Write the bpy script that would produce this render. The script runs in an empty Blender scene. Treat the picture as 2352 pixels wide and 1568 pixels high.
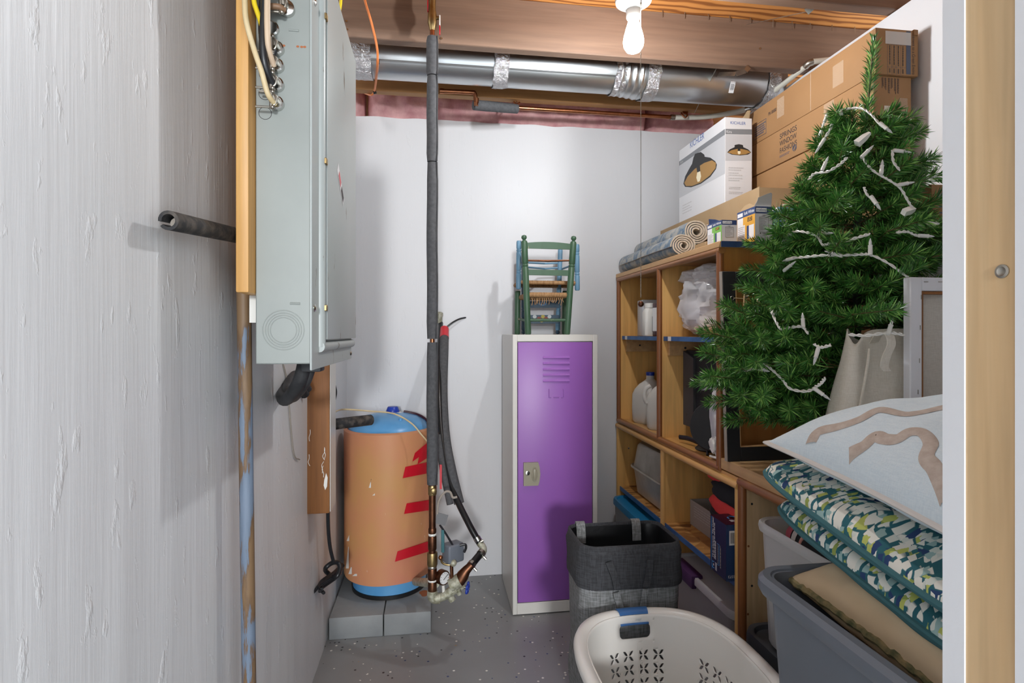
import bpy, bmesh, math, random
import numpy as np
from mathutils import Vector, Matrix, noise

random.seed(7)
rng = np.random.default_rng(7)
SC = bpy.context.scene
COL = SC.collection

# ------------------------------------------------------------------ camera
F, CX, HY, CAMZ = 1270.0, 1176.0, 765.0, 1.22
TH = math.atan(180 / F)
SN, CS = math.sin(TH), math.cos(TH)
cam = bpy.data.cameras.new('camera')
cam.sensor_fit = 'HORIZONTAL'
cam.sensor_width = 36
cam.lens = 36 * F / 2352
cam.shift_y = -(784 - HY) / 2352
cam.clip_start = 0.02
camo = bpy.data.objects.new('camera', cam)
COL.objects.link(camo)
camo.location = (0, 0, CAMZ)
camo.rotation_euler = (math.pi / 2, 0, -TH)
SC.camera = camo

# ------------------------------------------------------------------ world and light
w = bpy.data.worlds.new('world')
SC.world = w
w.use_nodes = True
w.node_tree.nodes['Background'].inputs['Color'].default_value = (0.86, 0.94, 1.0, 1)
w.node_tree.nodes['Background'].inputs['Strength'].default_value = 3.1

def lamp(name, kind, loc, energy, color=(1, 1, 1), rot=(0, 0, 0), **kw):
    l = bpy.data.lights.new(name, kind)
    l.energy = energy
    l.color = color
    for k, v in kw.items():
        setattr(l, k, v)
    o = bpy.data.objects.new(name, l)
    o.location = loc
    o.rotation_euler = rot
    COL.objects.link(o)
    return o

# lamp of the hallway behind the photographer
lamp('hallway_lamp', 'AREA', (-0.12, -4.5, 1.85), 175, (0.98, 0.99, 1.0), (math.radians(88), 0, 0),
     shape='DISK', size=0.5)
BULB = Vector((0.622, 1.667, 2.135))

SC.view_settings.view_transform = 'Standard'
SC.view_settings.look = 'None'
SC.view_settings.exposure = 0.0
SC.view_settings.gamma = 1.0
SC.view_settings.use_curve_mapping = False

# ------------------------------------------------------------------ helpers
def P(px, py, X=None, Y=None, Z=None, d=None):
    """Point of the room seen at a pixel, at a known plane."""
    u = (px - CX) / F
    v = (HY - py) / F
    rx = u * CS + SN
    ry = CS - u * SN
    if d is None:
        if Y is not None:
            d = Y / ry
        elif X is not None:
            d = X / rx
        else:
            d = (Z - CAMZ) / v
    return Vector((rx * d, ry * d, CAMZ + v * d))

def V(*a):
    return Vector(a)

def box(bm, x0, x1, y0, y1, z0, z1):
    vs = [bm.verts.new((x, y, z)) for x in (x0, x1) for y in (y0, y1) for z in (z0, z1)]
    for f in ((0, 1, 3, 2), (4, 6, 7, 5), (0, 4, 5, 1), (2, 3, 7, 6), (0, 2, 6, 4), (1, 5, 7, 3)):
        bm.faces.new([vs[i] for i in f])
    return vs

def B(x0, x1, y0, y1, z0, z1, r=0.0, seg=2):
    bm = bmesh.new()
    box(bm, x0, x1, y0, y1, z0, z1)
    if r > 0:
        bmesh.ops.bevel(bm, geom=bm.edges[:], offset=r, segments=seg, affect='EDGES', profile=0.5)
    return bm

def join(*bms):
    out = bmesh.new()
    for b in bms:
        me = bpy.data.meshes.new('t')
        b.to_mesh(me)
        out.from_mesh(me)
        bpy.data.meshes.remove(me)
        b.free()
    return out

def xf(bm, m):
    bmesh.ops.transform(bm, matrix=m, verts=bm.verts[:])
    return bm

def rotz(a):
    return Matrix.Rotation(a, 4, 'Z')

def frame(o, x, y, z):
    m = Matrix.Identity(4)
    for i, v in enumerate((x, y, z)):
        for k in range(3):
            m[k][i] = v[k]
    for k in range(3):
        m[k][3] = o[k]
    return m

def smooth(pts, n=6, closed=False):
    pts = [Vector(p) for p in pts]
    out = []
    N = len(pts)
    rngi = range(N if closed else N - 1)
    for i in rngi:
        p1, p2 = pts[i], pts[(i + 1) % N]
        p0 = pts[i - 1] if (i > 0 or closed) else p1 * 2 - p2
        p3 = pts[(i + 2) % N] if (i + 2 < N or closed) else p2 * 2 - p1
        for k in range(n):
            t = k / n
            out.append(0.5 * ((2 * p1) + (p2 - p0) * t + (2 * p0 - 5 * p1 + 4 * p2 - p3) * t * t + (3 * p1 - p0 - 3 * p2 + p3) * t ** 3))
    if not closed:
        out.append(pts[-1])
    return out

def tube(pts, r, n=10, closed=False, cap=True, bm=None, flat=1.0):
    bm = bm or bmesh.new()
    pts = [Vector(p) for p in pts]
    N = len(pts)
    rs = r if isinstance(r, (list, tuple)) else [r] * N
    T = []
    for i in range(N):
        a = pts[(i - 1) % N] if (closed or i > 0) else pts[i]
        b = pts[(i + 1) % N] if (closed or i < N - 1) else pts[i]
        t = (b - a)
        T.append(t.normalized() if t.length > 1e-9 else Vector((0, 0, 1)))
    up = Vector((0, 0, 1)) if abs(T[0].z) < 0.9 else Vector((1, 0, 0))
    nrm = (up - T[0] * up.dot(T[0])).normalized()
    rings = []
    for i in range(N):
        nrm = nrm - T[i] * nrm.dot(T[i])
        nrm.normalize()
        bn = T[i].cross(nrm)
        rings.append([bm.verts.new(pts[i] + (nrm * math.cos(2 * math.pi * k / n) + bn * flat * math.sin(2 * math.pi * k / n)) * rs[i]) for k in range(n)])
    for i in range(N if closed else N - 1):
        a, b = rings[i], rings[(i + 1) % N]
        for k in range(n):
            bm.faces.new((a[k], a[(k + 1) % n], b[(k + 1) % n], b[k]))
    if cap and not closed:
        bm.faces.new(rings[0][::-1])
        bm.faces.new(rings[-1])
    return bm

def lathe(prof, n=24, m=None, bm=None):
    """profile [(r, z)...] turned about the z axis"""
    bm = bm or bmesh.new()
    m = m or Matrix.Identity(4)
    rings = []
    for r, z in prof:
        if r < 1e-6:
            rings.append([bm.verts.new(m @ Vector((0, 0, z)))])
        else:
            rings.append([bm.verts.new(m @ Vector((r * math.cos(2 * math.pi * k / n), r * math.sin(2 * math.pi * k / n), z))) for k in range(n)])
    for a, b in zip(rings[:-1], rings[1:]):
        for k in range(n):
            k2 = (k + 1) % n
            if len(a) == 1 and len(b) == 1:
                continue
            if len(a) == 1:
                bm.faces.new((a[0], b[k2], b[k]))
            elif len(b) == 1:
                bm.faces.new((a[k], a[k2], b[0]))
            else:
                bm.faces.new((a[k], a[k2], b[k2], b[k]))
    if len(rings[0]) > 1:
        bm.faces.new(rings[0][::-1])
    if len(rings[-1]) > 1:
        bm.faces.new(rings[-1])
    return bm

def along(o, d):
    """matrix putting local z along d at o"""
    d = Vector(d).normalized()
    return Matrix.Translation(Vector(o)) @ d.to_track_quat('Z', 'Y').to_matrix().to_4x4()

def cyl(o, d, r, L, n=20, r2=None):
    return lathe([(r, 0), (r if r2 is None else r2, L)], n, along(o, d))

def ball(c, r, n=14, sz=1.0):
    k = n // 2
    return lathe([(r * math.sin(math.pi * i / k) if 0 < i < k else 0.0, -r * sz * math.cos(math.pi * i / k)) for i in range(k + 1)], n, Matrix.Translation(Vector(c)))

def prism(poly, depth, m=None):
    """2D outline in local xy, extruded along local +z"""
    bm = bmesh.new()
    m = m or Matrix.Identity(4)
    a = [bm.verts.new(m @ Vector((x, y, 0))) for x, y in poly]
    b = [bm.verts.new(m @ Vector((x, y, depth))) for x, y in poly]
    n = len(poly)
    bm.faces.new(a[::-1])
    bm.faces.new(b)
    for i in range(n):
        bm.faces.new((a[i], a[(i + 1) % n], b[(i + 1) % n], b[i]))
    return bm

def grid(fn, nu, nv, bm=None, closeu=False):
    bm = bm or bmesh.new()
    vs = [[bm.verts.new(fn(i / nu, j / nv)) for j in range(nv + 1)] for i in range(nu if closeu else nu + 1)]
    M = len(vs)
    for i in range(nu):
        for j in range(nv):
            bm.faces.new((vs[i][j], vs[(i + 1) % M][j], vs[(i + 1) % M][j + 1], vs[i][j + 1]))
    return bm

def rrect(w, h, r, n=5, cx=0, cy=0):
    out = []
    for sx, sy, a0 in ((1, 1, 0), (-1, 1, 90), (-1, -1, 180), (1, -1, 270)):
        for k in range(n + 1):
            a = math.radians(a0 + 90 * k / n)
            out.append((cx + sx * (w / 2 - r) + r * math.cos(a), cy + sy * (h / 2 - r) + r * math.sin(a)))
    return out

def loft(loops, cap0=True, cap1=True):
    bm = bmesh.new()
    R = [[bm.verts.new(p) for p in L] for L in loops]
    n = len(R[0])
    for a, b in zip(R[:-1], R[1:]):
        for k in range(n):
            bm.faces.new((a[k], a[(k + 1) % n], b[(k + 1) % n], b[k]))
    if cap0:
        bm.faces.new(R[0][::-1])
    if cap1:
        bm.faces.new(R[-1])
    return bm

def loc_of(o):
    while o.parent:
        o = o.parent
    return o.location

def obj(name, bm, mat, parent=None, sm=True, ang=38, local=False, fix=True):
    me = bpy.data.meshes.new(name)
    if isinstance(bm, bmesh.types.BMesh):
        if fix:
            bmesh.ops.recalc_face_normals(bm, faces=bm.faces[:])
        if parent is not None and not local:
            bmesh.ops.translate(bm, verts=bm.verts[:], vec=-loc_of(parent))
        bm.to_mesh(me)
        bm.free()
    else:
        me = bm
    for m in (mat if isinstance(mat, (list, tuple)) else [mat]):
        me.materials.append(m)
    if sm:
        me.shade_smooth()
        me.set_sharp_from_angle(angle=math.radians(ang))
    o = bpy.data.objects.new(name, me)
    COL.objects.link(o)
    if parent is not None:
        o.parent = parent
    return o

def thing(name, label, cat, loc=(0, 0, 0), group=None):
    o = bpy.data.objects.new(name, None)
    o.empty_display_size = 0.05
    COL.objects.link(o)
    o.location = loc
    o['label'] = label
    o['category'] = cat
    if group:
        o['group'] = group
    return o

def tag(o, label, cat, group=None):
    o['label'] = label
    o['category'] = cat
    if group:
        o['group'] = group
    return o

def struct(name, bm, mat, **k):
    o = obj(name, bm, mat, **k)
    o['kind'] = 'structure'
    return o

def text(s, size, o, right, up, mat, parent, name='lettering', align='LEFT', xs=1.0, lift=0.0007, bold=0.0, sp=1.0, width=None):
    c = bpy.data.curves.new('t', 'FONT')
    c.body = s
    c.size = size
    c.align_x = align
    c.align_y = 'CENTER'
    c.offset = bold
    c.space_character = sp
    t = bpy.data.objects.new('t', c)
    COL.objects.link(t)
    dg = bpy.context.evaluated_depsgraph_get()
    me = bpy.data.meshes.new_from_object(t.evaluated_get(dg))
    bm = bmesh.new()
    bm.from_mesh(me)
    bpy.data.objects.remove(t)
    bpy.data.curves.remove(c)
    bpy.data.meshes.remove(me)
    if width:
        xs = width / max(1e-6, max(v.co.x for v in bm.verts) - min(v.co.x for v in bm.verts))
    bm.transform(Matrix.Diagonal((xs, 1, 1, 1)))
    right = Vector(right).normalized()
    up = Vector(up).normalized()
    n = right.cross(up)
    bm.transform(frame(Vector(o) + n * lift, right, up, n))
    return obj(name, bm, mat, parent, sm=False, fix=False)

def decal(o, w, h, right, up, mat, parent, name='printed_panel', lift=0.0005, poly=None):
    right = Vector(right).normalized()
    up = Vector(up).normalized()
    n = right.cross(up)
    bm = bmesh.new()
    pts = poly or [(-w / 2, -h / 2), (w / 2, -h / 2), (w / 2, h / 2), (-w / 2, h / 2)]
    bm.faces.new([bm.verts.new(Vector(o) + right * x + up * y + n * lift) for x, y in pts])
    return obj(name, bm, mat, parent, sm=False, fix=False)

def lines(o, w, h, n, right, up, mat, parent, name='small_print', lift=0.0007, fill=0.45, ragged=0.4):
    """rows of unreadable small print"""
    right = Vector(right).normalized()
    up = Vector(up).normalized()
    nn = right.cross(up)
    bm = bmesh.new()
    for i in range(n):
        y = h / 2 - (i + 0.5) * h / n
        L = w * (1 - ragged * random.random())
        x = -w / 2
        while x < -w / 2 + L:
            ww = random.uniform(0.06, 0.16) * w
            hh = h / n * fill / 2
            bm.faces.new([bm.verts.new(Vector(o) + right * a + up * b + nn * lift) for a, b in ((x, y - hh), (x + ww, y - hh), (x + ww, y + hh), (x, y + hh))])
            x += ww + 0.02 * w
    return obj(name, bm, mat, parent, sm=False, fix=False)

def solid(o, t, off=-1):
    m = o.modifiers.new('solid', 'SOLIDIFY')
    m.thickness = t
    m.offset = off
    return o

def subsurf(o, n=1):
    m = o.modifiers.new('sub', 'SUBSURF')
    m.levels = n
    m.render_levels = n
    return o

def copy_thing(root, loc=None, label=None):
    r = root.copy()
    COL.objects.link(r)
    if loc is not None:
        r.location = loc
    if label:
        r['label'] = label
    for ch in root.children:
        c = ch.copy()
        COL.objects.link(c)
        c.parent = r
        for g in ch.children:
            e = g.copy()
            COL.objects.link(e)
            e.parent = c
    return r

# ------------------------------------------------------------------ materials
def hexc(h):
    h = h.lstrip('#')
    c = [int(h[i:i + 2], 16) / 255 for i in (0, 2, 4)]
    return tuple((x / 12.92 if x <= 0.04045 else ((x + 0.055) / 1.055) ** 2.4) for x in c) + (1,)

def col(c):
    return hexc(c) if isinstance(c, str) else tuple(c) + ((1,) if len(c) == 3 else ())

class NT:
    def __init__(s, name):
        s.m = bpy.data.materials.new(name)
        s.m.use_nodes = True
        s.t = s.m.node_tree
        s.b = s.t.nodes['Principled BSDF']
        s.tc = s.t.nodes.new('ShaderNodeTexCoord')
    def n(s, typ, **kw):
        x = s.t.nodes.new(typ)
        for k, v in kw.items():
            if k in x.inputs:
                x.inputs[k].default_value = v
            else:
                setattr(x, k, v)
        return x
    def l(s, a, b):
        s.t.links.new(a, b)
    def coords(s, scale=(1, 1, 1), rot=(0, 0, 0)):
        mp = s.n('ShaderNodeMapping')
        mp.inputs['Scale'].default_value = scale
        mp.inputs['Rotation'].default_value = rot
        s.l(s.tc.outputs['Object'], mp.inputs['Vector'])
        return mp.outputs['Vector']
    def noise(s, scale, stretch=(1, 1, 1), detail=4, rough=0.55, dist=0.0):
        x = s.n('ShaderNodeTexNoise', Scale=scale, Detail=detail, Roughness=rough, Distortion=dist)
        s.l(s.coords(stretch), x.inputs['Vector'])
        return x.outputs['Fac']
    def ramp(s, fac, stops, interp='LINEAR'):
        r = s.n('ShaderNodeValToRGB')
        r.color_ramp.interpolation = interp
        e = r.color_ramp.elements
        while len(e) < len(stops):
            e.new(0.5)
        for i, (p, c) in enumerate(stops):
            e[i].position = p
            e[i].color = col(c)
        s.l(fac, r.inputs['Fac'])
        return r.outputs['Color']
    def mix(s, fac, a, b):
        x = s.n('ShaderNodeMix', data_type='RGBA')
        for sock, v in ((x.inputs[0], fac), (x.inputs[6], a), (x.inputs[7], b)):
            if hasattr(v, 'links'):
                s.l(v, sock)
            else:
                sock.default_value = v if isinstance(v, (int, float)) else col(v)
        return x.outputs[2]
    def bump(s, h, strength=0.3, dist=0.002, prev=None):
        x = s.n('ShaderNodeBump', Strength=strength, Distance=dist)
        s.l(h, x.inputs['Height'])
        if prev is not None:
            s.l(prev, x.inputs['Normal'])
        s.l(x.outputs['Normal'], s.b.inputs['Normal'])
        return x.outputs['Normal']
    def base(s, v):
        if hasattr(v, 'links'):
            s.l(v, s.b.inputs['Base Color'])
        else:
            s.b.inputs['Base Color'].default_value = col(v)

def pbr(name, c, rough=0.5, metal=0.0, c2=None, scale=12, stretch=(1, 1, 1), bump=0.0, bscale=None, bstretch=None, bdist=0.001, spec=0.5, lo=0.35, hi=0.65, detail=4):
    t = NT(name)
    t.b.inputs['Roughness'].default_value = rough
    t.b.inputs['Metallic'].default_value = metal
    t.b.inputs['Specular IOR Level'].default_value = spec
    if c2 is not None:
        t.base(t.ramp(t.noise(scale, stretch, detail), [(lo, c), (hi, c2)]))
    else:
        t.base(c)
    if bump > 0:
        t.bump(t.noise(bscale or scale * 4, bstretch or stretch), bump, bdist)
    return t.m

def wood(name, c1, c2, axis='Z', scale=7, rough=0.5, knots=True, contrast=0.5):
    """grain running along an axis"""
    t = NT(name)
    st = {'X': (0.06, 1, 1), 'Y': (1, 0.06, 1), 'Z': (1, 1, 0.06)}[axis]
    a = t.noise(scale * 3, st, 5, 0.6, 0.6)
    b = t.noise(scale * 14, st, 3, 0.6, 0.2)
    cc = t.ramp(a, [(0.5 - contrast / 2, c1), (0.5 + contrast / 2, c2)])
    dk = t.ramp(b, [(0.35, (0.78, 0.78, 0.78)), (0.6, (1, 1, 1))])
    x = t.n('ShaderNodeMix', data_type='RGBA', blend_type='MULTIPLY')
    x.inputs[0].default_value = 0.8
    t.l(cc, x.inputs[6])
    t.l(dk, x.inputs[7])
    out = x.outputs[2]
    if knots:
        v = t.n('ShaderNodeTexVoronoi', Scale=scale * 0.55, Randomness=1.0)
        t.l(t.coords({'X': (0.5, 1.4, 1.4), 'Y': (1.4, 0.5, 1.4), 'Z': (1.4, 1.4, 0.5)}[axis]), v.inputs['Vector'])
        k = t.ramp(v.outputs['Distance'], [(0.03, (1, 1, 1)), (0.075, (0, 0, 0))])
        dkc = tuple(q * 0.35 for q in col(c1)[:3])
        out = t.mix(k, out, dkc)
    t.base(out)
    t.b.inputs['Roughness'].default_value = rough
    t.bump(b, 0.15, 0.001)
    return t.m

M = {}

def wallpaint(name, c, vert=1.0, pits=1.0):
    t = NT(name)
    t.base(t.ramp(t.noise(2.5, (1, 1, 0.35), 5), [(0.3, tuple(x * 0.955 for x in col(c)[:3])), (0.7, c)]))
    t.b.inputs['Roughness'].default_value = 0.42
    t.b.inputs['Specular IOR Level'].default_value = 0.35
    n1 = t.noise(95, (1, 1, 0.045), 4, 0.62)
    p = t.bump(n1, 0.22 * vert, 0.0028)
    n2 = t.noise(34, (1, 1, 0.4), 5)
    p = t.bump(t.ramp(n2, [(0.62, (0, 0, 0)), (0.76, (1, 1, 1))]), 0.55 * pits, 0.003, p)
    n3 = t.noise(15, (1, 1, 0.1), 3)
    t.bump(n3, 0.16 * vert, 0.010, p)
    return t.m

M['wall'] = wallpaint('white_painted_concrete', '#DCDDDF')
M['wall_b'] = wallpaint('white_painted_concrete_smooth', '#DADBDE', 0.45, 0.5)
M['drywall'] = pbr('white_drywall', '#E0E1E4', 0.6, bump=0.08, bscale=250)

def floormat():
    t = NT('grey_flake_epoxy')
    base = t.ramp(t.noise(3, (1, 1, 1), 5), [(0.3, '#868889'), (0.7, '#929495')])
    v = t.n('ShaderNodeTexVoronoi', Scale=58)
    t.l(t.coords(), v.inputs['Vector'])
    sep = t.n('ShaderNodeSeparateColor')
    t.l(v.outputs['Color'], sep.inputs['Color'])
    th = t.n('ShaderNodeMath', operation='MULTIPLY')
    t.l(sep.outputs['Blue'], th.inputs[0])
    th.inputs[1].default_value = 0.26
    lt = t.n('ShaderNodeMath', operation='LESS_THAN')
    t.l(v.outputs['Distance'], lt.inputs[0])
    t.l(th.outputs[0], lt.inputs[1])
    keep = t.n('ShaderNodeMath', operation='GREATER_THAN')
    t.l(sep.outputs['Green'], keep.inputs[0])
    keep.inputs[1].default_value = 0.55
    mm = t.n('ShaderNodeMath', operation='MULTIPLY')
    t.l(lt.outputs[0], mm.inputs[0])
    t.l(keep.outputs[0], mm.inputs[1])
    fl = t.ramp(sep.outputs['Red'], [(0, '#E8E8E2'), (0.42, '#D9D4C4'), (0.55, '#222428'), (0.78, '#3F4D75'), (0.92, '#A88F6A')], 'CONSTANT')
    t.base(t.mix(mm.outputs[0], base, fl))
    t.b.inputs['Roughness'].default_value = 0.32
    t.bump(t.noise(60), 0.05, 0.002)
    return t.m
M['floor'] = floormat()

M['joist'] = wood('old_joist_wood', '#6E5444', '#8E7462', 'X', 3.0, 0.6)
M['joist2'] = wood('pine_joist_wood', '#9A6A3E', '#B98A56', 'X', 3.0, 0.6)

def plywood():
    t = NT('fir_plywood')
    w_ = t.n('ShaderNodeTexWave', wave_type='BANDS', bands_direction='Y', Scale=5.0, Distortion=9.0, Detail=2.5)
    w_.inputs['Detail Scale'].default_value = 0.9
    t.l(t.coords((0.55, 2.2, 1)), w_.inputs['Vector'])
    t.base(t.ramp(w_.outputs['Fac'], [(0.25, '#C9894A'), (0.6, '#BA7A3E'), (0.85, '#8A5226')]))
    t.b.inputs['Roughness'].default_value = 0.55
    return t.m
M['ply'] = plywood()

M['pine'] = wood('pine', '#C9A476', '#DCC097', 'Z', 4, 0.5, knots=False)
M['pine_y'] = wood('pine_along_y', '#B98D5E', '#D2AC7C', 'Y', 4, 0.5, knots=True)
M['board'] = wood('backing_board_wood', '#B07C3E', '#D9A864', 'Z', 4, 0.45, knots=False)
M['board_dk'] = wood('rough_brown_plank', '#7A4A22', '#9C6634', 'Z', 5, 0.6)
M['honey'] = wood('honey_pine_panel', '#D8A058', '#ECBE7A', 'Z', 3, 0.35, knots=False)
M['honey_x'] = wood('honey_pine_board', '#D29A54', '#E6B874', 'Y', 3, 0.35, knots=False)
M['trim'] = wood('reddish_wood_trim', '#7E4A28', '#9A6238', 'Z', 5, 0.3, knots=False)
M['trim_y'] = wood('reddish_wood_rail', '#8A5530', '#B07A48', 'Y', 5, 0.3, knots=False)
M['hutchend'] = wood('hutch_end_wood', '#9A5F2C', '#C08848', 'Z', 2.2, 0.35, knots=False)
M['bluepaint'] = pbr('blue_paint', '#2E5688', 0.45, c2='#3E6DA4', scale=20)
M['navypaint'] = pbr('navy_paint', '#23395E', 0.45, c2='#2C4470', scale=20)

def osb():
    t = NT('oriented_strand_board')
    v = t.n('ShaderNodeTexVoronoi', Scale=16)
    t.l(t.coords((1, 2.6, 1), (0, 0, 0.6)), v.inputs['Vector'])
    sep = t.n('ShaderNodeSeparateColor')
    t.l(v.outputs['Color'], sep.inputs['Color'])
    t.base(t.ramp(sep.outputs['Red'], [(0, '#7A5028'), (0.35, '#A5733C'), (0.7, '#C49253'), (1, '#D4A768')]))
    t.b.inputs['Roughness'].default_value = 0.6
    return t.m
M['osb'] = osb()

def metalmat(name, c, rough, c2=None, scale=8, stretch=(1, 1, 1), bump=0.0):
    return pbr(name, c, rough, 1.0, c2, scale, stretch, bump)
M['galv'] = metalmat('galvanised_duct', '#D9DCDE', 0.33, '#C4C8CB', 6, (0.3, 1, 1), 0.05)
M['foil'] = metalmat('crinkled_foil', '#DADADA', 0.18, '#B7B7B9', 40)
t_ = NT('crinkled_foil_tape')
t_.base('#D6D6D8')
t_.b.inputs['Metallic'].default_value = 1
t_.b.inputs['Roughness'].default_value = 0.2
t_.bump(t_.noise(55, (1, 1, 1), 5, 0.6, 2.0), 0.9, 0.008)
M['foil'] = t_.m
M['steel'] = metalmat('worn_steel', '#9A968E', 0.38, '#B9B4AA', 30)
M['chrome'] = metalmat('bright_steel', '#C8C8C4', 0.2)
M['copper'] = metalmat('copper', '#B87A55', 0.3, '#9A6448', 25)
M['oldcopper'] = metalmat('tarnished_copper', '#7C5540', 0.42, '#5E3F30', 30)
M['brass'] = metalmat('old_brass', '#8F7850', 0.4, '#A9946A', 40)
M['corroded'] = pbr('corroded_brass', '#8C8A72', 0.6, 0.4, '#C5C4B4', 60, bump=0.4, bscale=90)
M['panelgrey'] = pbr('grey_enamel', '#8B918E', 0.42, c2='#929895', scale=6, bump=0.02, bscale=120)

def enamel():
    t = NT('worn_grey_enamel')
    n = t.noise(28, (1, 1, 0.35), 6, 0.6)
    a = t.ramp(n, [(0.0, '#A9B0AF'), (0.66, '#A9B0AF'), (0.70, '#6E6659'), (1, '#5A4A38')])
    t.base(a)
    t.b.inputs['Roughness'].default_value = 0.38
    return t.m
M['enamel'] = enamel()
M['foam'] = pbr('black_pipe_foam', '#4A4B4E', 0.85, c2='#57585B', scale=90, bump=0.25, bscale=350)
M['foam_dk'] = pbr('dusty_black_foam', '#2A2A2C', 0.8, c2='#6E655C', scale=40, lo=0.45, hi=0.8)
M['blackplastic'] = pbr('black_plastic', '#1A1B1D', 0.4)
M['blackmatte'] = pbr('matte_black', '#1C1D20', 0.7)
M['darkgrey'] = pbr('dark_grey_plastic', '#3A3B3E', 0.55)
M['rubber'] = pbr('black_rubber', '#26272A', 0.6, c2='#3A3A3C', scale=30)
M['cable_black'] = pbr('black_cable', '#202124', 0.35)
M['cable_cream'] = pbr('cream_cable', '#D8C6A0', 0.5, c2='#C8B388', scale=20)
M['cable_tan'] = pbr('tan_cable', '#CDB59B', 0.5)
M['cable_brown'] = pbr('brown_cable', '#84664E', 0.5)
M['cable_yellow'] = pbr('yellow_cable', '#E2C828', 0.4)
M['cable_orange'] = pbr('orange_cord', '#E08040', 0.5)
M['pex'] = pbr('white_pex', '#DAD8CC', 0.35)
M['white'] = pbr('white_plastic', '#E4E2DC', 0.3)
M['porcelain'] = pbr('porcelain', '#E8E8E6', 0.2)
M['white_enamel'] = pbr('white_locker_enamel', '#DAD8D2', 0.35, bump=0.02, bscale=400)
M['purple'] = pbr('purple_locker_enamel', '#955DB2', 0.38, bump=0.03, bscale=500)
M['purple2'] = pbr('purple_louvre_enamel', '#9A63B8', 0.35)
M['taupe'] = pbr('taupe_plastic', '#9C9684', 0.4)
M['poly'] = pbr('black_poly_pipe', '#18191B', 0.3)

def bluebrown():
    t = NT('flaking_blue_paint_on_wood')
    n = t.noise(55, (1, 1, 0.09), 6, 0.65)
    big = t.noise(4, (1, 1, 1), 3)
    ad = t.n('ShaderNodeMath', operation='MULTIPLY_ADD')
    t.l(big, ad.inputs[0])
    ad.inputs[1].default_value = 0.9
    t.l(n, ad.inputs[2])
    t.base(t.ramp(ad.outputs[0], [(0.72, '#717F92'), (0.87, '#667588'), (0.91, '#67503A'), (1.0, '#7A6146')]))
    t.b.inputs['Roughness'].default_value = 0.55
    t.bump(n, 0.2, 0.001)
    return t.m
M['pole'] = bluebrown()

def pink():
    t = NT('pink_fibreglass')
    t.base(t.ramp(t.noise(14, (1, 1, 1), 6), [(0.3, '#C2888C'), (0.7, '#EBBCBC')]))
    t.b.inputs['Roughness'].default_value = 0.8
    t.bump(t.noise(120, (1, 1, 1), 6), 0.5, 0.004)
    return t.m
M['pink'] = pink()

def jacket():
    t = NT('foam_jacket')
    n = t.noise(3.2, (1, 1, 0.8), 4)
    c = t.ramp(n, [(0.35, '#CB9660'), (0.5, '#CE8F66'), (0.68, '#CC8468')])
    spots = t.noise(45, (1, 1, 0.5), 4)
    t.base(t.mix(t.ramp(spots, [(0.72, (0, 0, 0)), (0.78, (1, 1, 1))]), c, '#E6DCD0'))
    t.b.inputs['Roughness'].default_value = 0.5
    return t.m
M['jacket'] = jacket()
M['tankblue'] = pbr('tank_blue_enamel', '#4E93CC', 0.3, c2='#66A7DA', scale=5)
M['deepblue'] = pbr('deep_blue_plastic', '#1F3FA8', 0.35)
M['redtape'] = pbr('red_tape', '#C8182A', 0.35)
M['greytape'] = pbr('grey_tape', '#6E6E70', 0.5)
M['block'] = pbr('grey_painted_block', '#828587', 0.6, c2='#8F9293', scale=8, bump=0.25, bscale=120)
M['rust'] = pbr('rust_stain', '#A8623A', 0.7)

def chairpaint(name, c, c2, wear):
    t = NT(name)
    n = t.noise(36, (1, 1, 0.12), 4, 0.6)
    t.base(t.ramp(n, [(0.0, c), (0.52, c2), (0.66, c2), (0.69, wear), (1, wear)]))
    t.b.inputs['Roughness'].default_value = 0.45
    return t.m
M['green'] = chairpaint('worn_green_paint', '#33503A', '#3E5E46', '#C8AE80')
M['bluechair'] = chairpaint('worn_blue_paint', '#5C88A6', '#6A94B0', '#8A7458')
M['darkblue'] = chairpaint('dark_blue_paint', '#2F4A5E', '#3A5468', '#4A4438')
M['rush'] = pbr('woven_rush', '#B08A60', 0.7, c2='#8C6842', scale=60, stretch=(2.5, 0.4, 0.4), bump=0.5, bscale=120, bstretch=(2.5, 0.3, 0.3), bdist=0.003)
M['flower_y'] = pbr('yellow_flower_paint', '#B8A848', 0.5)
M['flower_w'] = pbr('white_flower_paint', '#C8D0D2', 0.5)
M['flower_b'] = pbr('blue_flower_paint', '#5E86B0', 0.5)
M['flower_r'] = pbr('red_flower_paint', '#8A4038', 0.5)

M['card'] = pbr('brown_cardboard', '#A27B52', 0.75, c2='#9B744C', scale=4, bump=0.04, bscale=200)
M['card2'] = pbr('tan_cardboard', '#AE9471', 0.75, c2='#A58A66', scale=5)
M['cardgrey'] = pbr('grey_cardboard', '#9D948A', 0.7)
M['cardedge'] = pbr('cardboard_edge', '#8E6A48', 0.85)
M['ink'] = pbr('dark_print', '#3E3A3C', 0.7)
M['inkblue'] = pbr('slate_print', '#50586A', 0.7)
M['inkgrey'] = pbr('grey_print', '#B9B4B0', 0.7)
M['inklt'] = pbr('pale_print', '#CCCBCB', 0.7)
M['tapew'] = pbr('strapping_tape', '#D2C3B0', 0.3)
M['cartonwhite'] = pbr('white_carton', '#E2E2E4', 0.45)
M['cartonshade'] = pbr('grey_printed_area', '#C6C7CA', 0.45)
M['cartonband'] = pbr('dark_grey_band', '#83868A', 0.45)
M['brandblue'] = pbr('blue_lettering', '#4668A8', 0.5)
M['pureblack'] = pbr('black_print', '#2A2B2C', 0.5)
M['gold'] = pbr('gold_print', '#A9824A', 0.5)
M['lampwhite'] = pbr('pale_yellow_print', '#F6EBCB', 0.5)
M['whiteprint'] = pbr('white_print', '#E9E9EB', 0.5)
M['bluecarton'] = pbr('blue_carton', '#3E5E9A', 0.4)
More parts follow.
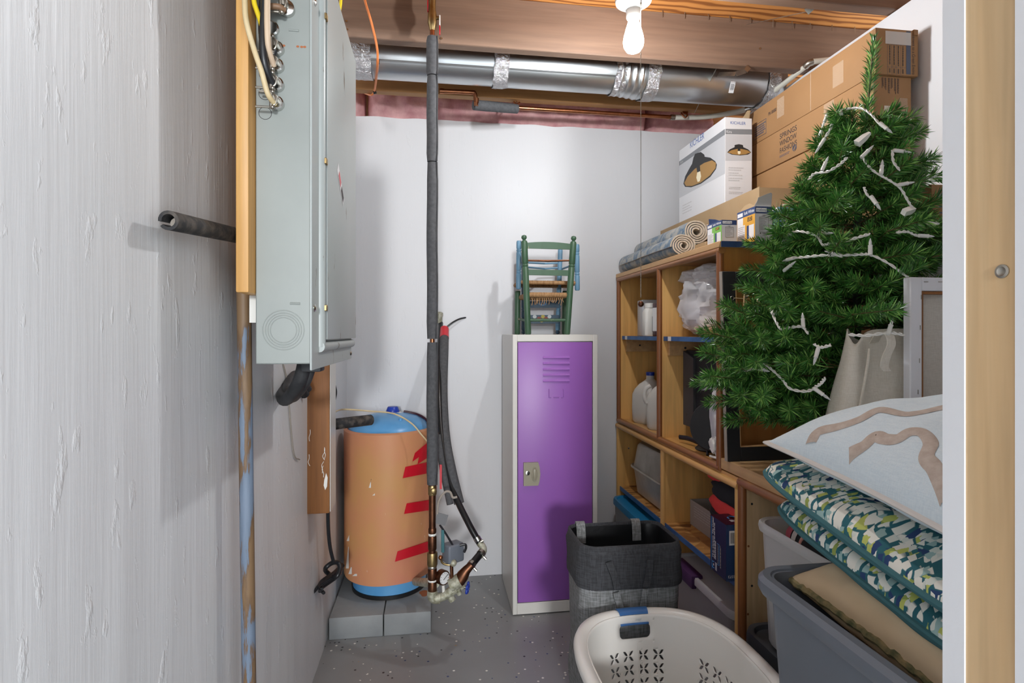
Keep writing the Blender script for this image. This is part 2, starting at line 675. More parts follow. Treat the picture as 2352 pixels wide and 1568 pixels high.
M['navycarton'] = pbr('navy_carton', '#2C4272', 0.4)
M['greencarton'] = pbr('green_carton', '#7CBB4E', 0.4)
M['yellowcarton'] = pbr('amber_carton', '#E0A63A', 0.4)
M['palecarton'] = pbr('pale_blue_carton', '#BFD3E2', 0.4)
M['greycarton'] = pbr('light_grey_carton', '#C4C6CA', 0.4)
M['skyblue'] = pbr('sky_blue_carton', '#7FAEDB', 0.35)
M['teal_lid'] = pbr('teal_carton_edge', '#2E93A8', 0.4)
M['tilebox'] = pbr('navy_glossy_carton', '#16233F', 0.35)
M['tilebox2'] = pbr('navy_carton_end', '#24406A', 0.35)
M['maroon'] = pbr('maroon_carton_top', '#3A1426', 0.35)
M['cyan'] = pbr('cyan_print', '#4C97D6', 0.4)

def rugmat():
    t = NT('faded_blue_grey_rug')
    n = t.noise(16, (1, 1, 1), 5, 0.65, 0.8)
    n2 = t.noise(300, (1, 1, 1), 2)
    c = t.ramp(n, [(0.35, '#5E7890'), (0.48, '#8A949C'), (0.6, '#B4B2AC'), (0.75, '#7A8894')])
    t.base(c)
    t.b.inputs['Roughness'].default_value = 0.95
    t.bump(n2, 0.5, 0.003)
    return t.m
M['rug'] = rugmat()
M['rugback'] = pbr('cream_rug_backing', '#CFC3B2', 0.9, c2='#BDAF9B', scale=60)

M['needle0'] = pbr('dark_green_needle', '#33602A', 0.34)
M['needle1'] = pbr('green_needle', '#4C8A3A', 0.32)
M['needle2'] = pbr('bright_green_needle', '#8ABB5E', 0.3)
M['twig'] = pbr('brown_wire_twig', '#5E4A2C', 0.7)
M['trunk'] = pbr('dark_green_pole', '#2A2A20', 0.6)

def glassy(name, c=(1, 1, 1), op=0.25, rough=0.15, tint=None):
    """thin clear plastic: part see-through, part sheen"""
    m = bpy.data.materials.new(name)
    m.use_nodes = True
    t = m.node_tree
    t.nodes.clear()
    out = t.nodes.new('ShaderNodeOutputMaterial')
    tr = t.nodes.new('ShaderNodeBsdfTransparent')
    tr.inputs['Color'].default_value = col(tint) if tint else (1, 1, 1, 1)
    pb = t.nodes.new('ShaderNodeBsdfPrincipled')
    pb.inputs['Base Color'].default_value = col(c)
    pb.inputs['Roughness'].default_value = rough
    mx = t.nodes.new('ShaderNodeMixShader')
    fr = t.nodes.new('ShaderNodeLayerWeight')
    fr.inputs['Blend'].default_value = 0.35
    ma = t.nodes.new('ShaderNodeMath')
    ma.operation = 'MULTIPLY_ADD'
    ma.use_clamp = True
    t.links.new(fr.outputs['Facing'], ma.inputs[0])
    ma.inputs[1].default_value = 0.6
    ma.inputs[2].default_value = op
    t.links.new(ma.outputs[0], mx.inputs[0])
    t.links.new(tr.outputs[0], mx.inputs[1])
    t.links.new(pb.outputs[0], mx.inputs[2])
    t.links.new(mx.outputs[0], out.inputs['Surface'])
    return m
M['bulbglass'] = glassy('clear_bulb_glass', (1, 1, 1), 0.04, 0.05)
M['clearbag'] = glassy('clear_plastic_bag', (0.92, 0.92, 0.94), 0.22, 0.12)
M['milk'] = glassy('translucent_jug_plastic', (0.72, 0.70, 0.66), 0.72, 0.35)
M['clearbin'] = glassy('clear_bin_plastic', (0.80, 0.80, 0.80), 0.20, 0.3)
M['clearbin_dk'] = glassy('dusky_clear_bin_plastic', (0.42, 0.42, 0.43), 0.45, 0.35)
M['tape'] = glassy('packing_tape', (0.80, 0.70, 0.56), 0.06, 0.2)
M['clearlight'] = glassy('clear_bulb_socket', (0.95, 0.95, 0.95), 0.5, 0.15)

def emit(name, c, s):
    m = bpy.data.materials.new(name)
    m.use_nodes = True
    b = m.node_tree.nodes['Principled BSDF']
    b.inputs['Base Color'].default_value = col(c)
    b.inputs['Emission Color'].default_value = col(c)
    b.inputs['Emission Strength'].default_value = s
    return m
M['glow'] = emit('lit_filament', (0.965, 0.985, 1.0), 1150)

M['steelpan'] = pbr('dull_roaster_aluminium', '#DEDBD5', 0.34, 0.6, '#C4C0B8', 9)
M['bluelid'] = pbr('blue_bin_lid', '#2486BC', 0.4)
M['greybin'] = pbr('pale_grey_bin', '#A9ACAF', 0.5)
M['greytote'] = pbr('slate_grey_tote', '#6A707A', 0.42, c2='#727882', scale=3)
M['blacklid'] = pbr('charcoal_lid', '#393C41', 0.45)
M['lidgrey'] = pbr('light_grey_lid', '#BDBEC0', 0.45)
M['purpleclip'] = pbr('purple_clip', '#4A2A58', 0.45)
M['red'] = pbr('coral_red_fabric', '#E8443E', 0.7)
M['blackfab'] = pbr('black_fabric', '#202124', 0.9)

def weave(name, c1, c2, s=420, rough=0.9):
    t = NT(name)
    a = t.noise(s, (1, 1, 0.08), 2)
    b = t.noise(s, (0.12, 0.12, 1.2), 2)
    ad = t.n('ShaderNodeMath', operation='ADD')
    t.l(a, ad.inputs[0])
    t.l(b, ad.inputs[1])
    ml = t.n('ShaderNodeMath', operation='MULTIPLY')
    t.l(ad.outputs[0], ml.inputs[0])
    ml.inputs[1].default_value = 0.5
    t.base(t.ramp(ml.outputs[0], [(0.4, c1), (0.6, c2)]))
    t.b.inputs['Roughness'].default_value = rough
    t.bump(ml.outputs[0], 0.25, 0.001)
    return t.m
M['hampergrey'] = weave('grey_linen_weave', '#6A6C6B', '#929496', 260)
M['hamperblack'] = weave('charcoal_linen_weave', '#323336', '#45464A', 260)
M['hamperin'] = pbr('black_liner', '#141517', 0.35, bump=0.3, bscale=30, bdist=0.004)
M['canvas'] = weave('cream_canvas', '#DDD5C6', '#E8E1D4', 500)
M['canvasback'] = weave('raw_canvas', '#C3BDB2', '#CFC9BF', 600)
M['whitecanvas'] = pbr('primed_white_canvas', '#E2E2E6', 0.7)
M['basket'] = pbr('white_basket_plastic', '#EDEBE6', 0.3)
M['grip'] = pbr('blue_grip', '#3C6CA8', 0.45)
M['pillowblue'] = weave('pale_blue_cotton', '#D0DEE6', '#DAE6EC', 500)
M['piping'] = pbr('pale_piping', '#D2CDC8', 0.85)
M['embroidery'] = pbr('taupe_embroidery', '#B5A497', 0.75, c2='#C4B6AA', scale=80, stretch=(1, 1, 1), bump=0.5, bscale=250)
M['suede'] = pbr('tan_suede', '#E2CBA8', 0.95, c2='#DAC09A', scale=6, bump=0.1, bscale=100)
M['fringe'] = pbr('braid_fringe', '#9E8E66', 0.9, c2='#5E6244', scale=60, bump=0.6, bscale=140)
M['tealpipe'] = pbr('teal_piping', '#3F6E74', 0.85)
M['tealback'] = pbr('teal_cloth', '#46777E', 0.9)

def mosaic():
    t = NT('teal_brushstroke_print')
    mp = t.coords((52, 105, 52), (0, 0, 0.25))
    nz = t.n('ShaderNodeTexNoise', Scale=5.0, Detail=2.0)
    t.l(t.tc.outputs['Object'], nz.inputs['Vector'])
    ad = t.n('ShaderNodeMix', data_type='VECTOR')
    vm = t.n('ShaderNodeVectorMath', operation='MULTIPLY_ADD')
    t.l(nz.outputs['Color'], vm.inputs[0])
    vm.inputs[1].default_value = (9, 9, 9)
    t.l(mp, vm.inputs[2])
    v = t.n('ShaderNodeTexVoronoi', feature='F1', distance='CHEBYCHEV', Scale=1.0, Randomness=0.85)
    t.l(vm.outputs[0], v.inputs['Vector'])
    sep = t.n('ShaderNodeSeparateColor')
    t.l(v.outputs['Color'], sep.inputs['Color'])
    big = t.noise(9, (1, 1, 1), 3)
    sh = t.n('ShaderNodeMath', operation='MULTIPLY_ADD')
    t.l(big, sh.inputs[0])
    sh.inputs[1].default_value = 0.9
    sh.inputs[2].default_value = -0.45
    sm_ = t.n('ShaderNodeMath', operation='ADD')
    t.l(sep.outputs['Red'], sm_.inputs[0])
    t.l(sh.outputs[0], sm_.inputs[1])
    c = t.ramp(sm_.outputs[0], [(0, '#2A4470'), (0.09, '#2F6A72'), (0.22, '#9FBEBB'), (0.32, '#EDEBE0'), (0.74, '#DDE2D8'), (0.87, '#C0C86A'), (0.96, '#98A656')], 'CONSTANT')
    dm = t.ramp(v.outputs['Distance'], [(0.47, (1, 1, 1)), (0.53, (0, 0, 0))])
    t.base(t.mix(dm, '#2C6670', c))
    t.b.inputs['Roughness'].default_value = 0.9
    return t.m
M['mosaic'] = mosaic()

# ================================================================== the room
XL, YB, XR, ZJ, ZS = -0.42, 2.78, 1.530, 2.30, 2.49
struct('floor', B(-0.6, 1.7, -2.4, 2.95, -0.06, 0), M['floor'], sm=False)

def rough_wall():
    def fn(u, v):
        y = -1.6 + u * (YB + 1.6)
        z = v * 2.28
        n = noise.noise((y * 14, z * 1.1, 3.1)) * 0.0016 + noise.noise((y * 3.0, z * 0.7, 9.0)) * 0.004
        return V(XL + n, y, z)
    bm = grid(fn, 260, 46)
    box(bm, -0.6, XL - 0.008, -1.6, 2.95, 0, 2.28)
    return bm
struct('wall_left', rough_wall(), M['wall'], fix=False, ang=60)
def back_wall():
    def fn(u, v):
        x = XL - 0.02 + u * (XR + 0.04 - XL)
        z = v * 2.282
        if v == 1:
            z += noise.noise((x * 9, 0, 5)) * 0.006
        return V(x, YB + noise.noise((x * 3, z * 0.8, 1.7)) * 0.003, z)
    bm = grid(fn, 130, 40)
    box(bm, XL - 0.1, XR + 0.1, YB + 0.006, 2.95, 0, 2.276)
    return bm
struct('wall_back', back_wall(), M['wall_b'], fix=False, ang=60)
struct('wall_right', B(XR, 1.66, 0.406, 2.95, 0, 2.297), M['drywall'], sm=False)
# partition beside the doorway, seen at its end
wf = struct('wall_front', join(B(0.42, 1.66, 0.387, 0.406, 0, 2.299), B(0.42, 1.66, 0.329, 0.348, 0, 2.299)), M['drywall'], sm=False)
st = obj('stud', B(0.4215, 0.51, 0.348, 0.387, 0, 2.299), M['pine'], wf, sm=False)
sp = P(2303, 623, X=0.4215)
sc = obj('screw', lathe([(0.0, 0), (0.0052, 0), (0.0052, 0.001), (0.0035, 0.0014), (0.0022, 0.0006), (0, 0.0004)], 18, along(sp, (-1, 0, 0))), M['steel'], st)

ceil = struct('ceiling', B(-0.6, 2.6, -1.6, 2.95, ZS, ZS + 0.03), M['ply'], sm=False)
for y0, y1, m in ((-1.0, -0.958, 'joist'), (-0.1, -0.058, 'joist'), (0.35, 0.392, 'joist'), (0.79, 0.832, 'joist'), (1.212, 1.254, 'joist'), (1.646, 1.688, 'joist'), (2.08, 2.122, 'joist'), (2.522, 2.566, 'joist2')):
    x1 = 2.6
    obj('joist', B(-0.6, x1, y0, y1, ZJ, ZS, 0.003, 1), M[m], ceil)
obj('rim_board', B(-0.6, 2.6, 2.90, 2.94, 2.28, ZS), M['joist2'], ceil, sm=False)
for px, py in ((1517, 41), (1565, 48), (1619, 52), (1666, 57), (1712, 62), (1765, 65), (1806, 70), (1849, 72), (1896, 78), (1945, 84)):
    p = P(px, py, Z=2.474)
    p.y = min(p.y, 2.072)
    obj('nail', cyl((p.x, p.y, ZS + 0.002), (random.uniform(-.05, .05), random.uniform(-.05, .05), -1), 0.0017, random.uniform(0.024, 0.032), 8, 0.0012), M['steel'], ceil)
for px, py in ((796, 49), (798, 68), (1014, 89), (1745, 112)):
    p = P(px, py, Y=2.08)
    obj('nail', cyl(p + V(0, -0.003, 0), (0, 1, 0), 0.004, 0.004, 10), M['chrome'], ceil)

def strap(name, pts, wdt, mat=M['steel'], th=0.0015):
    pts = [Vector(p) for p in pts]
    bm = bmesh.new()
    for a, b in zip(pts[:-1], pts[1:]):
        d = (b - a).normalized()
        s = d.cross(V(0, 1, 0)).normalized() * (wdt / 2)
        n = d.cross(s).normalized() * th
        vs = [bm.verts.new(q) for q in (a - s, a + s, b + s, b - s, a - s + n, a + s + n, b + s + n, b - s + n)]
        for f in ((0, 1, 2, 3), (7, 6, 5, 4), (0, 4, 5, 1), (1, 5, 6, 2), (2, 6, 7, 3), (3, 7, 4, 0)):
            bm.faces.new([vs[i] for i in f])
    return obj(name, bm, mat, ceil, sm=False)
strap('bridging_strap', [P(1648, 150, Y=2.135), P(1596, 256, Y=2.515)], 0.022)
strap('bridging_strap', [P(1720, 153, Y=2.076), P(1712, 163, Y=2.072), P(1690, 170, Y=2.078), P(1650, 171, Y=2.14)], 0.02)
strap('bridging_strap', [P(1884, -8, Y=1.700), P(1872, 10, Y=1.700), P(1852, 28, Y=1.72), P(1720, 56, Y=2.02)], 0.022)

# ------------------------------------------------------------------ pink insulation above the back wall
def batt(name, x0, x1, label, seed):
    def fn(u, v):
        x = x0 + (x1 - x0) * u
        a = math.pi * v
        bul = 0.045 + 0.034 * noise.noise((x * 7, v * 2.2, seed)) + 0.020 * noise.noise((x * 19, v * 5, seed)) + .008 * abs(noise.noise((x * 45, v * 9, seed)))
        e = min(1, min(u, 1 - u) * (x1 - x0) / 0.03) ** 0.5
        return V(x, 2.86 - math.sin(a) * (bul * e) - 0.055 * e, 2.276 + 0.19 * v + 0.008 * noise.noise((x * 12, 2, seed)))
    bm = grid(fn, max(10, int((x1 - x0) / 0.012)), 14)
    return tag(obj(name, bm, M['pink'], ang=80), label, 'insulation', 'pink insulation batts')
batt('insulation_batt', -0.415, P(836, 240, Y=2.76).x, 'short rounded pink insulation end beside the grey panel', 2.0)
batt('insulation_batt', P(839, 240, Y=2.76).x, 1.12, 'long pink fibreglass insulation batt along the back wall top', 5.0)
batt('insulation_batt', 1.124, 1.50, 'pink insulation batt end above the white lamp carton', 8.0)

# ------------------------------------------------------------------ air duct
duct = thing('air_duct', 'shiny round galvanised air duct under the ceiling joists', 'duct', (0.4, 2.32, 2.345))
DY, DZ = 2.322, 2.350
xe0, xe1 = P(1415, 200, Y=DY).x, P(1470, 200, Y=DY).x
def dsec(x0, x1, r0, r1, z0=DZ, z1=DZ, seams=0):
    pts, rs = [], []
    n = 12
    for i in range(n + 1):
        t = i / n
        pts.append(V(x0 + (x1 - x0) * t, DY, z0 + (z1 - z0) * t))
        rs.append(r0 + (r1 - r0) * t + (0.0035 if seams and i % 3 == 1 else 0))
    return tube(pts, rs, 36)
obj('duct_section', dsec(-0.419, P(1148, 160, Y=DY).x, 0.083, 0.083), M['galv'], duct)
obj('duct_section', dsec(P(1148, 160, Y=DY).x - 0.01, xe0, 0.085, 0.085), M['galv'], duct)
obj('elbow', dsec(xe0 - 0.005, xe1, 0.088, 0.096, DZ, DZ - 0.004, 1), M['galv'], duct)
obj('duct_section', dsec(xe1 - 0.01, 1.535, 0.0965, 0.0965, DZ - 0.004, DZ - 0.004), M['galv'], duct)
obj('seam', B(-0.40, xe0, DY - 0.074, DY - 0.071, DZ - 0.048, DZ - 0.041), M['galv'], duct, sm=False)
def foil(px0, px1, r, z=DZ):
    x0, x1 = P(px0, 170, Y=DY).x, P(px1, 170, Y=DY).x
    def fn(u, v):
        a = 2 * math.pi * v
        x = x0 + (x1 - x0) * u + 0.006 * noise.noise((v * 14, u * 3, px0))
        rr = r + 0.004 * noise.noise((u * 5 + px0, math.cos(a) * 6, math.sin(a) * 6)) + 0.0035
        return V(x, DY + rr * math.cos(a), z + rr * math.sin(a))
    return obj('foil_tape', grid(fn, 10, 60), M['foil'], duct, ang=25)
foil(808, 856, 0.085)
foil(1131, 1164, 0.086)
foil(1402, 1428, 0.087)
foil(1471, 1499, 0.098, DZ - 0.004)
foil(1738, 1764, 0.098, DZ - 0.004)
lp = P(1678, 203, Y=DY - 0.086)
lb = decal(lp + V(0, -0.012, 0.0), 0.023, 0.046, (1, 0, 0), V(0, -0.45, 0.9), M['whiteprint'], duct, 'barcode_label')
lines(lp + V(0, -0.0125, 0.0), 0.015, 0.025, 6, (1, 0, 0), V(0, -0.45, 0.9), M['ink'], lb, 'barcode', fill=0.5, ragged=0.0)

# ------------------------------------------------------------------ copper line and white tubing along the back joist
cp = thing('copper_water_line', 'thin copper pipe with white tubing running under the back joist', 'pipe', (0.6, 2.5, 2.28))
pa = P(1012, 209, Y=2.47)
pb_ = P(1092, 213, Y=2.47)
obj('copper_pipe', tube(smooth([pa, pb_ + V(-0.02, 0, 0), pb_ + V(-0.004, 0, -0.004), pb_ + V(0.0, 0, -0.02), P(1094, 243, Y=2.47)], 4), 0.0095, 14), M['copper'], cp)
obj('coupling', tube([P(1010, 209, Y=2.47), P(1020, 209.5, Y=2.47)], 0.0115, 14), M['copper'], cp)
obj('coupling', tube([P(1094, 226, Y=2.47), P(1094, 236, Y=2.47)], 0.0115, 14), M['copper'], cp)
fa, fb = P(1088, 241, Y=2.49), P(1188, 250, Y=2.56)
obj('foam_sleeve', tube([fa, fa + (fb - fa) * 0.3, fa + (fb - fa) * 0.7, fb], [0.022, 0.023, 0.022, 0.021], 16), M['foam'], cp)
ca, cb = P(1180, 247, Y=2.575), P(1540, 269, Y=2.60)
obj('copper_pipe', tube([ca, cb], 0.0095, 14), M['copper'], cp)
obj('coupling', tube([cb, cb + V(0.022, 0, 0)], 0.0135, 14), M['steel'], cp)
obj('tubing', tube(smooth([cb + V(0.02, 0, 0), P(1620, 268, Y=2.58), P(1690, 257, Y=2.5), P(1722, 248, Y=2.42)], 6), 0.0125, 14), M['pex'], cp)
obj('coupling', tube([P(1716, 250, Y=2.43), P(1728, 246, Y=2.40)], 0.0155, 14), M['chrome'], cp)
obj('tubing', tube(smooth([P(1726, 247, Y=2.40), P(1790, 200, Y=2.22), P(1852, 151, Y=2.06)], 6), 0.0105, 14), M['pex'], cp)
obj('elbow', tube(smooth([P(1850, 153, Y=2.065), P(1857, 146, Y=2.05), P(1868, 142, Y=2.04)], 4), 0.0135, 14), M['steel'], cp)
obj('tubing', tube([P(1866, 142, Y=2.04), P(1915, 137, Y=2.03)], 0.0115, 14), M['pex'], cp)
for px, py in ((1186, 236), (1571, 265)):
    q = P(px, py, Y=2.565)
    cl = obj('pipe_clip', join(tube(smooth([q + V(0.014, 0, 0.012), q + V(0.012, -0.012, -0.004), q + V(0, -0.016, -0.016), q + V(-0.012, -0.012, -0.004), q + V(-0.014, 0, 0.012)], 4), 0.004, 8),
                              lathe([(0.014, 0), (0.014, 0.004)], 14, along(q + V(0, -0.012, 0.012), (0, -1, 0.2)))), M['copper'], cp)

# ------------------------------------------------------------------ bare bulb fixture with pull chain
fx = thing('bulb_fixture', 'bare glowing bulb in a white porcelain pull-chain holder', 'light', (BULB.x, BULB.y, ZJ))
bx, by = BULB.x, BULB.y
obj('junction_box', lathe([(0.0, 0), (0.050, 0), (0.050, -0.026), (0.0, -0.026)], 8, Matrix.Translation((bx, by, ZJ))), M['steel'], fx)
obj('holder_base', lathe([(0.0, -0.026), (0.055, -0.026), (0.0575, -0.032), (0.055, -0.040), (0.036, -0.046), (0.028, -0.054), (0.025, -0.066), (0.0, -0.066)], 40, Matrix.Translation((bx, by, ZJ))), M['porcelain'], fx)
obj('socket', lathe([(0.0, -0.064), (0.0225, -0.064), (0.0225, -0.088), (0.020, -0.092), (0, -0.092)], 30, Matrix.Translation((bx, by, ZJ))), M['white'], fx)
bul = obj('bulb', lathe([(0.0155, -0.090), (0.017, -0.102), (0.023, -0.122), (0.030, -0.148), (0.0325, -0.164), (0.030, -0.180), (0.022, -0.193), (0.010, -0.199), (0, -0.200)], 32, Matrix.Translation((bx, by, ZJ))), M['bulbglass'], fx)
obj('filament', lathe([(0, -0.112), (0.007, -0.115), (0.014, -0.128), (0.0195, -0.150), (0.0195, -0.166), (0.012, -0.179), (0, -0.183)], 20, Matrix.Translation((bx, by, ZJ))), M['glow'], bul)
cz0, cz1 = ZJ - 0.058, P(1472, 683, Y=by - 0.03).z
cxp = P(1472, 400, Y=by - 0.03).x
chain = bmesh.new()
obj('chain_arm', tube([V(bx + 0.02, by - 0.005, ZJ - 0.056), V(cxp, by - 0.03, ZJ - 0.060)], 0.003, 8), M['steel'], fx)
z = cz0
while z > cz1:
    bmesh.ops.create_icosphere(chain, subdivisions=1, radius=0.0016, matrix=Matrix.Translation((cxp, by - 0.03, z)))
    z -= 0.0038
tube([V(cxp, by - 0.03, cz0), V(cxp, by - 0.03, cz1)], 0.0005, 5, bm=chain)
obj('bead_chain', chain, M['steel'], fx)
obj('chain_knob', ball((cxp, by - 0.03, P(1472, 698, Y=by - 0.03).z), 0.0092, 16), M['oldcopper'], fx)

# ------------------------------------------------------------------ electrical panel on its board
PY0, PY1, PXB, PXF, PZ0, PZ1 = 1.07, 1.56, -0.3235, -0.2262, 1.163, 1.985
board = obj('backing_board', B(-0.3465, -0.3245, 1.035, 1.50, 1.292, 2.27, 0.003, 2), M['board'])
tag(board, 'varnished wooden board edge behind the grey panel', 'board')
obj('spacer', B(-0.4195, -0.347, 1.38, 1.44, 1.30, 2.2), M['board_dk'], board, sm=False)
tag(obj('white_shim', B(-0.3450, -0.3248, 1.105, 1.165, 1.240, 1.2915), M['white_enamel'], sm=False), 'small white shim below the varnished board edge', 'shim')
pan = thing('breaker_panel', 'tall grey steel breaker panel mounted on the left wall', 'panel', (-0.27, 1.3, PZ0))
obj('box', B(PXB, PXF, PY0, PY1, PZ0, PZ1, 0.002, 1), M['panelgrey'], pan)
cv = obj('cover', B(PXF - 0.001, PXF + 0.003, PY0 - 0.004, PY1 + 0.006, PZ0 - 0.012, PZ1 + 0.006, 0.001, 1), M['enamel'], pan)
xc = PXF + 0.003
yr = P(742, 700, X=xc + 0.006).y
zr = PZ0 + 0.030
obj('ridge', join(tube([V(xc, yr, zr), V(xc, yr, PZ1 - 0.03)], 0.011, 12), tube([V(xc, yr - 0.008, zr), V(xc, PY1 - 0.006, zr)], 0.011, 12), tube([V(xc, yr - 0.008, PZ1 - 0.03), V(xc, PY1 - 0.006, PZ1 - 0.03)], 0.011, 12)), M['enamel'], cv)
door = obj('door', B(xc, xc + 0.012, yr + 0.016, PY1 + 0.002, zr + 0.014, PZ1 - 0.02, 0.002, 2), M['enamel'], pan)
xd = xc + 0.012
dk = P(782, 425, X=xd)
def sticker(c, w_, h_, ang, m, name, lift):
    r = V(0, math.cos(ang), math.sin(ang))
    u = V(0, -math.sin(ang), math.cos(ang))
    return decal(c, w_, h_, r, u, m, door, name, lift=lift)
sticker(dk, 0.10, 0.026, math.radians(-38), M['whiteprint'], 'sticker', 0.0006)
sticker(dk + V(0, -0.012, 0.010), 0.032, 0.018, math.radians(-38), M['redtape'], 'sticker_print', 0.0010)
sticker(dk + V(0, 0.022, -0.016), 0.035, 0.018, math.radians(-38), M['ink'], 'sticker_print', 0.0010)
for py in (38, 370, 707):
    q = P(749, py, X=xd)
    obj('hinge_clip', B(xc, xd + 0.002, q.y - 0.004, q.y + 0.010, q.z - 0.006, q.z + 0.006, 0.001, 1), M['brass'], door)
for px, py in ((723, 5), (722, 707)):
    q = P(px, py, X=xc)
    obj('screw', lathe([(0.0, 0.0035), (0.004, 0.003), (0.0075, 0.001), (0.0075, 0)], 14, along(q, (1, 0, 0))), M['chrome'], cv)
obj('screw', lathe([(0.0, 0.003), (0.004, 0.003), (0.007, 0.0)], 14, along((xc, PY1 - 0.012, PZ0 + 0.003), (1, 0, 0))), M['steel'], cv)
def ring(c, r, th=0.0010, m='enamel'):
    pts = [V(c.x + r * math.cos(a), PY0 - 0.0002, c.z + r * math.sin(a)) for a in [2 * math.pi * k / 36 for k in range(36)]]
    return obj('knockout_ring', tube(pts, th, 6, closed=True), M[m], pan)
kc = P(651, 758, Y=PY0)
for r in (0.0385, 0.0335, 0.029, 0.0245):
    ring(kc, r * 0.95, 0.0009, 'panelgrey')
for px, py in ((609, 215), (609, 260), (611, 172), (612, 140)):
    ring(P(px, py, Y=PY0), 0.0112, 0.0005, 'ink')
for px, py, ww in ((675, 70, .018), (678, 697, .018)):
    q = P(px, py, Y=PY0)
    obj('embossed_slot', tube([q + V(-ww / 2, 0, 0), q + V(ww / 2, 0, 0)], 0.0022, 8), M['panelgrey'], pan)
for px, py in ((652, 105), (684, 107), (693, 108), (700, 108), (640, 106)):
    decal(P(px, py, Y=PY0), 0, 0, (1, 0, 0), (0, 0, 1), M['rust'], pan, 'rust_spot', poly=[(0.003 * math.cos(k), 0.0022 * math.sin(k)) for k in range(6)])
def connector(px, py, big=1.0, rot=0.0):
    q = P(px, py, Y=PY0)
    co = obj('cable_connector', join(lathe([(0.0125 * big, 0), (0.0125 * big, 0.010), (0.010 * big, 0.012), (0.0, 0.012)], 22, along(q, (0, -1, 0)))), M['chrome'], pan)
    a = V(math.cos(rot), 0, math.sin(rot))
    b = V(-math.sin(rot), 0, math.cos(rot))
    o = q + V(0, -0.022, 0) - a * 0.006 * big
    obj('clamp', join(tube([o + b * 0.016 * big, o - b * 0.016 * big], 0.003, 8), tube(smooth([o + b * .014 * big, o + a * .008 + b * .006, o + a * .008 - b * .006, o - b * .014 * big], 4), 0.002, 8),
                      cyl(o + b * 0.014 * big, -a, 0.0022, 0.020, 8), cyl(o - b * 0.014 * big, -a, 0.0022, 0.026, 8),
                      ball(o + b * 0.014 * big + a * 0.003, 0.0042, 10), ball(o - b * 0.014 * big + a * 0.003, 0.0042, 10),
                      cyl(q + V(0, -0.008, 0.004), (0, -1, 0), 0.006, 0.014, 10)), M['steel'], co)
    return q
for py in (115, 154, 197, 240):
    connector(638, py)
connector(660, 24, 1.15)
q_ = P(625, 68, Y=PY0)
obj('knockout_ring', lathe([(0.0135, 0), (0.0135, 0.006), (0.011, 0.008), (0, 0.008)], 22, along(q_, (0, -1, 0))), M['chrome'], pan)

def cable(name, pix, r, mat, label, Y=1.03, flat=1.0, cat='cable', grp=None, ys=None):
    pts = [P(a, b, Y=(ys[i] if ys else Y)) for i, (a, b) in enumerate(pix)]
    o = obj(name, tube(smooth(pts, 7), r, 10, flat=flat), M[mat])
    return tag(o, label, cat, grp)
cable('cream_cable', [(560, -60), (562, 0), (566, 50), (585, 118), (601, 165), (615, 215), (632, 240)], 0.0048, 'cable_cream', 'long cream cable bending into the lowest connector of the panel', ys=[1.02, 1.02, 1.022, 1.025, 1.028, 1.035, 1.052])
cable('yellow_cable', [(578, -60), (583, 0), (590, 25), (598, 48), (606, 75)], 0.0045, 'cable_yellow', 'yellow cable left of the black cable at the panel', Y=1.04)
cable('black_cable', [(608, -60), (609, 0), (605, 60), (604, 110), (610, 155), (626, 194)], 0.0068, 'cable_black', 'thick black cable curving down into the panel side', ys=[1.03, 1.03, 1.03, 1.03, 1.035, 1.052])
cable('black_cable', [(600, -60), (601, 0), (599, 70), (606, 120), (622, 135), (632, 115)], 0.0045, 'cable_black', 'thin dark cable tucked behind the thick black cable', ys=[1.05] * 6)
cable('tan_cable', [(614, -60), (614, 0), (614, 60), (617, 110), (629, 152)], 0.0052, 'cable_tan', 'flat tan cable right of the black cable at the panel', ys=[1.022, 1.022, 1.022, 1.03, 1.05])
cable('brown_cable', [(600, 6), (620, 14), (640, 16), (654, 23)], 0.0055, 'cable_brown', 'short brown cable entering the topmost panel connector', ys=[1.052, 1.045, 1.045, 1.052])
cable('yellow_cable', [(783, -40), (783, 0), (780, 25), (774, 60)], 0.0045, 'cable_yellow', 'pale yellow cable hanging behind the top of the grey panel', Y=1.75)
oc = thing('orange_cord', 'orange cord hanging from the ceiling left of the foam-wrapped pipe', 'cord', P(860, 150, Y=2.0))
obj('cord', tube(smooth([P(832, -40, Y=1.95), P(838, 0, Y=1.95), P(854, 55, Y=1.98), (P(866, 110, Y=2.0)), P(867, 150, Y=2.03), P(863, 190, Y=2.3), P(860, 209, Y=2.50), P(853, 218, Y=2.54), P(838, 214, Y=2.6)], 7), 0.0042, 10), M['cable_orange'], oc)
obj('cable_tie', cyl(P(868, 142, Y=2.02) + V(0, 0, -0.007), (0, 0, 1), 0.0056, 0.014, 10), M['blackplastic'], oc)
obj('cable_tie', cyl(P(860, 211, Y=2.5) + V(-0.005, 0, -0.004), (1, 0, 0.3), 0.0066, 0.014, 10), M['blackplastic'], oc)

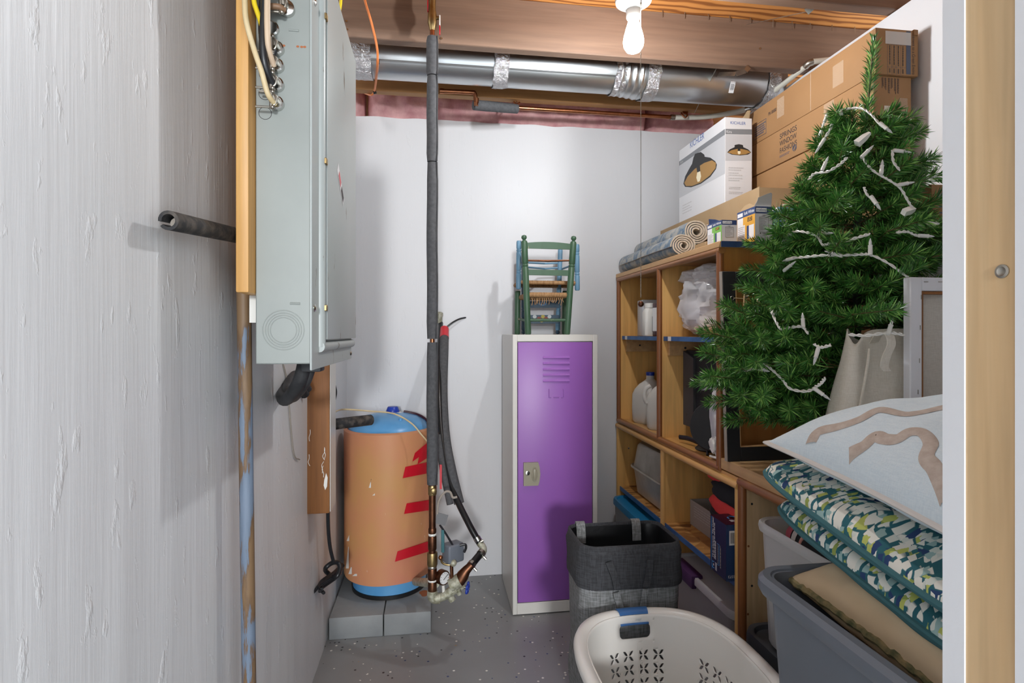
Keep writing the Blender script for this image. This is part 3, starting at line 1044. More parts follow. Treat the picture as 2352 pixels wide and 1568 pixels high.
# black split foam stub on the left wall
fs = thing('foam_pipe_stub', 'dusty black split foam tube sticking out along the left wall', 'pipe foam', P(430, 530, X=-0.385))
a_, b_ = P(408, 521, X=-0.386), P(560, 549, X=-0.372)
def cfoam(a, b, r, t, gap=0.55, n=18):
    d = (b - a).normalized()
    s = d.cross(V(0, 0, 1)).normalized()
    u = s.cross(d)
    bm = bmesh.new()
    L = []
    for p in (a, b):
        ring_o, ring_i = [], []
        for k in range(n + 1):
            ang = gap / 2 + (2 * math.pi - gap) * k / n + math.radians(200)
            v = s * math.cos(ang) + u * math.sin(ang)
            ring_o.append(bm.verts.new(p + v * r))
            ring_i.append(bm.verts.new(p + v * (r - t)))
        L.append((ring_o, ring_i))
    (o0, i0), (o1, i1) = L
    for k in range(n):
        bm.faces.new((o0[k], o0[k + 1], o1[k + 1], o1[k]))
        bm.faces.new((i0[k], i1[k], i1[k + 1], i0[k + 1]))
        bm.faces.new((o0[k], i0[k], i0[k + 1], o0[k + 1]))
        bm.faces.new((o1[k], o1[k + 1], i1[k + 1], i1[k]))
    for k in (0, n):
        bm.faces.new((o0[k], o1[k], i1[k], i0[k]))
    return bm
obj('foam_sleeve', cfoam(a_ + V(0, -0.03, 0.004), b_ + V(0, 0, 0.004), 0.0145, 0.005), M['foam_dk'], fs)
obj('core_pipe', tube([a_ + V(0.002, -0.008, 0.003), b_ + V(0, 0, .003)], 0.0092, 14), M['cardgrey'], fs)

# blue painted pole
pt, pb2 = P(560, 660, X=-0.375), P(572, 1568, X=-0.372)
dd = (pb2 - pt)
base = pt + dd * ((0.0 - pt.z) / dd.z)
top = pt + dd * ((1.42 - pt.z) / dd.z)
tag(obj('wooden_pole', tube([base, top], 0.0135, 16), M['pole']), 'long wooden pole with flaking blue paint leaning by the left wall', 'pole')

# rough plank below the panel, with plug cord
yk = 1.93
x0k, x1k = P(687, 1000, Y=yk).x, P(757, 1000, Y=yk).x
zk = P(720, 1181, Y=yk).z
plank = thing('wall_plank', 'rough brown plank with white paint smears below the grey panel', 'plank', (x0k, yk, zk))
obj('plank_face', B(x0k, x1k, yk, yk + 0.11, zk, 1.40, 0.006, 2), M['board_dk'], plank)
for seed in range(9):
    random.seed(seed + 40)
    cx_ = P(random.choice((700, 705, 712, 742, 745)), random.uniform(990, 1150), Y=yk - 0.0008)
    obj('paint_smear', tube(smooth([cx_ + V(random.uniform(-.006, .006), -0.0003, 0.02 - 0.013 * k) for k in range(4)], 4), 0.0009, 5), M['white'], plank)
random.seed(11)
sm0 = P(747, 1110, Y=yk)
obj('paint_smear', prism([(0, -.022), (.006, -.01), (.008, .02), (.003, .035), (-.003, .012), (-.005, -.006)], 0.0012, frame(sm0 + V(0, -0.0012, 0), V(1, 0, 0), V(0, 0, 1), V(0, 1, 0))), M['white'], plank)
obj('painted_edge', B(x1k + 0.0002, x1k + 0.0022, yk + 0.004, yk + 0.106, zk + 0.006, 1.39), M['white_enamel'], plank, sm=False)

# heavy black cable loop under the panel
bl = thing('black_service_cable', 'heavy black cable looping from under the grey panel', 'cable', P(680, 880, Y=1.35))
cpts = [P(700, 815, Y=1.28), P(697, 845, Y=1.29), P(686, 880, Y=1.31), P(668, 908, Y=1.36), P(653, 918, Y=1.45), P(648, 905, Y=1.58), P(658, 880, Y=1.68), P(675, 872, Y=1.78), P(700, 905, Y=1.86)]
obj('cable', tube(smooth(cpts, 8), 0.0155, 14), M['rubber'], bl)
obj('cable', tube(smooth([p + V(0.014, 0.01, 0.003) for p in cpts[:5]] + [p + V(0.012, 0.0, 0.016) for p in cpts[5:]], 8), 0.011, 12), M['rubber'], bl)
obj('gland', B(-0.2875, -0.245, 1.26, 1.305, 1.135, 1.163, 0.004, 2), M['darkgrey'], bl)
obj('wall_loop', tube(smooth([P(763, 878, Y=2.05), P(768, 900, Y=2.06), P(764, 922, Y=2.05)], 5), 0.010, 10), M['rubber'], bl)

# plug cord hanging below the plank, tied in a bundle
pc = thing('tied_black_cord', 'black cord tied in a bundle hanging beside the tank', 'cord', P(760, 1320, Y=2.15))
obj('cord', tube(smooth([P(753, 1150, Y=2.06), P(754, 1210, Y=2.08), P(758, 1255, Y=2.10), P(766, 1290, Y=2.12)], 8), 0.0068, 10), M['cable_black'], pc)
for k in range(6):
    o1 = V(0, -0.012 + 0.005 * k, 0.004 * ((k * 7) % 5 - 2))
    obj('cord_loop', tube(smooth([P(790 - 2 * k, 1290 + 5 * k, Y=2.2) + o1, P(768, 1312 + 3 * k, Y=2.15) + o1, P(742 - k, 1330 + 4 * k, Y=2.09) + o1, P(722 + 4 * k, 1350 + 2 * k, Y=2.05) + o1], 6), 0.0062, 9), M['cable_black'], pc)
kn = P(764, 1308, Y=2.13)
obj('knot', tube(smooth([kn + V(0.026 * math.cos(a), 0.014 * math.sin(a * 2), 0.026 * math.sin(a)) for a in [2 * math.pi * k / 8 for k in range(8)]], 5, True), 0.0085, 10, closed=True), M['cable_black'], pc)
tag(obj('thin_grey_cable', tube(smooth([P(648, 828, Y=1.62), P(660, 880, X=XL + .004), P(668, 980, X=XL + .004), P(676, 1045, X=XL + .004), P(688, 1055, X=XL + .006)], 6), 0.0022, 7), M['cardgrey']), 'thin grey wire hanging against the wall left of the brown plank', 'wire')

# ------------------------------------------------------------------ pressure tank on two blocks
zb = 0.088
bl_ = P(762, 1470, Z=0)
br_ = P(990, 1459, Z=0)
ym = bl_.y
xm = P(880, 1465, Z=0).x
for x0, x1, lab in ((-0.412, xm - 0.002, 'grey painted concrete block under the tank, next to the wall'), (xm + 0.002, br_.x, 'grey painted concrete block with a rust stain under the tank')):
    g = tag(obj('concrete_block', B(x0, x1, ym, 2.74, 0, zb, 0.004, 2), M['block']), lab, 'block', 'blocks under the tank')
    if x0 > -0.4:
        decal(V(x1 - 0.03, ym + 0.16, zb), 0, 0, (1, 0, 0), (0, 1, 0), M['rust'], g, 'rust_stain', poly=[(0.02 * math.cos(a) * (1 + .3 * math.sin(3 * a)), 0.03 * math.sin(a)) for a in [k * 0.5 for k in range(12)]])
TX, TY, TR = -0.197, 2.56, 0.203
tank = thing('pressure_tank', 'blue pressure tank wrapped in an orange foam jacket with red tape', 'tank', (TX, TY, zb))
T0 = Matrix.Translation((TX, TY, 0))
obj('base_ring', lathe([(0.158, zb), (0.166, zb), (0.166, zb + 0.016), (0.16, zb + 0.018), (0.150, zb + 0.018)], 48, T0), M['blackplastic'], tank)
obj('skirt', lathe([(0.150, zb + 0.004), (0.162, zb + 0.010), (0.162, 0.20), (0.15, 0.21)], 48, T0), M['tankblue'], tank)
def wobble(r, a, z):
    return r + 0.0035 * math.sin(3 * a + 1) + 0.002 * noise.noise((math.cos(a) * 2, math.sin(a) * 2, z * 3))
zt = 0.800
def jk(u, v):
    a = 2 * math.pi * u
    vv = [0, 0.012, 0.03] + [0.03 + 0.94 * k / 20 for k in range(1, 20)] + [0.97, 0.99, 1.0]
    k = int(round(v * (len(vv) - 1)))
    z = 0.158 + vv[k] * (zt - 0.158)
    r = wobble(TR, a, z)
    if k == 0:
        r -= 0.03
        z += 0.002
    elif k == len(vv) - 1:
        r -= 0.014
    return V(TX + r * math.cos(a), TY + r * math.sin(a), z)
obj('jacket', grid(jk, 72, 24, closeu=True), M['jacket'], tank, ang=50)
obj('dome', lathe([(0.186, zt - 0.07), (0.188, zt - 0.035), (0.180, zt - 0.002), (0.158, zt + 0.026), (0.122, zt + 0.044), (0.07, zt + 0.056), (0.03, zt + 0.060), (0, zt + 0.061)], 60, T0), M['tankblue'], tank)
vp = V(TX + 0.012, TY + 0.02, zt + 0.058)
obj('air_valve_cap', lathe([(0.03, 0), (0.03, 0.008), (0.024, 0.024), (0.021, 0.027), (0, 0.027)], 24, Matrix.Translation(vp)), M['deepblue'], tank)
obj('cap_label', lathe([(0.045, -0.004), (0.045, -0.001), (0.03, 0.003), (0.0, 0.003)], 10, Matrix.Translation(vp)), M['whiteprint'], tank)
obj('small_valve', join(lathe([(0.024, 0), (0.02, 0.006), (0.008, 0.008), (0, 0.008)], 16, Matrix.Translation(P(920, 972, Y=2.45))), lathe([(0.008, 0), (0.008, 0.022), (0, 0.024)], 12, Matrix.Translation(P(920, 972, Y=2.45)))), M['tankblue'], tank)
obj('dome_stripe', tube(smooth([V(TX + .06, TY + 0.03, zt + .058), V(TX + .12, TY + 0.02, zt + .045), V(TX + .158, TY - 0.005, zt + .027), V(TX + .178, TY - 0.03, zt - .0)], 5), 0.008, 8, flat=0.25), M['maroon'], tank)
def wrap(px0, px1, py0, py1, slope, name='red_tape', mat='redtape'):
    """tape strip conforming to the jacket"""
    def sol(px, py):
        u = (px - CX) / F
        rx, ry = u * CS + SN, CS - u * SN
        A = rx * rx + ry * ry
        Bq = -2 * (rx * TX + ry * TY)
        C = TX * TX + TY * TY - (TR + 0.0045) ** 2
        D = Bq * Bq - 4 * A * C
        d = (-Bq - math.sqrt(max(D, 0))) / (2 * A)
        return V(rx * d, ry * d, CAMZ + (HY - py) / F * d)
    return obj(name, grid(lambda u, v: sol(px0 + (px1 - px0) * u + (1 - u) * 6 * (0.5 - v), py0 + slope * u + (py1 - py0) * v), 14, 3), M[mat], tank)
wrap(928, 996, 1072, 1098, -14)
wrap(931, 996, 1156, 1180, -10)
wrap(910, 998, 1266, 1290, -28)
wrap(950, 984, 1040, 1060, -26)
wrap(962, 990, 1036, 1066, -20)
for px, py, w_, h_ in ((797, 1280, 4, 50), (803, 1310, 5, 16), (799, 1235, 3, 14), (812, 1320, 8, 5), (850, 1110, 2, 20), (858, 1135, 3, 5)):
    wrap(px, px + w_, py - h_ / 2, py + h_ / 2, 0, 'paint_smear', 'white')
tag(obj('tank_wire', tube(smooth([P(766, 947, Y=2.12), P(790, 940, Y=2.25), P(850, 944, Y=2.30), P(905, 950, Y=2.34), P(945, 972, Y=2.33), P(968, 998, Y=2.32), P(985, 1018, Y=2.28)], 7), 0.0032, 8), M['cable_cream']), 'cream wire draped over the blue tank top', 'wire')
fst = thing('foam_pipe_stub', 'black foam tube pointing over the blue tank top', 'pipe foam', P(810, 970, Y=2.2))
obj('foam_sleeve', tube([P(752, 976, Y=2.10), P(800, 970, Y=2.16), P(851, 964, Y=2.24)], 0.021, 16), M['foam_dk'], fst)

# ------------------------------------------------------------------ insulated riser in front of the tank
RY = 2.022
def rp(px, py):
    return P(px, py, Y=RY)
riser = thing('foam_wrapped_pipe', 'tall copper riser wrapped in grey foam from ceiling to the tank fittings', 'pipe', rp(1000, 1372))
rx_ = rp(993, 700).x
def seg(py0, py1, r, name, mat, n=18, x=None):
    a, b = rp(993, py0), rp(993, py1)
    return obj(name, tube([V(x if x is not None else rx_, RY, a.z), V(x if x is not None else rx_, RY, b.z)], r, n), M[mat], riser)
def sleeve(py0, py1, r, wob=0.0):
    a, b = rp(993, py0).z, rp(993, py1).z
    n = 10
    pts = [V(rx_ + wob * math.sin(i * 1.1), RY, a + (b - a) * i / n) for i in range(n + 1)]
    rs = [r * (0.86 if i in (0, n) else 1.0) for i in range(n + 1)]
    o = obj('foam_sleeve', tube(pts, rs, 20), M['foam'], riser)
    obj('foam_seam', tube([V(p.x + r * 0.82, p.y - r * 0.62, p.z) for p in pts], 0.0026, 6), M['rubber'], o)
    return o
seg(-40, 100, 0.0085, 'copper_pipe', 'copper', 14)
sleeve(86, 174, 0.0215)
sleeve(176, 372, 0.0205, 0.0006)
sleeve(374, 778, 0.0200, 0.001)
seg(774, 790, 0.0085, 'copper_pipe', 'copper', 14)
sleeve(786, 1112, 0.0205, 0.0008)
zv = rp(993, 42).z
obj('ball_valve', lathe([(0.010, -0.045), (0.012, -0.035), (0.0165, -0.02), (0.0165, 0.012), (0.0125, 0.03), (0.0125, 0.06), (0.0145, 0.075), (0.0145, 0.10)], 16, Matrix.Translation((rx_, RY, zv))), M['brass'], riser)
vh = obj('valve_stem', cyl((rx_, RY, zv), (1, -0.2, 0), 0.006, 0.026, 10), M['brass'], riser)
obj('valve_lever', join(B(rx_ + 0.024, rx_ + 0.029, RY - 0.012, RY + 0.004, zv - 0.028, zv + 0.008, 0.001, 1)), M['white'], vh)
obj('lever_grip', B(rx_ + 0.0245, rx_ + 0.0285, RY - 0.010, RY - 0.004, zv - 0.062, zv - 0.028, 0.001, 1), M['redtape'], vh)
obj('valve_tag', B(rx_ - 0.018, rx_ - 0.014, RY - 0.006, RY + 0.006, zv + 0.022, zv + 0.07, 0.001, 1), M['redtape'], riser)
seg(1108, 1372, 0.0125, 'copper_pipe', 'oldcopper', 16)
xx = rx_ + 0.004
def fit(py0, py1, r, mat='oldcopper', name='coupling'):
    a, b = rp(993, py0).z, rp(993, py1).z
    return obj(name, lathe([(r * 0.92, b), (r, b + 0.004), (r, a - 0.004), (r * 0.92, a)], 18, Matrix.Translation((rx_, RY, 0))), M[mat], riser)
fit(1114, 1136, 0.0155, 'brass')
obj('plug', lathe([(0.011, 0), (0.011, 0.012), (0.008, 0.014), (0, 0.014)], 8, along((rx_ + 0.004, RY - 0.012, rp(993, 1124).z), (0.1, -1, 0))), M['brass'], riser)
fit(1212, 1224, 0.0145, 'oldcopper')
fit(1224, 1229, 0.0150, 'white')
fit(1230, 1262, 0.0155, 'oldcopper')
fit(1268, 1298, 0.0190, 'brass')
fit(1298, 1304, 0.0165, 'steel')
fit(1304, 1330, 0.0165, 'oldcopper')
fit(1330, 1334, 0.0170, 'white')
fit(1334, 1360, 0.0160, 'oldcopper')
zl = rp(993, 1368).z
obj('elbow', tube(smooth([V(rx_, RY, zl + 0.02), V(rx_, RY, zl), V(rx_ + 0.008, RY, zl - 0.009), V(rx_ + 0.028, RY, zl - 0.010)], 4), 0.0185, 16), M['corroded'], riser)

# manifold with pressure switch, gauge and taps
mf = thing('tank_manifold', 'corroded brass manifold with pressure gauge and blue tap wheel', 'plumbing', rp(1040, 1370))
obj('body_pipe', tube([V(rx_ + 0.02, RY, zl - 0.010), rp(1020, 1368), rp(1048, 1350)], [0.015, 0.016, 0.018], 16), M['corroded'], mf)
obj('body_pipe', tube([rp(1000, 1345) + V(0, 0.02, 0), P(955, 1335, Y=2.38)], 0.0165, 16), M['corroded'], mf)
obj('tee', tube([rp(1034, 1345), rp(1056, 1332)], [0.023, 0.026], 16), M['corroded'], mf)
obj('drain_tap', tube(smooth([rp(1028, 1362), rp(1036, 1372), rp(1040, 1378)], 4), [0.012] * 4 + [0.0135] * 5, 12), M['corroded'], mf)
obj('drain_tap', tube(smooth([rp(1044, 1340), rp(1056, 1342), rp(1064, 1348)], 4), [0.012] * 9, 12), M['corroded'], mf)
obj('tap_spout', tube(smooth([rp(1052, 1345), rp(1052, 1355), rp(1056, 1364)], 4), 0.010, 12), M['corroded'], mf)
obj('tap_stem', tube([rp(1062, 1346), rp(1074, 1350)], 0.006, 10), M['steel'], mf)
wc = rp(1074, 1350)
wax = V(0.95, -0.3, -0.1).normalized()
Wm = along(wc, wax)
hw = obj('tap_wheel', join(tube([Wm @ V((0.0165 + 0.003 * math.cos(5 * a)) * math.cos(a), (0.0165 + 0.003 * math.cos(5 * a)) * math.sin(a), 0) for a in [2 * math.pi * k / 40 for k in range(40)]], 0.0042, 8, closed=True),
                           *[tube([wc, Wm @ V(0.016 * math.cos(a), 0.016 * math.sin(a), 0)], 0.0028, 6) for a in [2 * math.pi * k / 5 for k in range(5)]]), M['deepblue'], mf)
obj('riser_pipe', tube([rp(1038, 1336), rp(1037, 1290)], 0.0065, 12), M['oldcopper'], mf)
gc = rp(1021, 1326)
gax = V(0.62, -0.78, 0.02).normalized()
G = along(gc + V(-.004, 0, 0), gax)
gg = obj('gauge', lathe([(0, -0.018), (0.026, -0.018), (0.0265, 0.004), (0.0245, 0.008), (0.0225, 0.006), (0, 0.0045)], 28, G), M['oldcopper'], mf)
obj('gauge_face', lathe([(0.0215, 0.0066), (0, 0.0068)], 28, G), M['whiteprint'], gg)
obj('gauge_needle', tube([G @ V(-0.006, -0.004, 0.0085), G @ V(0.014, 0.010, 0.0085)], 0.0011, 5), M['pureblack'], gg)
for k in range(9):
    a = math.radians(-40 + 32 * k)
    obj('gauge_mark', tube([G @ V(0.016 * math.cos(a), 0.016 * math.sin(a), 0.0075), G @ V(0.0195 * math.cos(a), 0.0195 * math.sin(a), 0.0075)], 0.0007, 4), M['pureblack'], gg)
obj('gauge_stem', tube([gc + V(-0.005, 0, -0.025), rp(1019, 1362)], 0.006, 10), M['white'], mf)
sx0, sx1 = rp(1014, 1270).x, rp(1068, 1270).x
sw = obj('pressure_switch', xf(B(-0.034, 0.034, -0.026, 0.026, -0.034, 0.034, 0.008, 3), Matrix.Translation(rp(1041, 1272) + V(0, 0.02, 0)) @ rotz(0.55)), M['greytote'], mf)
obj('switch_nipple', join(ball(rp(1041, 1290) + V(0, -0.008, 0), 0.013, 14)), M['corroded'], sw)
obj('switch_tube', tube(smooth([rp(1012, 1278), rp(1016, 1292), rp(1030, 1297), rp(1038, 1294)], 5), 0.004, 8), M['brass'], mf)
obj('switch_dial', ball(rp(1012, 1279) + V(0, -0.004, 0), 0.0085, 12), M['copper'], mf)
obj('switch_cable', tube(smooth([rp(1004, 1180), rp(1008, 1150), rp(1022, 1130), rp(1034, 1130), rp(1040, 1142), rp(1050, 1141)], 6), 0.0042, 8), M['cardgrey'], mf)
obj('switch_cable', tube(smooth([rp(1010, 1205), rp(1022, 1222), rp(1033, 1240), rp(1040, 1252)], 6), 0.0038, 8), M['cable_black'], mf)
obj('switch_cable', tube(smooth([rp(1056, 1252), rp(1068, 1250), rp(1070, 1258), rp(1066, 1268)], 6), 0.0048, 8), M['cable_black'], mf)
obj('lever', xf(B(-0.006, 0.006, -0.004, 0.004, -0.042, 0.042, 0.003, 2), Matrix.Translation(rp(1017, 1242))), M['tealpipe'], mf)
obj('tape_flap', xf(B(-0.02, 0.02, -0.001, 0.001, -0.02, 0.02), Matrix.Translation(rp(1014, 1192)) @ Matrix.Rotation(0.3, 4, 'Y')), M['greytape'], mf, sm=False)
obj('tape_flap', xf(B(-0.004, 0.004, -0.001, 0.001, -0.045, 0.045), Matrix.Translation(rp(1005, 1100) + V(0.012, 0.03, 0))), M['redtape'], mf, sm=False)
hp = [rp(1052, 1338), rp(1072, 1308), rp(1084, 1296)]
obj('reducer', tube([hp[0], hp[0] * 0.45 + hp[1] * 0.55, hp[1], hp[2]], [0.021, 0.0225, 0.0165, 0.0125], 16), M['oldcopper'], mf)

# black poly feed pipe from the wall
fp = thing('black_feed_pipe', 'black feed pipe with split foam sleeves slanting to the manifold', 'pipe', P(1100, 1250, Y=2.3))
fpts = [P(1012, 742, Y=2.74), P(1010, 800, Y=2.60), P(1008, 880, Y=2.45), P(1012, 980, Y=2.34), P(1024, 1065, Y=2.26), P(1046, 1138, Y=2.20), P(1078, 1205, Y=2.14), P(1102, 1248, Y=2.11)]
obj('poly_pipe', tube(smooth(fpts, 8), 0.0125, 14), M['poly'], fp)
f1 = [P(1017, 756, Y=2.70), P(1016, 800, Y=2.58), P(1013, 900, Y=2.44), P(1018, 1000, Y=2.33), P(1032, 1080, Y=2.25), P(1050, 1156, Y=2.20)]
obj('foam_sleeve', tube(smooth([p + V(.008, 0, 0) for p in f1], 7), 0.0205, 16), M['foam'], fp)
obj('foam_sleeve', tube(smooth([P(1008, 1000, Y=2.32), P(1016, 1070, Y=2.25), P(1034, 1158, Y=2.19)], 7), 0.0135, 14), M['foam'], fp)
f2 = smooth([p + V(.008, 0, 0) for p in f1], 7)
obj('red_tape', tube(f2[0:5], 0.0218, 16, cap=False), M['redtape'], fp)
e = fpts[-1]
obj('hose_clamp', lathe([(0.0145, -0.008), (0.0145, 0.008)], 18, along(P(1097, 1238, Y=2.115), (fpts[-1] - fpts[-2]))), M['chrome'], fp)
obj('clamp_screw', cyl(P(1104, 1244, Y=2.10), (1, 0, 0.5), 0.005, 0.012, 8), M['steel'], fp)
obj('barb_elbow', tube(smooth([P(1101, 1246, Y=2.11), P(1110, 1258, Y=2.10), P(1108, 1270, Y=2.09), P(1100, 1276, Y=2.08)], 4), 0.0135, 14), M['corroded'], fp)
obj('poly_pipe', tube([P(1103, 1272, Y=2.085), P(1080, 1300, Y=2.03)], 0.0135, 14), M['poly'], fp)
for px, py, Yc in ((1105, 1270, 2.085), (1083, 1296, 2.04)):
    q = P(px, py, Y=Yc)
    d_ = (P(1103, 1272, Y=2.085) - P(1080, 1300, Y=2.03))
    obj('hose_clamp', lathe([(0.0155, -0.007), (0.0155, 0.007)], 18, along(q, d_)), M['steel'], fp)
    obj('clamp_screw', cyl(q + V(0.008, -0.008, -0.010), (0.7, -0.2, -0.7), 0.005, 0.014, 8), M['steel'], fp)
wi = thing('wall_inlet', 'small brass inlet with a dark wire on the back wall', 'plumbing', P(1010, 730, Y=YB))
obj('inlet_valve', join(lathe([(0.015, 0), (0.015, 0.03), (0.0185, 0.035), (0.0185, 0.05), (0.010, 0.056)], 14, Matrix.Translation(P(1009, 742, Y=2.74)))), M['corroded'], wi)
obj('wire', tube(smooth([P(1024, 752, Y=2.70), P(1040, 740, Y=2.72), P(1056, 732, Y=2.75), P(1070, 729, Y=2.783)], 5), 0.0042, 8), M['cable_black'], wi)

# ------------------------------------------------------------------ locker
LX0, LX1, LY0, LY1, LH = 0.338, 0.716, 2.362, 2.728, 1.214
lk = thing('locker', 'white metal locker with a tall purple door', 'locker', ((LX0 + LX1) / 2, (LY0 + LY1) / 2, 0))
dx0, dx1, dz0, dz1 = P(1188, 780, Y=LY0).x, P(1362, 780, Y=LY0).x, P(1190, 1386, Y=LY0).z, P(1190, 784, Y=LY0).z
fz = 0.02
bodyb = join(B(LX0, LX1, LY0 + fz, LY1, 0.004, LH, 0.002, 1))
obj('body', bodyb, M['white_enamel'], lk)
obj('frame', join(B(LX0, dx0, LY0, LY0 + fz, 0.004, LH, .0015, 1), B(dx1, LX1, LY0, LY0 + fz, 0.004, LH, .0015, 1), B(dx0, dx1, LY0, LY0 + fz, dz1, LH, .0015, 1), B(dx0, dx1, LY0, LY0 + fz, 0.004, dz0, .0015, 1)), M['white_enamel'], lk)
dr = obj('door', B(dx0 + 0.003, dx1 - 0.003, LY0 + 0.001, LY0 + 0.018, dz0 + 0.003, dz1 - 0.003, 0.002, 2), M['purple'], lk)
yd = LY0 + 0.001
for k in range(5):
    z_ = P(1277, 820 + 13.4 * k, Y=yd).z
    xa, xb = P(1247, 820, Y=yd).x, P(1308, 820, Y=yd).x
    pr_ = prism([(0.0, 0.005), (-0.006, -0.002), (-0.006, -0.004), (0, -0.006)], xb - xa, frame(V(xa, yd, z_), V(0, 1, 0), V(0, 0, 1), V(1, 0, 0)))
    obj('louvre', pr_, M['purple2'], dr, sm=False)
for pts in ([(1261, 893), (1261, 913), (1266, 913)], [(1271, 912), (1284, 912)], [(1289, 913), (1294, 912), (1294, 893)]):
    obj('card_holder', tube([P(a, b, Y=yd - 0.001) for a, b in pts], 0.002, 6), M['purple'], dr)
lkp = P(1220, 1087, Y=yd)
lw, lh = 37 / F * 2.39, 53 / F * 2.39
plate = obj('latch', prism([(-lw / 2, -lh / 2), (lw / 2 - .006, -lh / 2), (lw / 2, -lh * .3), (lw / 2 + .003, 0), (lw / 2, lh * .3), (lw / 2 - .006, lh / 2), (-lw / 2, lh / 2)], 0.014, frame(lkp, V(1, 0, 0), V(0, 0, 1), V(0, -1, 0))), M['taupe'], dr)
bmesh_ = [(0.021 * (0.55 if math.cos(a) < 0 else 0.62) * math.cos(a) + 0.012, 0.040 * (0.5) * math.sin(a)) for a in [2 * math.pi * k / 20 for k in range(20)]]
obj('latch_recess', tube([lkp + V(x * 1.0, -0.0145, z_ * 1.5) for x, z_ in bmesh_], 0.0022, 6, closed=True), M['taupe'], plate)
obj('latch_lever', B(lkp.x + 0.006, lkp.x + 0.020, lkp.y - 0.020, lkp.y - 0.012, lkp.z - 0.022, lkp.z + 0.024, 0.004, 2), M['taupe'], plate)
kl = lkp + V(-0.018, -0.014, 0.006)
obj('lock_cylinder', lathe([(0.0095, 0), (0.0095, 0.003), (0.007, 0.004), (0.0, 0.003)], 20, along(kl, (0, -1, 0))), M['chrome'], plate)

# ------------------------------------------------------------------ two small chairs on the locker
def post(name, a, b, r, mat, parent, rings=(), n=14, taper=1.0):
    a, b = Vector(a), Vector(b)
    L = (b - a).length
    prof = [(0, 0), (r * 0.8, 0), (r, 0.006)]
    ts = sorted(rings)
    for t in ts:
        z_ = t * L
        prof += [(r, z_ - 0.010), (r * 0.78, z_ - 0.006), (r * 0.98, z_ - 0.002), (r * 0.98, z_ + 0.002), (r * 0.78, z_ + 0.006), (r, z_ + 0.010)]
    prof += [(r * taper, L - 0.006), (r * taper * 0.82, L), (0, L)]
    return obj(name, lathe(prof, n, along(a, b - a)), M[mat], parent)
gch = thing('small_green_chair', 'small worn green chair with a rush seat, back turned, on the locker', 'chair', (0.52, 2.5, LH))
YF, YK = 2.415, 2.625
def gp(px, py, Y):
    return P(px, py, Y=Y)
def zon(p, z_=LH):
    p = p.copy()
    p.z = z_
    return p
lb0, lb1 = zon(gp(1213, 767, YF)), gp(1204, 553, YF)
rb0, rb1 = zon(gp(1302, 767, YF)), gp(1317, 555, YF)
for a, b in ((lb0, lb1), (rb0, rb1)):
    post('post', a, b, 0.0142, 'green', gch, rings=(0.74,))
    obj('finial', lathe([(0.010, 0), (0.006, 0.004), (0.011, 0.010), (0.0125, 0.016), (0.010, 0.023), (0, 0.027)], 14, along(b, b - a)), M['green'], gch)
def slat(pl, pr, h, bow, mat, parent, name='back_slat', th=0.008):
    pl, pr = Vector(pl), Vector(pr)
    n = 10
    bm = bmesh.new()
    rows = []
    for i in range(n + 1):
        t = i / n
        p = pl.lerp(pr, t)
        arch = bow * (1 - (2 * t - 1) ** 2)
        rows.append([bm.verts.new(p + V(0, dy, dz)) for dy, dz in ((-th / 2, -h / 2), (-th / 2, h / 2 + arch), (th / 2, h / 2 + arch), (th / 2, -h / 2))])
    for a, b in zip(rows[:-1], rows[1:]):
        for k in range(4):
            bm.faces.new((a[k], a[(k + 1) % 4], b[(k + 1) % 4], b[k]))
    bm.faces.new(rows[0][::-1])
    bm.faces.new(rows[-1])
    return obj(name, bm, M[mat], parent, sm=False)
slat(gp(1207, 564, YF), gp(1314, 567, YF), 0.024, 0.007, 'green', gch)
slat(gp(1210, 625, YF), gp(1309, 627, YF), 0.025, 0.0, 'green', gch)
obj('spindle', tube([gp(1208, 598, YF), gp(1260, 599, YF), gp(1311, 598, YF)], [0.004, 0.005, 0.004], 8), M['oldcopper'], gch)
post('leg', zon(gp(1188, 767, YK)), gp(1189, 668, YK), 0.0135, 'green', gch)
post('leg', zon(gp(1297, 767, YK)), gp(1298, 668, YK), 0.0135, 'green', gch)
obj('stretcher', tube([gp(1217, 735, YF), gp(1303, 735, YF)], 0.007, 10), M['green'], gch)
obj('stretcher', tube([gp(1190, 732, YK), gp(1217, 738, YF)], 0.006, 10), M['green'], gch)
obj('stretcher', tube([gp(1296, 732, YK), gp(1304, 738, YF)], 0.006, 10), M['green'], gch)
zs_ = gp(1260, 677, YF).z
def rushseat(x0, x1, y0, y1, z_, th, parent, sag=0.004, strands=30):
    bm = bmesh.new()
    n = strands
    for (a, b, ax) in ((V(x0, y0, z_), V(x1, y0, z_), 0), (V(x0, y1, z_), V(x1, y1, z_), 0), (V(x0, y0, z_), V(x0, y1, z_), 1), (V(x1, y0, z_), V(x1, y1, z_), 1)):
        pts = [a.lerp(b, i / (n * 4)) for i in range(n * 4 + 1)]
        rs = [th * (0.92 + 0.10 * abs(math.sin(i * math.pi / 4)) + 0.05 * random.random()) for i in range(n * 4 + 1)]
        tube(pts, rs, 10, bm=bm)
    grid(lambda u, v: V(x0 + (x1 - x0) * u, y0 + (y1 - y0) * v, z_ + 0.006 - sag * math.sin(math.pi * u) * math.sin(math.pi * v)), 20, 14, bm)
    return obj('rush_seat', bm, M['rush'], parent, ang=70)
rushseat(gp(1213, 677, YF).x, gp(1303, 677, YF).x, YF + 0.006, YK, zs_, 0.0115, gch)
for k in range(16):
    x_ = gp(1222 + 70 * k / 15, 690, YF - 0.012)
    obj('rush_strand', tube(smooth([x_ + V(0, 0.004, 0.012), x_ + V(random.uniform(-.004, .004), -0.002, -0.002), x_ + V(random.uniform(-.008, .008), 0.0, -random.uniform(0.006, 0.022))], 4), 0.0016, 5), M['rush'], gch)

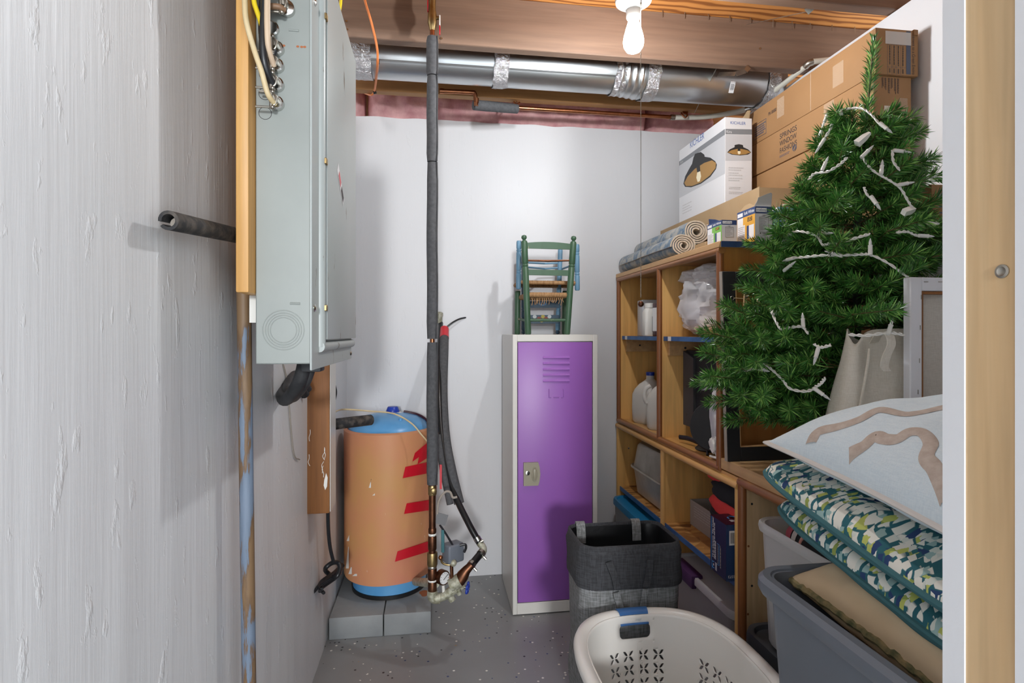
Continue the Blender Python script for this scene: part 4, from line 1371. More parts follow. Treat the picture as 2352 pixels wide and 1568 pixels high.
bch = thing('small_blue_chair', 'small blue painted chair standing upside down behind the green chair', 'chair', (0.52, 2.6, LH))
YM, YQ = 2.50, 2.672
for px, y0, y1 in ((1191, 664, 553), (1326, 667, 561)):
    post('leg', gp(px, y0, YM), gp(px + (1 if px < 1200 else -1), y1, YM), 0.0118, 'bluechair', bch, rings=(0.36, 0.80))
for px0, px1, yt in ((1203, 1203, 575), (1281, 1287, 572)):
    a, b = zon(gp(px0, 768, YQ), LH + 0.020), gp(px1, yt, YQ)
    post('post', a, b, 0.0118, 'darkblue' if px0 < 1250 else 'bluechair', bch, rings=(0.14, 0.26))
    obj('finial', lathe([(0, 0), (0.009, 0.004), (0.012, 0.012), (0.008, 0.020), (0.006, 0.024)], 14, Matrix.Translation((a.x, a.y, LH))), M['darkblue'], bch)
rushseat(gp(1196, 648, YM).x, gp(1322, 648, YM).x, YM + 0.002, YQ, gp(1260, 649, YM).z, 0.0095, bch)
s1 = slat(gp(1206, 699, YQ - 0.012), gp(1284, 699, YQ - 0.012), 0.032, 0, 'darkblue', bch)
s2 = slat(gp(1206, 733, YQ - 0.012), gp(1284, 733, YQ - 0.012), 0.042, 0, 'darkblue', bch)
fl0 = gp(1246, 697, YQ - 0.0165)
for k in range(9):
    a = 2 * math.pi * k / 9
    decal(fl0 + V(0.016 * math.cos(a), 0, 0.007 * math.sin(a)), 0, 0, (1, 0, 0), (0, 0, 1), M['flower_b'], s1, 'painted_petal', poly=[(0.007 * math.cos(q + a), 0.0035 * math.sin(q + a)) for q in [k2 * 0.7 for k2 in range(9)]], lift=0.0006 + 0.0001 * k)
for k, (px, py, m) in enumerate(((1228, 727, 'flower_w'), (1238, 731, 'flower_r'), (1247, 727, 'flower_y'), (1254, 731, 'flower_r'), (1262, 727, 'flower_w'), (1244, 736, 'flower_y'))):
    decal(gp(px, py, YQ - 0.0165), 0, 0, (1, 0, 0), (0, 0, 1), M[m], s2, 'painted_petal', poly=[(0.010 * math.cos(q), 0.009 * math.sin(q)) for q in [k2 * 0.55 for k2 in range(11)]], lift=0.0006 + 0.0001 * k)
obj('spindle', tube([gp(1196, 602, YM + .01), gp(1250, 605, YQ), gp(1284, 604, YQ)], 0.0048, 8), M['bluechair'], bch)
obj('spindle', tube([gp(1196, 612, YM + .01), gp(1250, 617, YQ), gp(1284, 615, YQ)], 0.0048, 8), M['bluechair'], bch)
obj('spindle', tube([gp(1290, 618, YQ), gp(1308, 611, YM + .08), gp(1323, 612, YM)], 0.0048, 8), M['bluechair'], bch)

# ================================================================== hutch, desk and open cubby along the right
HX, HXB = 0.949, 1.50
HY0, HY1 = 1.725, 2.762
HZ0, HZ1 = 0.766, 1.505
def rail(y0, y1, z_, r, parent, name='rounded_rail', mat='trim_y', x=HX):
    return obj(name, tube([V(x, y0, z_), V(x, y1, z_)], r, 12), M[mat], parent)
def stile(y, z0, z1, r, parent, mat='trim', x=HX):
    return obj('rounded_stile', tube([V(x, y, z0), V(x, y, z1)], r, 12), M[mat], parent)

hu = thing('desk_hutch', 'honey pine hutch with blue-edged shelves standing on the desk', 'shelf unit', (1.2, 2.2, HZ0))
HD = 2.234
obj('side_panel', B(HX, HXB, HY1 - 0.02, HY1, HZ0, HZ1), M['honey'], hu, sm=False)
obj('side_panel', B(HX, HXB, HY0, HY0 + 0.02, HZ0, HZ1), M['hutchend'], hu, sm=False)
obj('divider', B(HX, HXB, HD - 0.01, HD + 0.01, HZ0 + 0.012, HZ1), M['honey'], hu, sm=False)
obj('back_panel', B(HXB - 0.012, HXB, HY0 + 0.02, HY1 - 0.02, HZ0, HZ1), M['hutchend'], hu, sm=False)
obj('bottom_board', B(HX, HXB - 0.012, HY0 + 0.02, HY1 - 0.02, HZ0, HZ0 + 0.012), M['honey_x'], hu, sm=False)
tb = obj('top_board', B(HX - 0.012, HXB + 0.02, HY0 - 0.008, HY1 + 0.006, HZ1, HZ1 + 0.021, 0.002, 1), M['pine_y'], hu)
obj('painted_edge', B(HX - 0.006, HXB + 0.02, HY0 - 0.0105, HY0 - 0.008, HZ1 + 0.001, HZ1 + 0.0205), M['navypaint'], tb, sm=False)
rail(HY0 - 0.004, HY1, HZ1 - 0.008, 0.0125, hu)
rail(HY0, HY1, HZ0 + 0.006, 0.0125, hu)
for y in (HY0 + 0.009, HD, HY1 - 0.009):
    stile(y, HZ0, HZ1 - 0.004, 0.0125, hu)
for ya, yb in ((HD + 0.012, HY1 - 0.022), (HY0 + 0.022, HD - 0.012)):
    zsh = 1.188
    sh = obj('shelf', B(HX + 0.016, HXB - 0.014, ya, yb, zsh, zsh + 0.018), M['osb'], hu, sm=False)
    obj('painted_edge', B(HX + 0.012, HX + 0.016, ya, yb, zsh, zsh + 0.018), M['bluepaint'], sh, sm=False)
    obj('paint_patch', B(HX + 0.0112, HX + 0.0121, yb - 0.075, yb - 0.045, zsh, zsh + 0.0182), M['white'], sh, sm=False)
    cle = obj('cleat', B(HX + 0.03, HXB - 0.02, yb - 0.020, yb + 0.001, zsh - 0.062, zsh - 0.0005, 0.001, 1), M['pine_y'], hu)
    obj('screw_hole', lathe([(0, 0.0006), (0.005, 0.0006), (0.005, 0)], 12, along((HX + 0.10, yb - 0.020, zsh - 0.03), (0, -1, 0))), M['blackmatte'], cle)
obj('cleat', B(HX + 0.012, HX + 0.03, HY0 + 0.0205, HY0 + 0.038, 1.05, 1.187), M['white_enamel'], hu, sm=False)

DY0, DY1, DD = 1.612, 2.768, 2.198
dsk = thing('desk', 'low honey pine desk unit with open compartments under the hutch', 'desk', (1.2, 2.2, 0))
obj('side_panel', B(HX, HXB, DY1 - 0.02, DY1, 0, 0.742), M['honey'], dsk, sm=False)
obj('side_panel', B(HX, HXB, DY0, DY0 + 0.02, 0, 0.742), M['honey'], dsk, sm=False)
obj('divider', B(HX, HXB, DD - 0.01, DD + 0.01, 0, 0.742), M['honey'], dsk, sm=False)
obj('back_panel', B(HXB - 0.012, HXB, DY0, DY1, 0.0, 0.742), M['hutchend'], dsk, sm=False)
obj('desk_top', B(HX, HXB, DY0, DY1, 0.742, 0.7655), M['honey_x'], dsk, sm=False)
rail(DY0 - 0.002, DY1, 0.742, 0.0135, dsk, mat='honey_x', x=HX - 0.002)
for y in (DY0 + 0.009, DD, DY1 - 0.009):
    stile(y, 0, 0.738, 0.0115, dsk, 'honey')
for ya, yb in ((DD + 0.012, DY1 - 0.022), (DY0 + 0.022, DD - 0.012)):
    sh = obj('shelf', B(HX + 0.006, HXB - 0.014, ya, yb, 0.412, 0.432), M['osb'], dsk, sm=False)
    obj('painted_edge', B(HX + 0.002, HX + 0.006, ya, yb, 0.412, 0.432), M['bluepaint'], sh, sm=False)
obj('cleat', B(HX + 0.006, HX + 0.024, DY0 + 0.0205, DY0 + 0.040, 0.27, 0.411), M['white_enamel'], dsk, sm=False)

cu = thing('open_cubby', 'open pine cubby with peg holes, near end of the desk', 'shelf unit', (1.2, 1.3, 0))
CY0, CY1 = 1.03, 1.610
obj('side_panel', B(HX, HXB, CY1 - 0.022, CY1, 0, 0.77), M['pine'], cu, sm=False)
obj('side_panel', B(HX, HXB, CY0, CY0 + 0.02, 0, 0.77), M['pine'], cu, sm=False)
obj('back_panel', B(HXB - 0.012, HXB, CY0 + 0.02, CY1 - 0.022, 0, 0.77), M['hutchend'], cu, sm=False)
pk = obj('top_board', B(HX - 0.004, HXB, CY0, 1.722, 0.7705, 0.806, 0.002, 1), M['pine_y'], cu)
rail(CY0, CY1, 0.757, 0.014, cu)
obj('rounded_stile', tube([V(HX, CY1 - 0.011, 0), V(HX, CY1 - 0.011, 0.765)], 0.0135, 12), M['trim'], cu)
for px, py in ((1727, 1157), (1727, 1345), (1719, 1254), (1718, 1410)):
    q = P(px, py, Y=CY1 - 0.022)
    obj('peg_hole', lathe([(0, 0.0006), (0.0036, 0.0006), (0.0036, 0)], 14, along(q, (0, -1, 0))), M['blackmatte'] if px > 1722 else M['trim'], cu)

# ---------------- hutch contents
def milk_jug(loc, label, rz=0.0):
    t = thing('milk_jug', label, 'jug', loc, 'translucent jugs on the hutch floor')
    loops = []
    for z_, w_, r in ((0, .125, .03), (.012, .142, .035), (.07, .146, .035), (.14, .144, .036), (.165, .130, .04), (.19, .100, .042), (.205, .062, .030), (.215, .040, .0199), (.235, .038, .0189)):
        loops.append([V(x, y, z_) for x, y in rrect(w_, w_, r, 5)])
    R = rotz(rz)
    obj('bottle', xf(loft(loops), R), M['milk'], t, local=True)
    obj('handle', xf(tube(smooth([(0.05, 0.05, 0.20), (0.066, 0.066, 0.185), (0.070, 0.070, 0.15), (0.062, 0.062, 0.12)], 5), 0.010, 12), R), M['milk'], t, local=True)
    obj('cap', xf(lathe([(0.0195, .233), (0.0205, .236), (0.0205, .248), (0.019, .25), (0, .25)], 24), R), M['deepblue'], t, local=True)
    return t
milk_jug(V(1.060, 2.61, HZ0 + 0.0125), 'translucent milk jug with blue cap, nearer the back wall', 0.4)
milk_jug(V(1.058, 2.42, HZ0 + 0.0125), 'translucent milk jug half hidden by the hutch divider', 2.2)

ZSH = 1.207
ct = thing('paint_can_carton', 'white carton with a dark red and black label on the top left shelf', 'carton', (1.06, 2.6, ZSH))
obj('carton_body', xf(B(-0.06, 0.06, -0.05, 0.05, 0, 0.175, 0.003, 2), Matrix.Translation((1.065, 2.60, ZSH)) @ rotz(-0.12)), M['greycarton'], ct)
Rm = Matrix.Translation((1.065, 2.60, ZSH)) @ rotz(-0.12)
def onm(Rm, p):
    return Rm @ Vector(p)
ax_r, ax_u = Rm.to_3x3() @ V(1, 0, 0), V(0, 0, 1)
decal(onm(Rm, (-0.02, -0.05, 0.055)), 0.07, 0.108, ax_r, ax_u, M['pureblack'], ct)
decal(onm(Rm, (-0.02, -0.05, 0.098)), 0.07, 0.02, ax_r, ax_u, M['maroon'], ct, lift=0.0008)
decal(onm(Rm, (-0.02, -0.05, 0.012)), 0.07, 0.02, ax_r, ax_u, M['maroon'], ct, lift=0.0008)
decal(onm(Rm, (-0.025, -0.05, 0.135)), 0.045, 0.028, ax_r, ax_u, M['cyan'], ct, lift=0.0008)
decal(onm(Rm, (-0.045, -0.05, 0.05)), 0.012, 0.07, ax_r, ax_u, M['lampwhite'], ct, lift=0.0009)
lines(onm(Rm, (-0.015, -0.05, 0.07)), 0.03, 0.014, 2, ax_r, ax_u, M['whiteprint'], ct, lift=0.001)
wb = thing('white_bottle', 'white plastic bottle with a black label on the top left shelf', 'bottle', (0.988, 2.445, ZSH))
obj('bottle_body', loft([[V(x, y, z_) for x, y in rrect(w_, w_ * .9, r, 5)] for z_, w_, r in ((0, .05, .012), (.004, .056, .014), (.11, .056, .014), (.125, .044, .018), (.13, .036, .0159))]), M['white'], wb, local=True)
obj('bottle_cap', lathe([(.019, .129), (.021, .131), (.021, .15), (.018, .152), (0, .152)], 22), M['white'], wb, local=True)
decal(V(0.988 + 0.013, 2.445 - 0.0252, ZSH + 0.055), 0.018, 0.07, (1, 0, 0), (0, 0, 1), M['pureblack'], wb, 'bottle_label')
yb_ = thing('yellow_label_tin', 'slim tin with yellow label and maroon bands by the divider', 'tin', (1.0, 2.37, ZSH))
obj('tin_body', B(0.985, 1.028, 2.345, 2.40, ZSH, ZSH + 0.148, 0.003, 2), M['maroon'], yb_)
decal(V(1.0, 2.345, ZSH + 0.075), 0.026, 0.105, (1, 0, 0), (0, 0, 1), pbr('yellow_label', '#D8C24A', 0.5), yb_, 'tin_label')
decal(V(0.985, 2.372, ZSH + 0.075), 0.05, 0.105, (0, -1, 0), (0, 0, 1), M['whiteprint'], yb_, 'tin_label')
lines(V(1.0, 2.345, ZSH + 0.075), 0.02, 0.09, 14, (1, 0, 0), (0, 0, 1), M['ink'], yb_, lift=0.0009, fill=0.3)

def blob(c, s, amp, freq, seed, nu=40, nv=26, flat=0.0, sq=2.6):
    def sp(x, e):
        return math.copysign(abs(x) ** e, x)
    def fn(u, v):
        a = 2 * math.pi * u
        b = math.pi * (v - 0.5)
        e = 2 / sq
        d = V(sp(math.cos(b), e) * sp(math.cos(a), e), sp(math.cos(b), e) * sp(math.sin(a), e), sp(math.sin(b), e))
        n = 1 + amp * noise.noise(d * freq + V(seed, 0, 0)) + amp * 0.6 * noise.noise(d * freq * 2.7 + V(seed, 5, 0)) + amp * .35 * abs(noise.noise(d * freq * 6 + V(seed, 9, 0)))
        p = V(d.x * s[0] * n, d.y * s[1] * n, d.z * s[2] * n)
        if flat and p.z < -s[2] * flat:
            p.z = -s[2] * flat
        return Vector(c) + p
    return grid(fn, nu, nv, closeu=True)

bg = thing('stuffed_plastic_bag', 'clear plastic bag stuffed with folded packaging on the upper shelf', 'bag', (1.14, 1.98, ZSH))
def clampb(bm, lo, hi):
    for v in bm.verts:
        for k in range(3):
            v.co[k] = min(max(v.co[k], lo[k]), hi[k])
    return bm
lo_, hi_ = (HX + 0.02, HY0 + 0.030, ZSH + 0.001), (1.40, HD - 0.018, HZ1 - 0.012)
obj('packaging', clampb(blob((1.15, 1.985, 1.285), (0.15, 0.195, 0.085), 0.22, 1.8, 3, 44, 26), (HX + .04, HY0 + .04, ZSH + .002), (1.38, HD - .03, 1.40)), pbr('printed_beige_packaging', '#D9CFC6', 0.5, c2='#B49A8A', scale=9, lo=0.45, hi=0.75), bg)
obj('packaging', clampb(blob((1.10, 2.07, 1.315), (0.10, 0.11, 0.075), 0.25, 2.2, 7, 34, 20), (HX + .035, HY0 + .04, ZSH + .002), (1.38, HD - .028, 1.42)), pbr('grey_printed_film', '#CFC9CC', 0.35, c2='#A7A0A8', scale=26, lo=.45, hi=.6, stretch=(1, .3, 3)), bg)
obj('packaging', clampb(blob((1.10, 1.93, 1.245), (0.12, 0.10, 0.04), 0.25, 2.2, 12, 34, 20), (HX + .03, HY0 + .04, ZSH + .002), (1.38, HD - .028, 1.42)), pbr('brown_print_film', '#C99A6C', 0.3, c2='#E8D8C8', scale=12), bg)
bagm = clampb(blob((1.145, 1.98, 1.335), (0.175, 0.225, 0.135), 0.16, 2.4, 21, 70, 44), lo_, hi_)
obj('plastic_film', bagm, M['clearbag'], bg, ang=30)
obj('bag_tail', clampb(blob((1.10, 1.98, 1.43), (0.12, 0.17, 0.05), 0.26, 2.2, 31, 60, 36), lo_, hi_), M['clearbag'], bg, ang=24)

mo = thing('monitor', 'black computer monitor seen from the back in the lower hutch compartment', 'monitor', (1.06, 2.0, HZ0 + 0.012))
mz0, mz1 = 0.835, 1.150
obj('rear_shell', B(1.045, 1.075, 1.80, 2.195, mz0, mz1, 0.006, 2), M['blackmatte'], mo)
obj('rear_panel', prism([(2.19, mz0 + .004), (2.19, mz1 - .004), (2.10, mz1 - .030), (2.10, mz0 + .004)], 0.012, frame(V(1.046, 0, 0), V(0, 1, 0), V(0, 0, 1), V(-1, 0, 0))), M['darkgrey'], mo, sm=False)
for z_ in (0.885, 1.0):
    obj('screw_recess', lathe([(0, .0006), (.006, .0006), (.006, 0)], 14, along((1.034, 2.16, z_), (-1, 0, 0))), M['blackplastic'], mo)
obj('stand_disc', lathe([(0, 0), (0.085, 0), (0.09, 0.006), (0.085, 0.016), (0, 0.020)], 40, along((1.00, 1.865, 0.885), (-0.75, -0.65, 0.15))), M['blackmatte'], mo)
obj('stand_neck', tube([V(1.05, 1.93, 0.88), V(1.01, 1.90, 0.88)], 0.016, 14), M['darkgrey'], mo)
for pts in (((1.03, 1.97, .79), (1.0, 2.06, .803), (0.985, 2.12, .800)), ((1.03, 1.97, .79), (0.99, 1.90, .82), (0.975, 1.87, .782))):
    obj('stand_foot', tube(smooth(pts, 5), 0.0095, 10, flat=0.5), M['blackplastic'], mo)
obj('stand_base', lathe([(0, 0), (.06, 0), (.062, .004), (.05, .014), (0, .018)], 30, Matrix.Translation((1.045, 1.97, HZ0 + 0.0125))), M['blackplastic'], mo)

cb = thing('bag_of_white_parts', 'clear bag of small white plastic parts beside the monitor', 'bag', (1.0, 1.80, HZ0 + 0.012))
def lump(c, s, seed, mat, name):
    return obj(name, blob(c, s, 0.3, 2.2, seed, 22, 14), M[mat], cb)
for i, c in enumerate(((0.985, 1.80, .815), (1.0, 1.79, .86), (.99, 1.805, .91), (1.0, 1.79, .965), (.985, 1.80, 1.01), (1.0, 1.795, 1.05), (.975, 1.81, .83))):
    lump(c, (0.020, 0.024, 0.026), i + 50, 'white', 'white_part')
obj('cable_tie', tube([V(0.965, 1.83, .787), V(0.962, 1.775, .792)], 0.005, 8), M['white'], cb)
obj('plastic_film', clampb(blob((0.995, 1.795, 0.925), (0.036, 0.046, 0.145), 0.28, 2.2, 61, 36, 40), (0.955, HY0 + .028, HZ0 + .0128), (1.1, 1.86, 1.09)), M['clearbag'], cb, ang=28)
obj('teal_sleeve', B(1.028, 1.031, 1.785, 1.845, .79, 1.02), M['tealback'], cb, sm=False)
obj('film_flap', grid(lambda u, v: V(0.975 - 0.01 * math.sin(6 * u), 1.82 + 0.10 * u, 1.045 - 0.03 * u + 0.04 * (v - .5) * (1 - .7 * u)), 10, 4), M['clearbag'], cb)

# ---------------- desk contents
ro = thing('roasting_pan', 'dull silver roasting pan with domed lid on the left desk shelf', 'pan', (1.12, 2.45, 0.4325))
def rl(w_, h_, r, z_, cx=1.125, cy=2.462):
    return [V(x, y, z_) for x, y in rrect(w_, h_, r, 6, cx, cy)]
obj('pan', loft([rl(.245, .36, .06, .4335), rl(.27, .39, .07, .442), rl(.295, .43, .075, .555), rl(.300, .436, .075, .560)]), M['steelpan'], ro)
obj('rim', tube(rl(.312, .448, .078, .5635), 0.0055, 8, closed=True), M['steelpan'], ro)
obj('lid', loft([rl(.300, .436, .075, .562), rl(.294, .43, .075, .575), rl(.268, .395, .07, .668), rl(.245, .36, .06, .683), rl(.20, .31, .05, .687)]), M['steelpan'], ro)
obj('lid_rivet', ball(P(1444, 1029, Y=2.60), 0.004, 8), M['darkgrey'], ro)

def bin_(name, label, x0, x1, y0, y1, h, body, lid=None, lidm=None, taper=0.05, r=0.05, rimh=0.02, ncat='bin', wall=0.004, z0=0.0):
    t = thing(name, label, ncat, ((x0 + x1) / 2, (y0 + y1) / 2, z0))
    cx, cy, w_, d_ = (x0 + x1) / 2, (y0 + y1) / 2, x1 - x0, y1 - y0
    def L(s, z_, off=0.0):
        return [V(x, y, z0 + z_) for x, y in rrect(w_ * s + off, d_ * s + off, r * s, 6, cx, cy)]
    s0 = 1 - taper * 2
    hh = h - (rimh if lid else 0)
    obj('body', loft([L(s0 - .02, 0.0), L(s0, 0.008), L(0.965, hh - 0.01), L(0.965, hh), L(0.955, hh, -wall), L(0.955, hh - 0.01, -wall), L(s0 - .01, 0.012, -wall)], cap1=True), M[body], t)
    if lid:
        obj('lid', loft([L(0.98, hh - 0.004), L(1.0, hh), L(1.0, hh + rimh * .7), L(0.985, hh + rimh), L(0.93, hh + rimh), L(0.91, hh + rimh * .75), L(0.88, hh + rimh * .75)]), M[lid], t)
    else:
        obj('rim', loft([L(0.96, hh - 0.022), L(1.0, hh - 0.022), L(1.012, hh - 0.010), L(1.006, hh), L(0.985, hh + 0.004), L(0.958, hh), L(0.955, hh - 0.02)], cap0=False, cap1=False), M[lidm or body], t)
    return t
b1 = bin_('blue_lidded_bin', 'pale bin with a bright blue lid below the roasting pan', 0.895, 1.27, 2.245, 2.725, 0.392, 'greybin', 'bluelid', rimh=0.03)
obj('lid_groove', B(0.955, 1.2, 2.33, 2.345, 0.3905, 0.3935), M['bluelid'], b1, sm=False)
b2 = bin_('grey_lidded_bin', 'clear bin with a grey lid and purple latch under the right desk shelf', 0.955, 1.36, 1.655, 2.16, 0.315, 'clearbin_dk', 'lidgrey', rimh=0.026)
obj('latch', B(0.944, 0.990, 1.93, 2.10, 0.272, 0.322, 0.006, 2), M['purpleclip'], b2)

fbx = thing('flat_grey_box', 'flat grey open carton on the right desk shelf', 'box', (1.16, 1.95, 0.4325))
obj('carton_body', join(B(1.05, 1.053, 1.775, 2.16, .433, .535), B(1.053, 1.28, 2.157, 2.16, .433, .535), B(1.053, 1.28, 1.775, 1.778, .433, .535), B(1.277, 1.28, 1.778, 2.157, .433, .535), B(1.053, 1.277, 1.778, 2.157, .433, .436)), M['cardgrey'], fbx, sm=False)
lines(V(1.05, 2.03, .497), 0.19, 0.05, 5, (0, -1, 0), (0, 0, 1), M['inkgrey'], fbx, fill=0.25)
tc = thing('tile_cutter_box', 'navy blue tool carton with white print on the right desk shelf', 'box', (1.05, 1.69, 0.4325))
tx, ty0, ty1, tz0, tz1 = 0.918, 1.640, 1.742, 0.433, 0.612
obj('carton_body', B(tx, 1.20, ty0, ty1, tz0, tz1, 0.001, 1), M['tilebox'], tc, sm=False)
decal(V((tx + 1.2) / 2, ty0, (tz0 + tz1) / 2), 1.2 - tx, tz1 - tz0, (1, 0, 0), (0, 0, 1), M['tilebox2'], tc, 'end_panel')
decal(V((tx + 1.2) / 2, (ty0 + ty1) / 2, tz1), 1.2 - tx, ty1 - ty0, (1, 0, 0), (0, 1, 0), M['maroon'], tc, 'top_panel')
tr_, tu_ = V(0, 0, 1), V(0, 1, 0)   # print turned a quarter, reading upwards
text('14-in Ceramic Tile Cutter', 0.0128, (tx, ty1 - 0.020, tz0 + 0.044), tr_, tu_, M['whiteprint'], tc, bold=0.0003)
for k, (dy, L) in enumerate(((.030, .115), (.037, .06))):
    lines((tx, ty1 - dy, tz0 + 0.044 + L / 2), L, 0.005, 1, tr_, tu_, M['whiteprint'], tc, fill=.8, ragged=0)
for seg_ in (((ty1 - 0.012, tz0 + 0.002), (ty1 - 0.012, tz0 + 0.030), (ty1 - 0.009, tz0 + 0.037), (ty1 - 0.009, tz1 - 0.002)), ((ty1 - 0.046, tz0 + .10), (ty1 - 0.058, tz0 + .10), (ty1 - 0.058, tz0 + .032), (ty1 - 0.046, tz0 + .032))):
    obj('printed_line', tube([V(tx, a, b) for a, b in seg_], 0.0009, 4), M['cyan'], tc, sm=False)
lines((tx, ty1 - 0.052, tz0 + 0.066), 0.06, 0.006, 2, tr_, tu_, M['inkgrey'], tc)
lines((tx, ty1 - 0.068, tz0 + 0.07), 0.085, 0.008, 2, tr_, tu_, M['inkgrey'], tc)
def emblem(o, s, r, u, par):
    r, u = Vector(r), Vector(u)
    n = r.cross(u)
    pts = [(-1, -.6), (-1, .3), (-.5, .75), (.0, .95), (.5, .75), (1, .3), (1, -.6)]
    obj('emblem', tube([Vector(o) + r * (x * s) + u * (y * s) + n * .0006 for x, y in pts], s * .13, 4), M['cyan'], par, sm=False)
    decal(Vector(o) + u * (-.1 * s), s * .7, s * .6, r, u, M['whiteprint'], par, 'emblem')
emblem((tx, ty1 - 0.022, tz0 + 0.022), 0.010, tr_, tu_, tc)
lines((tx, ty1 - 0.040, tz0 + 0.022), 0.026, 0.012, 2, tr_, tu_, M['whiteprint'], tc, fill=.7, ragged=.1)
emblem((tx + 0.055, ty0 + 0.062, tz1), 0.014, (1, 0, 0), (0, 1, 0), tc)
lines((tx + 0.055, ty0 + 0.034, tz1), 0.045, 0.018, 2, (1, 0, 0), (0, 1, 0), M['whiteprint'], tc, fill=.7, ragged=.1)
text('14-', 0.022, (tx + 0.100, ty0 + 0.066, tz1), (1, 0, 0), (0, 1, 0), M['whiteprint'], tc)
bcx = decal(V(tx + 0.035, ty0, tz1 - 0.042), 0.050, 0.046, (1, 0, 0), (0, 0, 1), M['whiteprint'], tc, 'barcode_label', lift=0.001)
bmx = bmesh.new()
for k in range(12):
    x_ = tx + 0.016 + 0.0030 * k
    hw_ = random.choice((0.0005, 0.0010))
    bmx.faces.new([bmx.verts.new((x_ + a, ty0 - 0.0014, tz1 - 0.042 + b)) for a, b in ((-hw_, -.017), (hw_, -.017), (hw_, .017), (-hw_, .017))])
obj('barcode', bmx, M['pureblack'], bcx, sm=False)
text('3373', 0.012, (tx + 0.030, ty0, tz0 + 0.015), (-1, 0, 0), (0, 0, -1), M['whiteprint'], tc, lift=0.001)

cap_ = thing('red_black_fabric_bundle', 'coral red and black fabric bundle stuffed above the tool carton', 'fabric', (1.12, 1.80, 0.62))
obj('red_panel', blob((1.13, 1.80, 0.612), (0.145, 0.150, 0.062), 0.10, 1.5, 4, 40, 24), M['red'], cap_)
obj('black_panel', clampb(blob((1.125, 1.77, 0.672), (0.155, 0.155, 0.052), 0.08, 1.5, 9, 40, 24), (0.955, 1.64, .6), (1.4, 2.1, .738)), M['blackfab'], cap_)
obj('red_panel', clampb(blob((1.12, 1.84, 0.700), (0.13, 0.12, 0.036), 0.10, 1.5, 14, 40, 20), (0.955, 1.64, .6), (1.4, 2.1, .740)), M['red'], cap_)
obj('black_band', tube(smooth([V(1.13 + .150 * math.cos(a), 1.80 + .154 * math.sin(a), .580) for a in [2 * math.pi * k / 16 for k in range(16)]], 3, True), 0.012, 8, closed=True), M['blackfab'], cap_)

# ---------------- cubby contents
b3 = bin_('black_lidded_tote', 'pale tote with a charcoal lid at the foot of the cubby', 0.90, 1.33, 1.07, 1.535, 0.356, 'greybin', 'blacklid', rimh=0.045, r=0.055)
obj('lid_handle', B(0.896, 0.93, 1.22, 1.36, 0.285, 0.325, 0.008, 2), M['blacklid'], b3)
b4 = bin_('clear_shoe_bin', 'clear plastic bin holding a pink and black sneaker', 0.905, 1.27, 1.07, 1.475, 0.332, 'clearbin', None, 'clearbin', taper=0.05, z0=0.3565, r=0.05)
sk = thing('sneaker', 'black and pink sneaker lying in the clear bin', 'shoe', (1.03, 1.29, 0.60))
def shoe(u, v):
    a = 2 * math.pi * u
    t = v
    y = 1.435 - 0.28 * t
    wv = 0.046 * (math.sin(math.pi * min(max(t * .94 + .03, 0), 1))) ** 0.45
    hv = 0.055 * (1.0 - 0.45 * t) * (math.sin(math.pi * min(max(t * .96 + .02, 0), 1))) ** 0.4
    return V(1.0 + wv * math.cos(a), y, 0.655 + hv * math.sin(a))
obj('upper', grid(shoe, 28, 24, closeu=True), M['blackfab'], sk)
obj('heel_panel', grid(lambda u, v: (lambda p: V(1.0 + (p.x - 1.0) * 1.05, p.y + 0.001, 0.655 + (p.z - .655) * 1.05))(shoe(u, 0.01 + v * 0.16)), 28, 6, closeu=True), pbr('rose_pink', '#B5525E', 0.6), sk)
obj('pale_stripe', grid(lambda u, v: (lambda p: V(1.0 + (p.x - 1.0) * 1.06, p.y, 0.655 + (p.z - .655) * 1.06))(shoe(u, 0.19 + v * 0.08)), 28, 4, closeu=True), M['piping'], sk)
obj('pink_stripe', tube(smooth([shoe(0.25 + 0.25, 0.34), shoe(.40, .36), shoe(.30, .42), shoe(.2, .46)], 5), 0.005, 8), pbr('salmon_pink', '#D89A8C', 0.6), sk)

# ---------------- picture frame with pegs leaning on the hutch end
FY = 1.664
fxa, fza, fzb = P(1672, 800, Y=FY).x, 0.8065, P(1672, 620, Y=FY).z
fxb = fxa + 0.44
fr = thing('black_peg_frame', 'black wooden frame strung with twine leaning on the hutch end', 'frame', ((fxa + fxb) / 2, FY, fza))
bw = 0.046
lean = 0.035
def leanm():
    m = Matrix.Identity(4)
    m[1][2] = lean / (fzb - fza)
    m[1][3] = -lean / (fzb - fza) * fza
    return m
LM = leanm()
for x0, x1, z0, z1 in ((fxa, fxa + bw, fza, fzb), (fxb - bw, fxb, fza, fzb), (fxa + bw, fxb - bw, fza, fza + bw), (fxa + bw, fxb - bw, fzb - bw, fzb)):
    obj('frame_bar', xf(B(x0, x1, FY, FY + 0.018, z0, z1, 0.0015, 1), LM), M['blackmatte'], fr)
obj('frame_edge', xf(B(fxa - 0.0015, fxa, FY + 0.001, FY + 0.0175, fza, fzb), LM), M['cardgrey'], fr, sm=False)
for x0, x1, z0, z1 in ((fxa + bw - .002, fxa + bw + .001, fza + bw, fzb - bw), (fxa + bw, fxb - bw, fza + bw - .001, fza + bw + .002)):
    obj('inner_edge', xf(B(x0, x1, FY - .0006, FY + .016, z0, z1), LM), M['pine_y'], fr, sm=False)
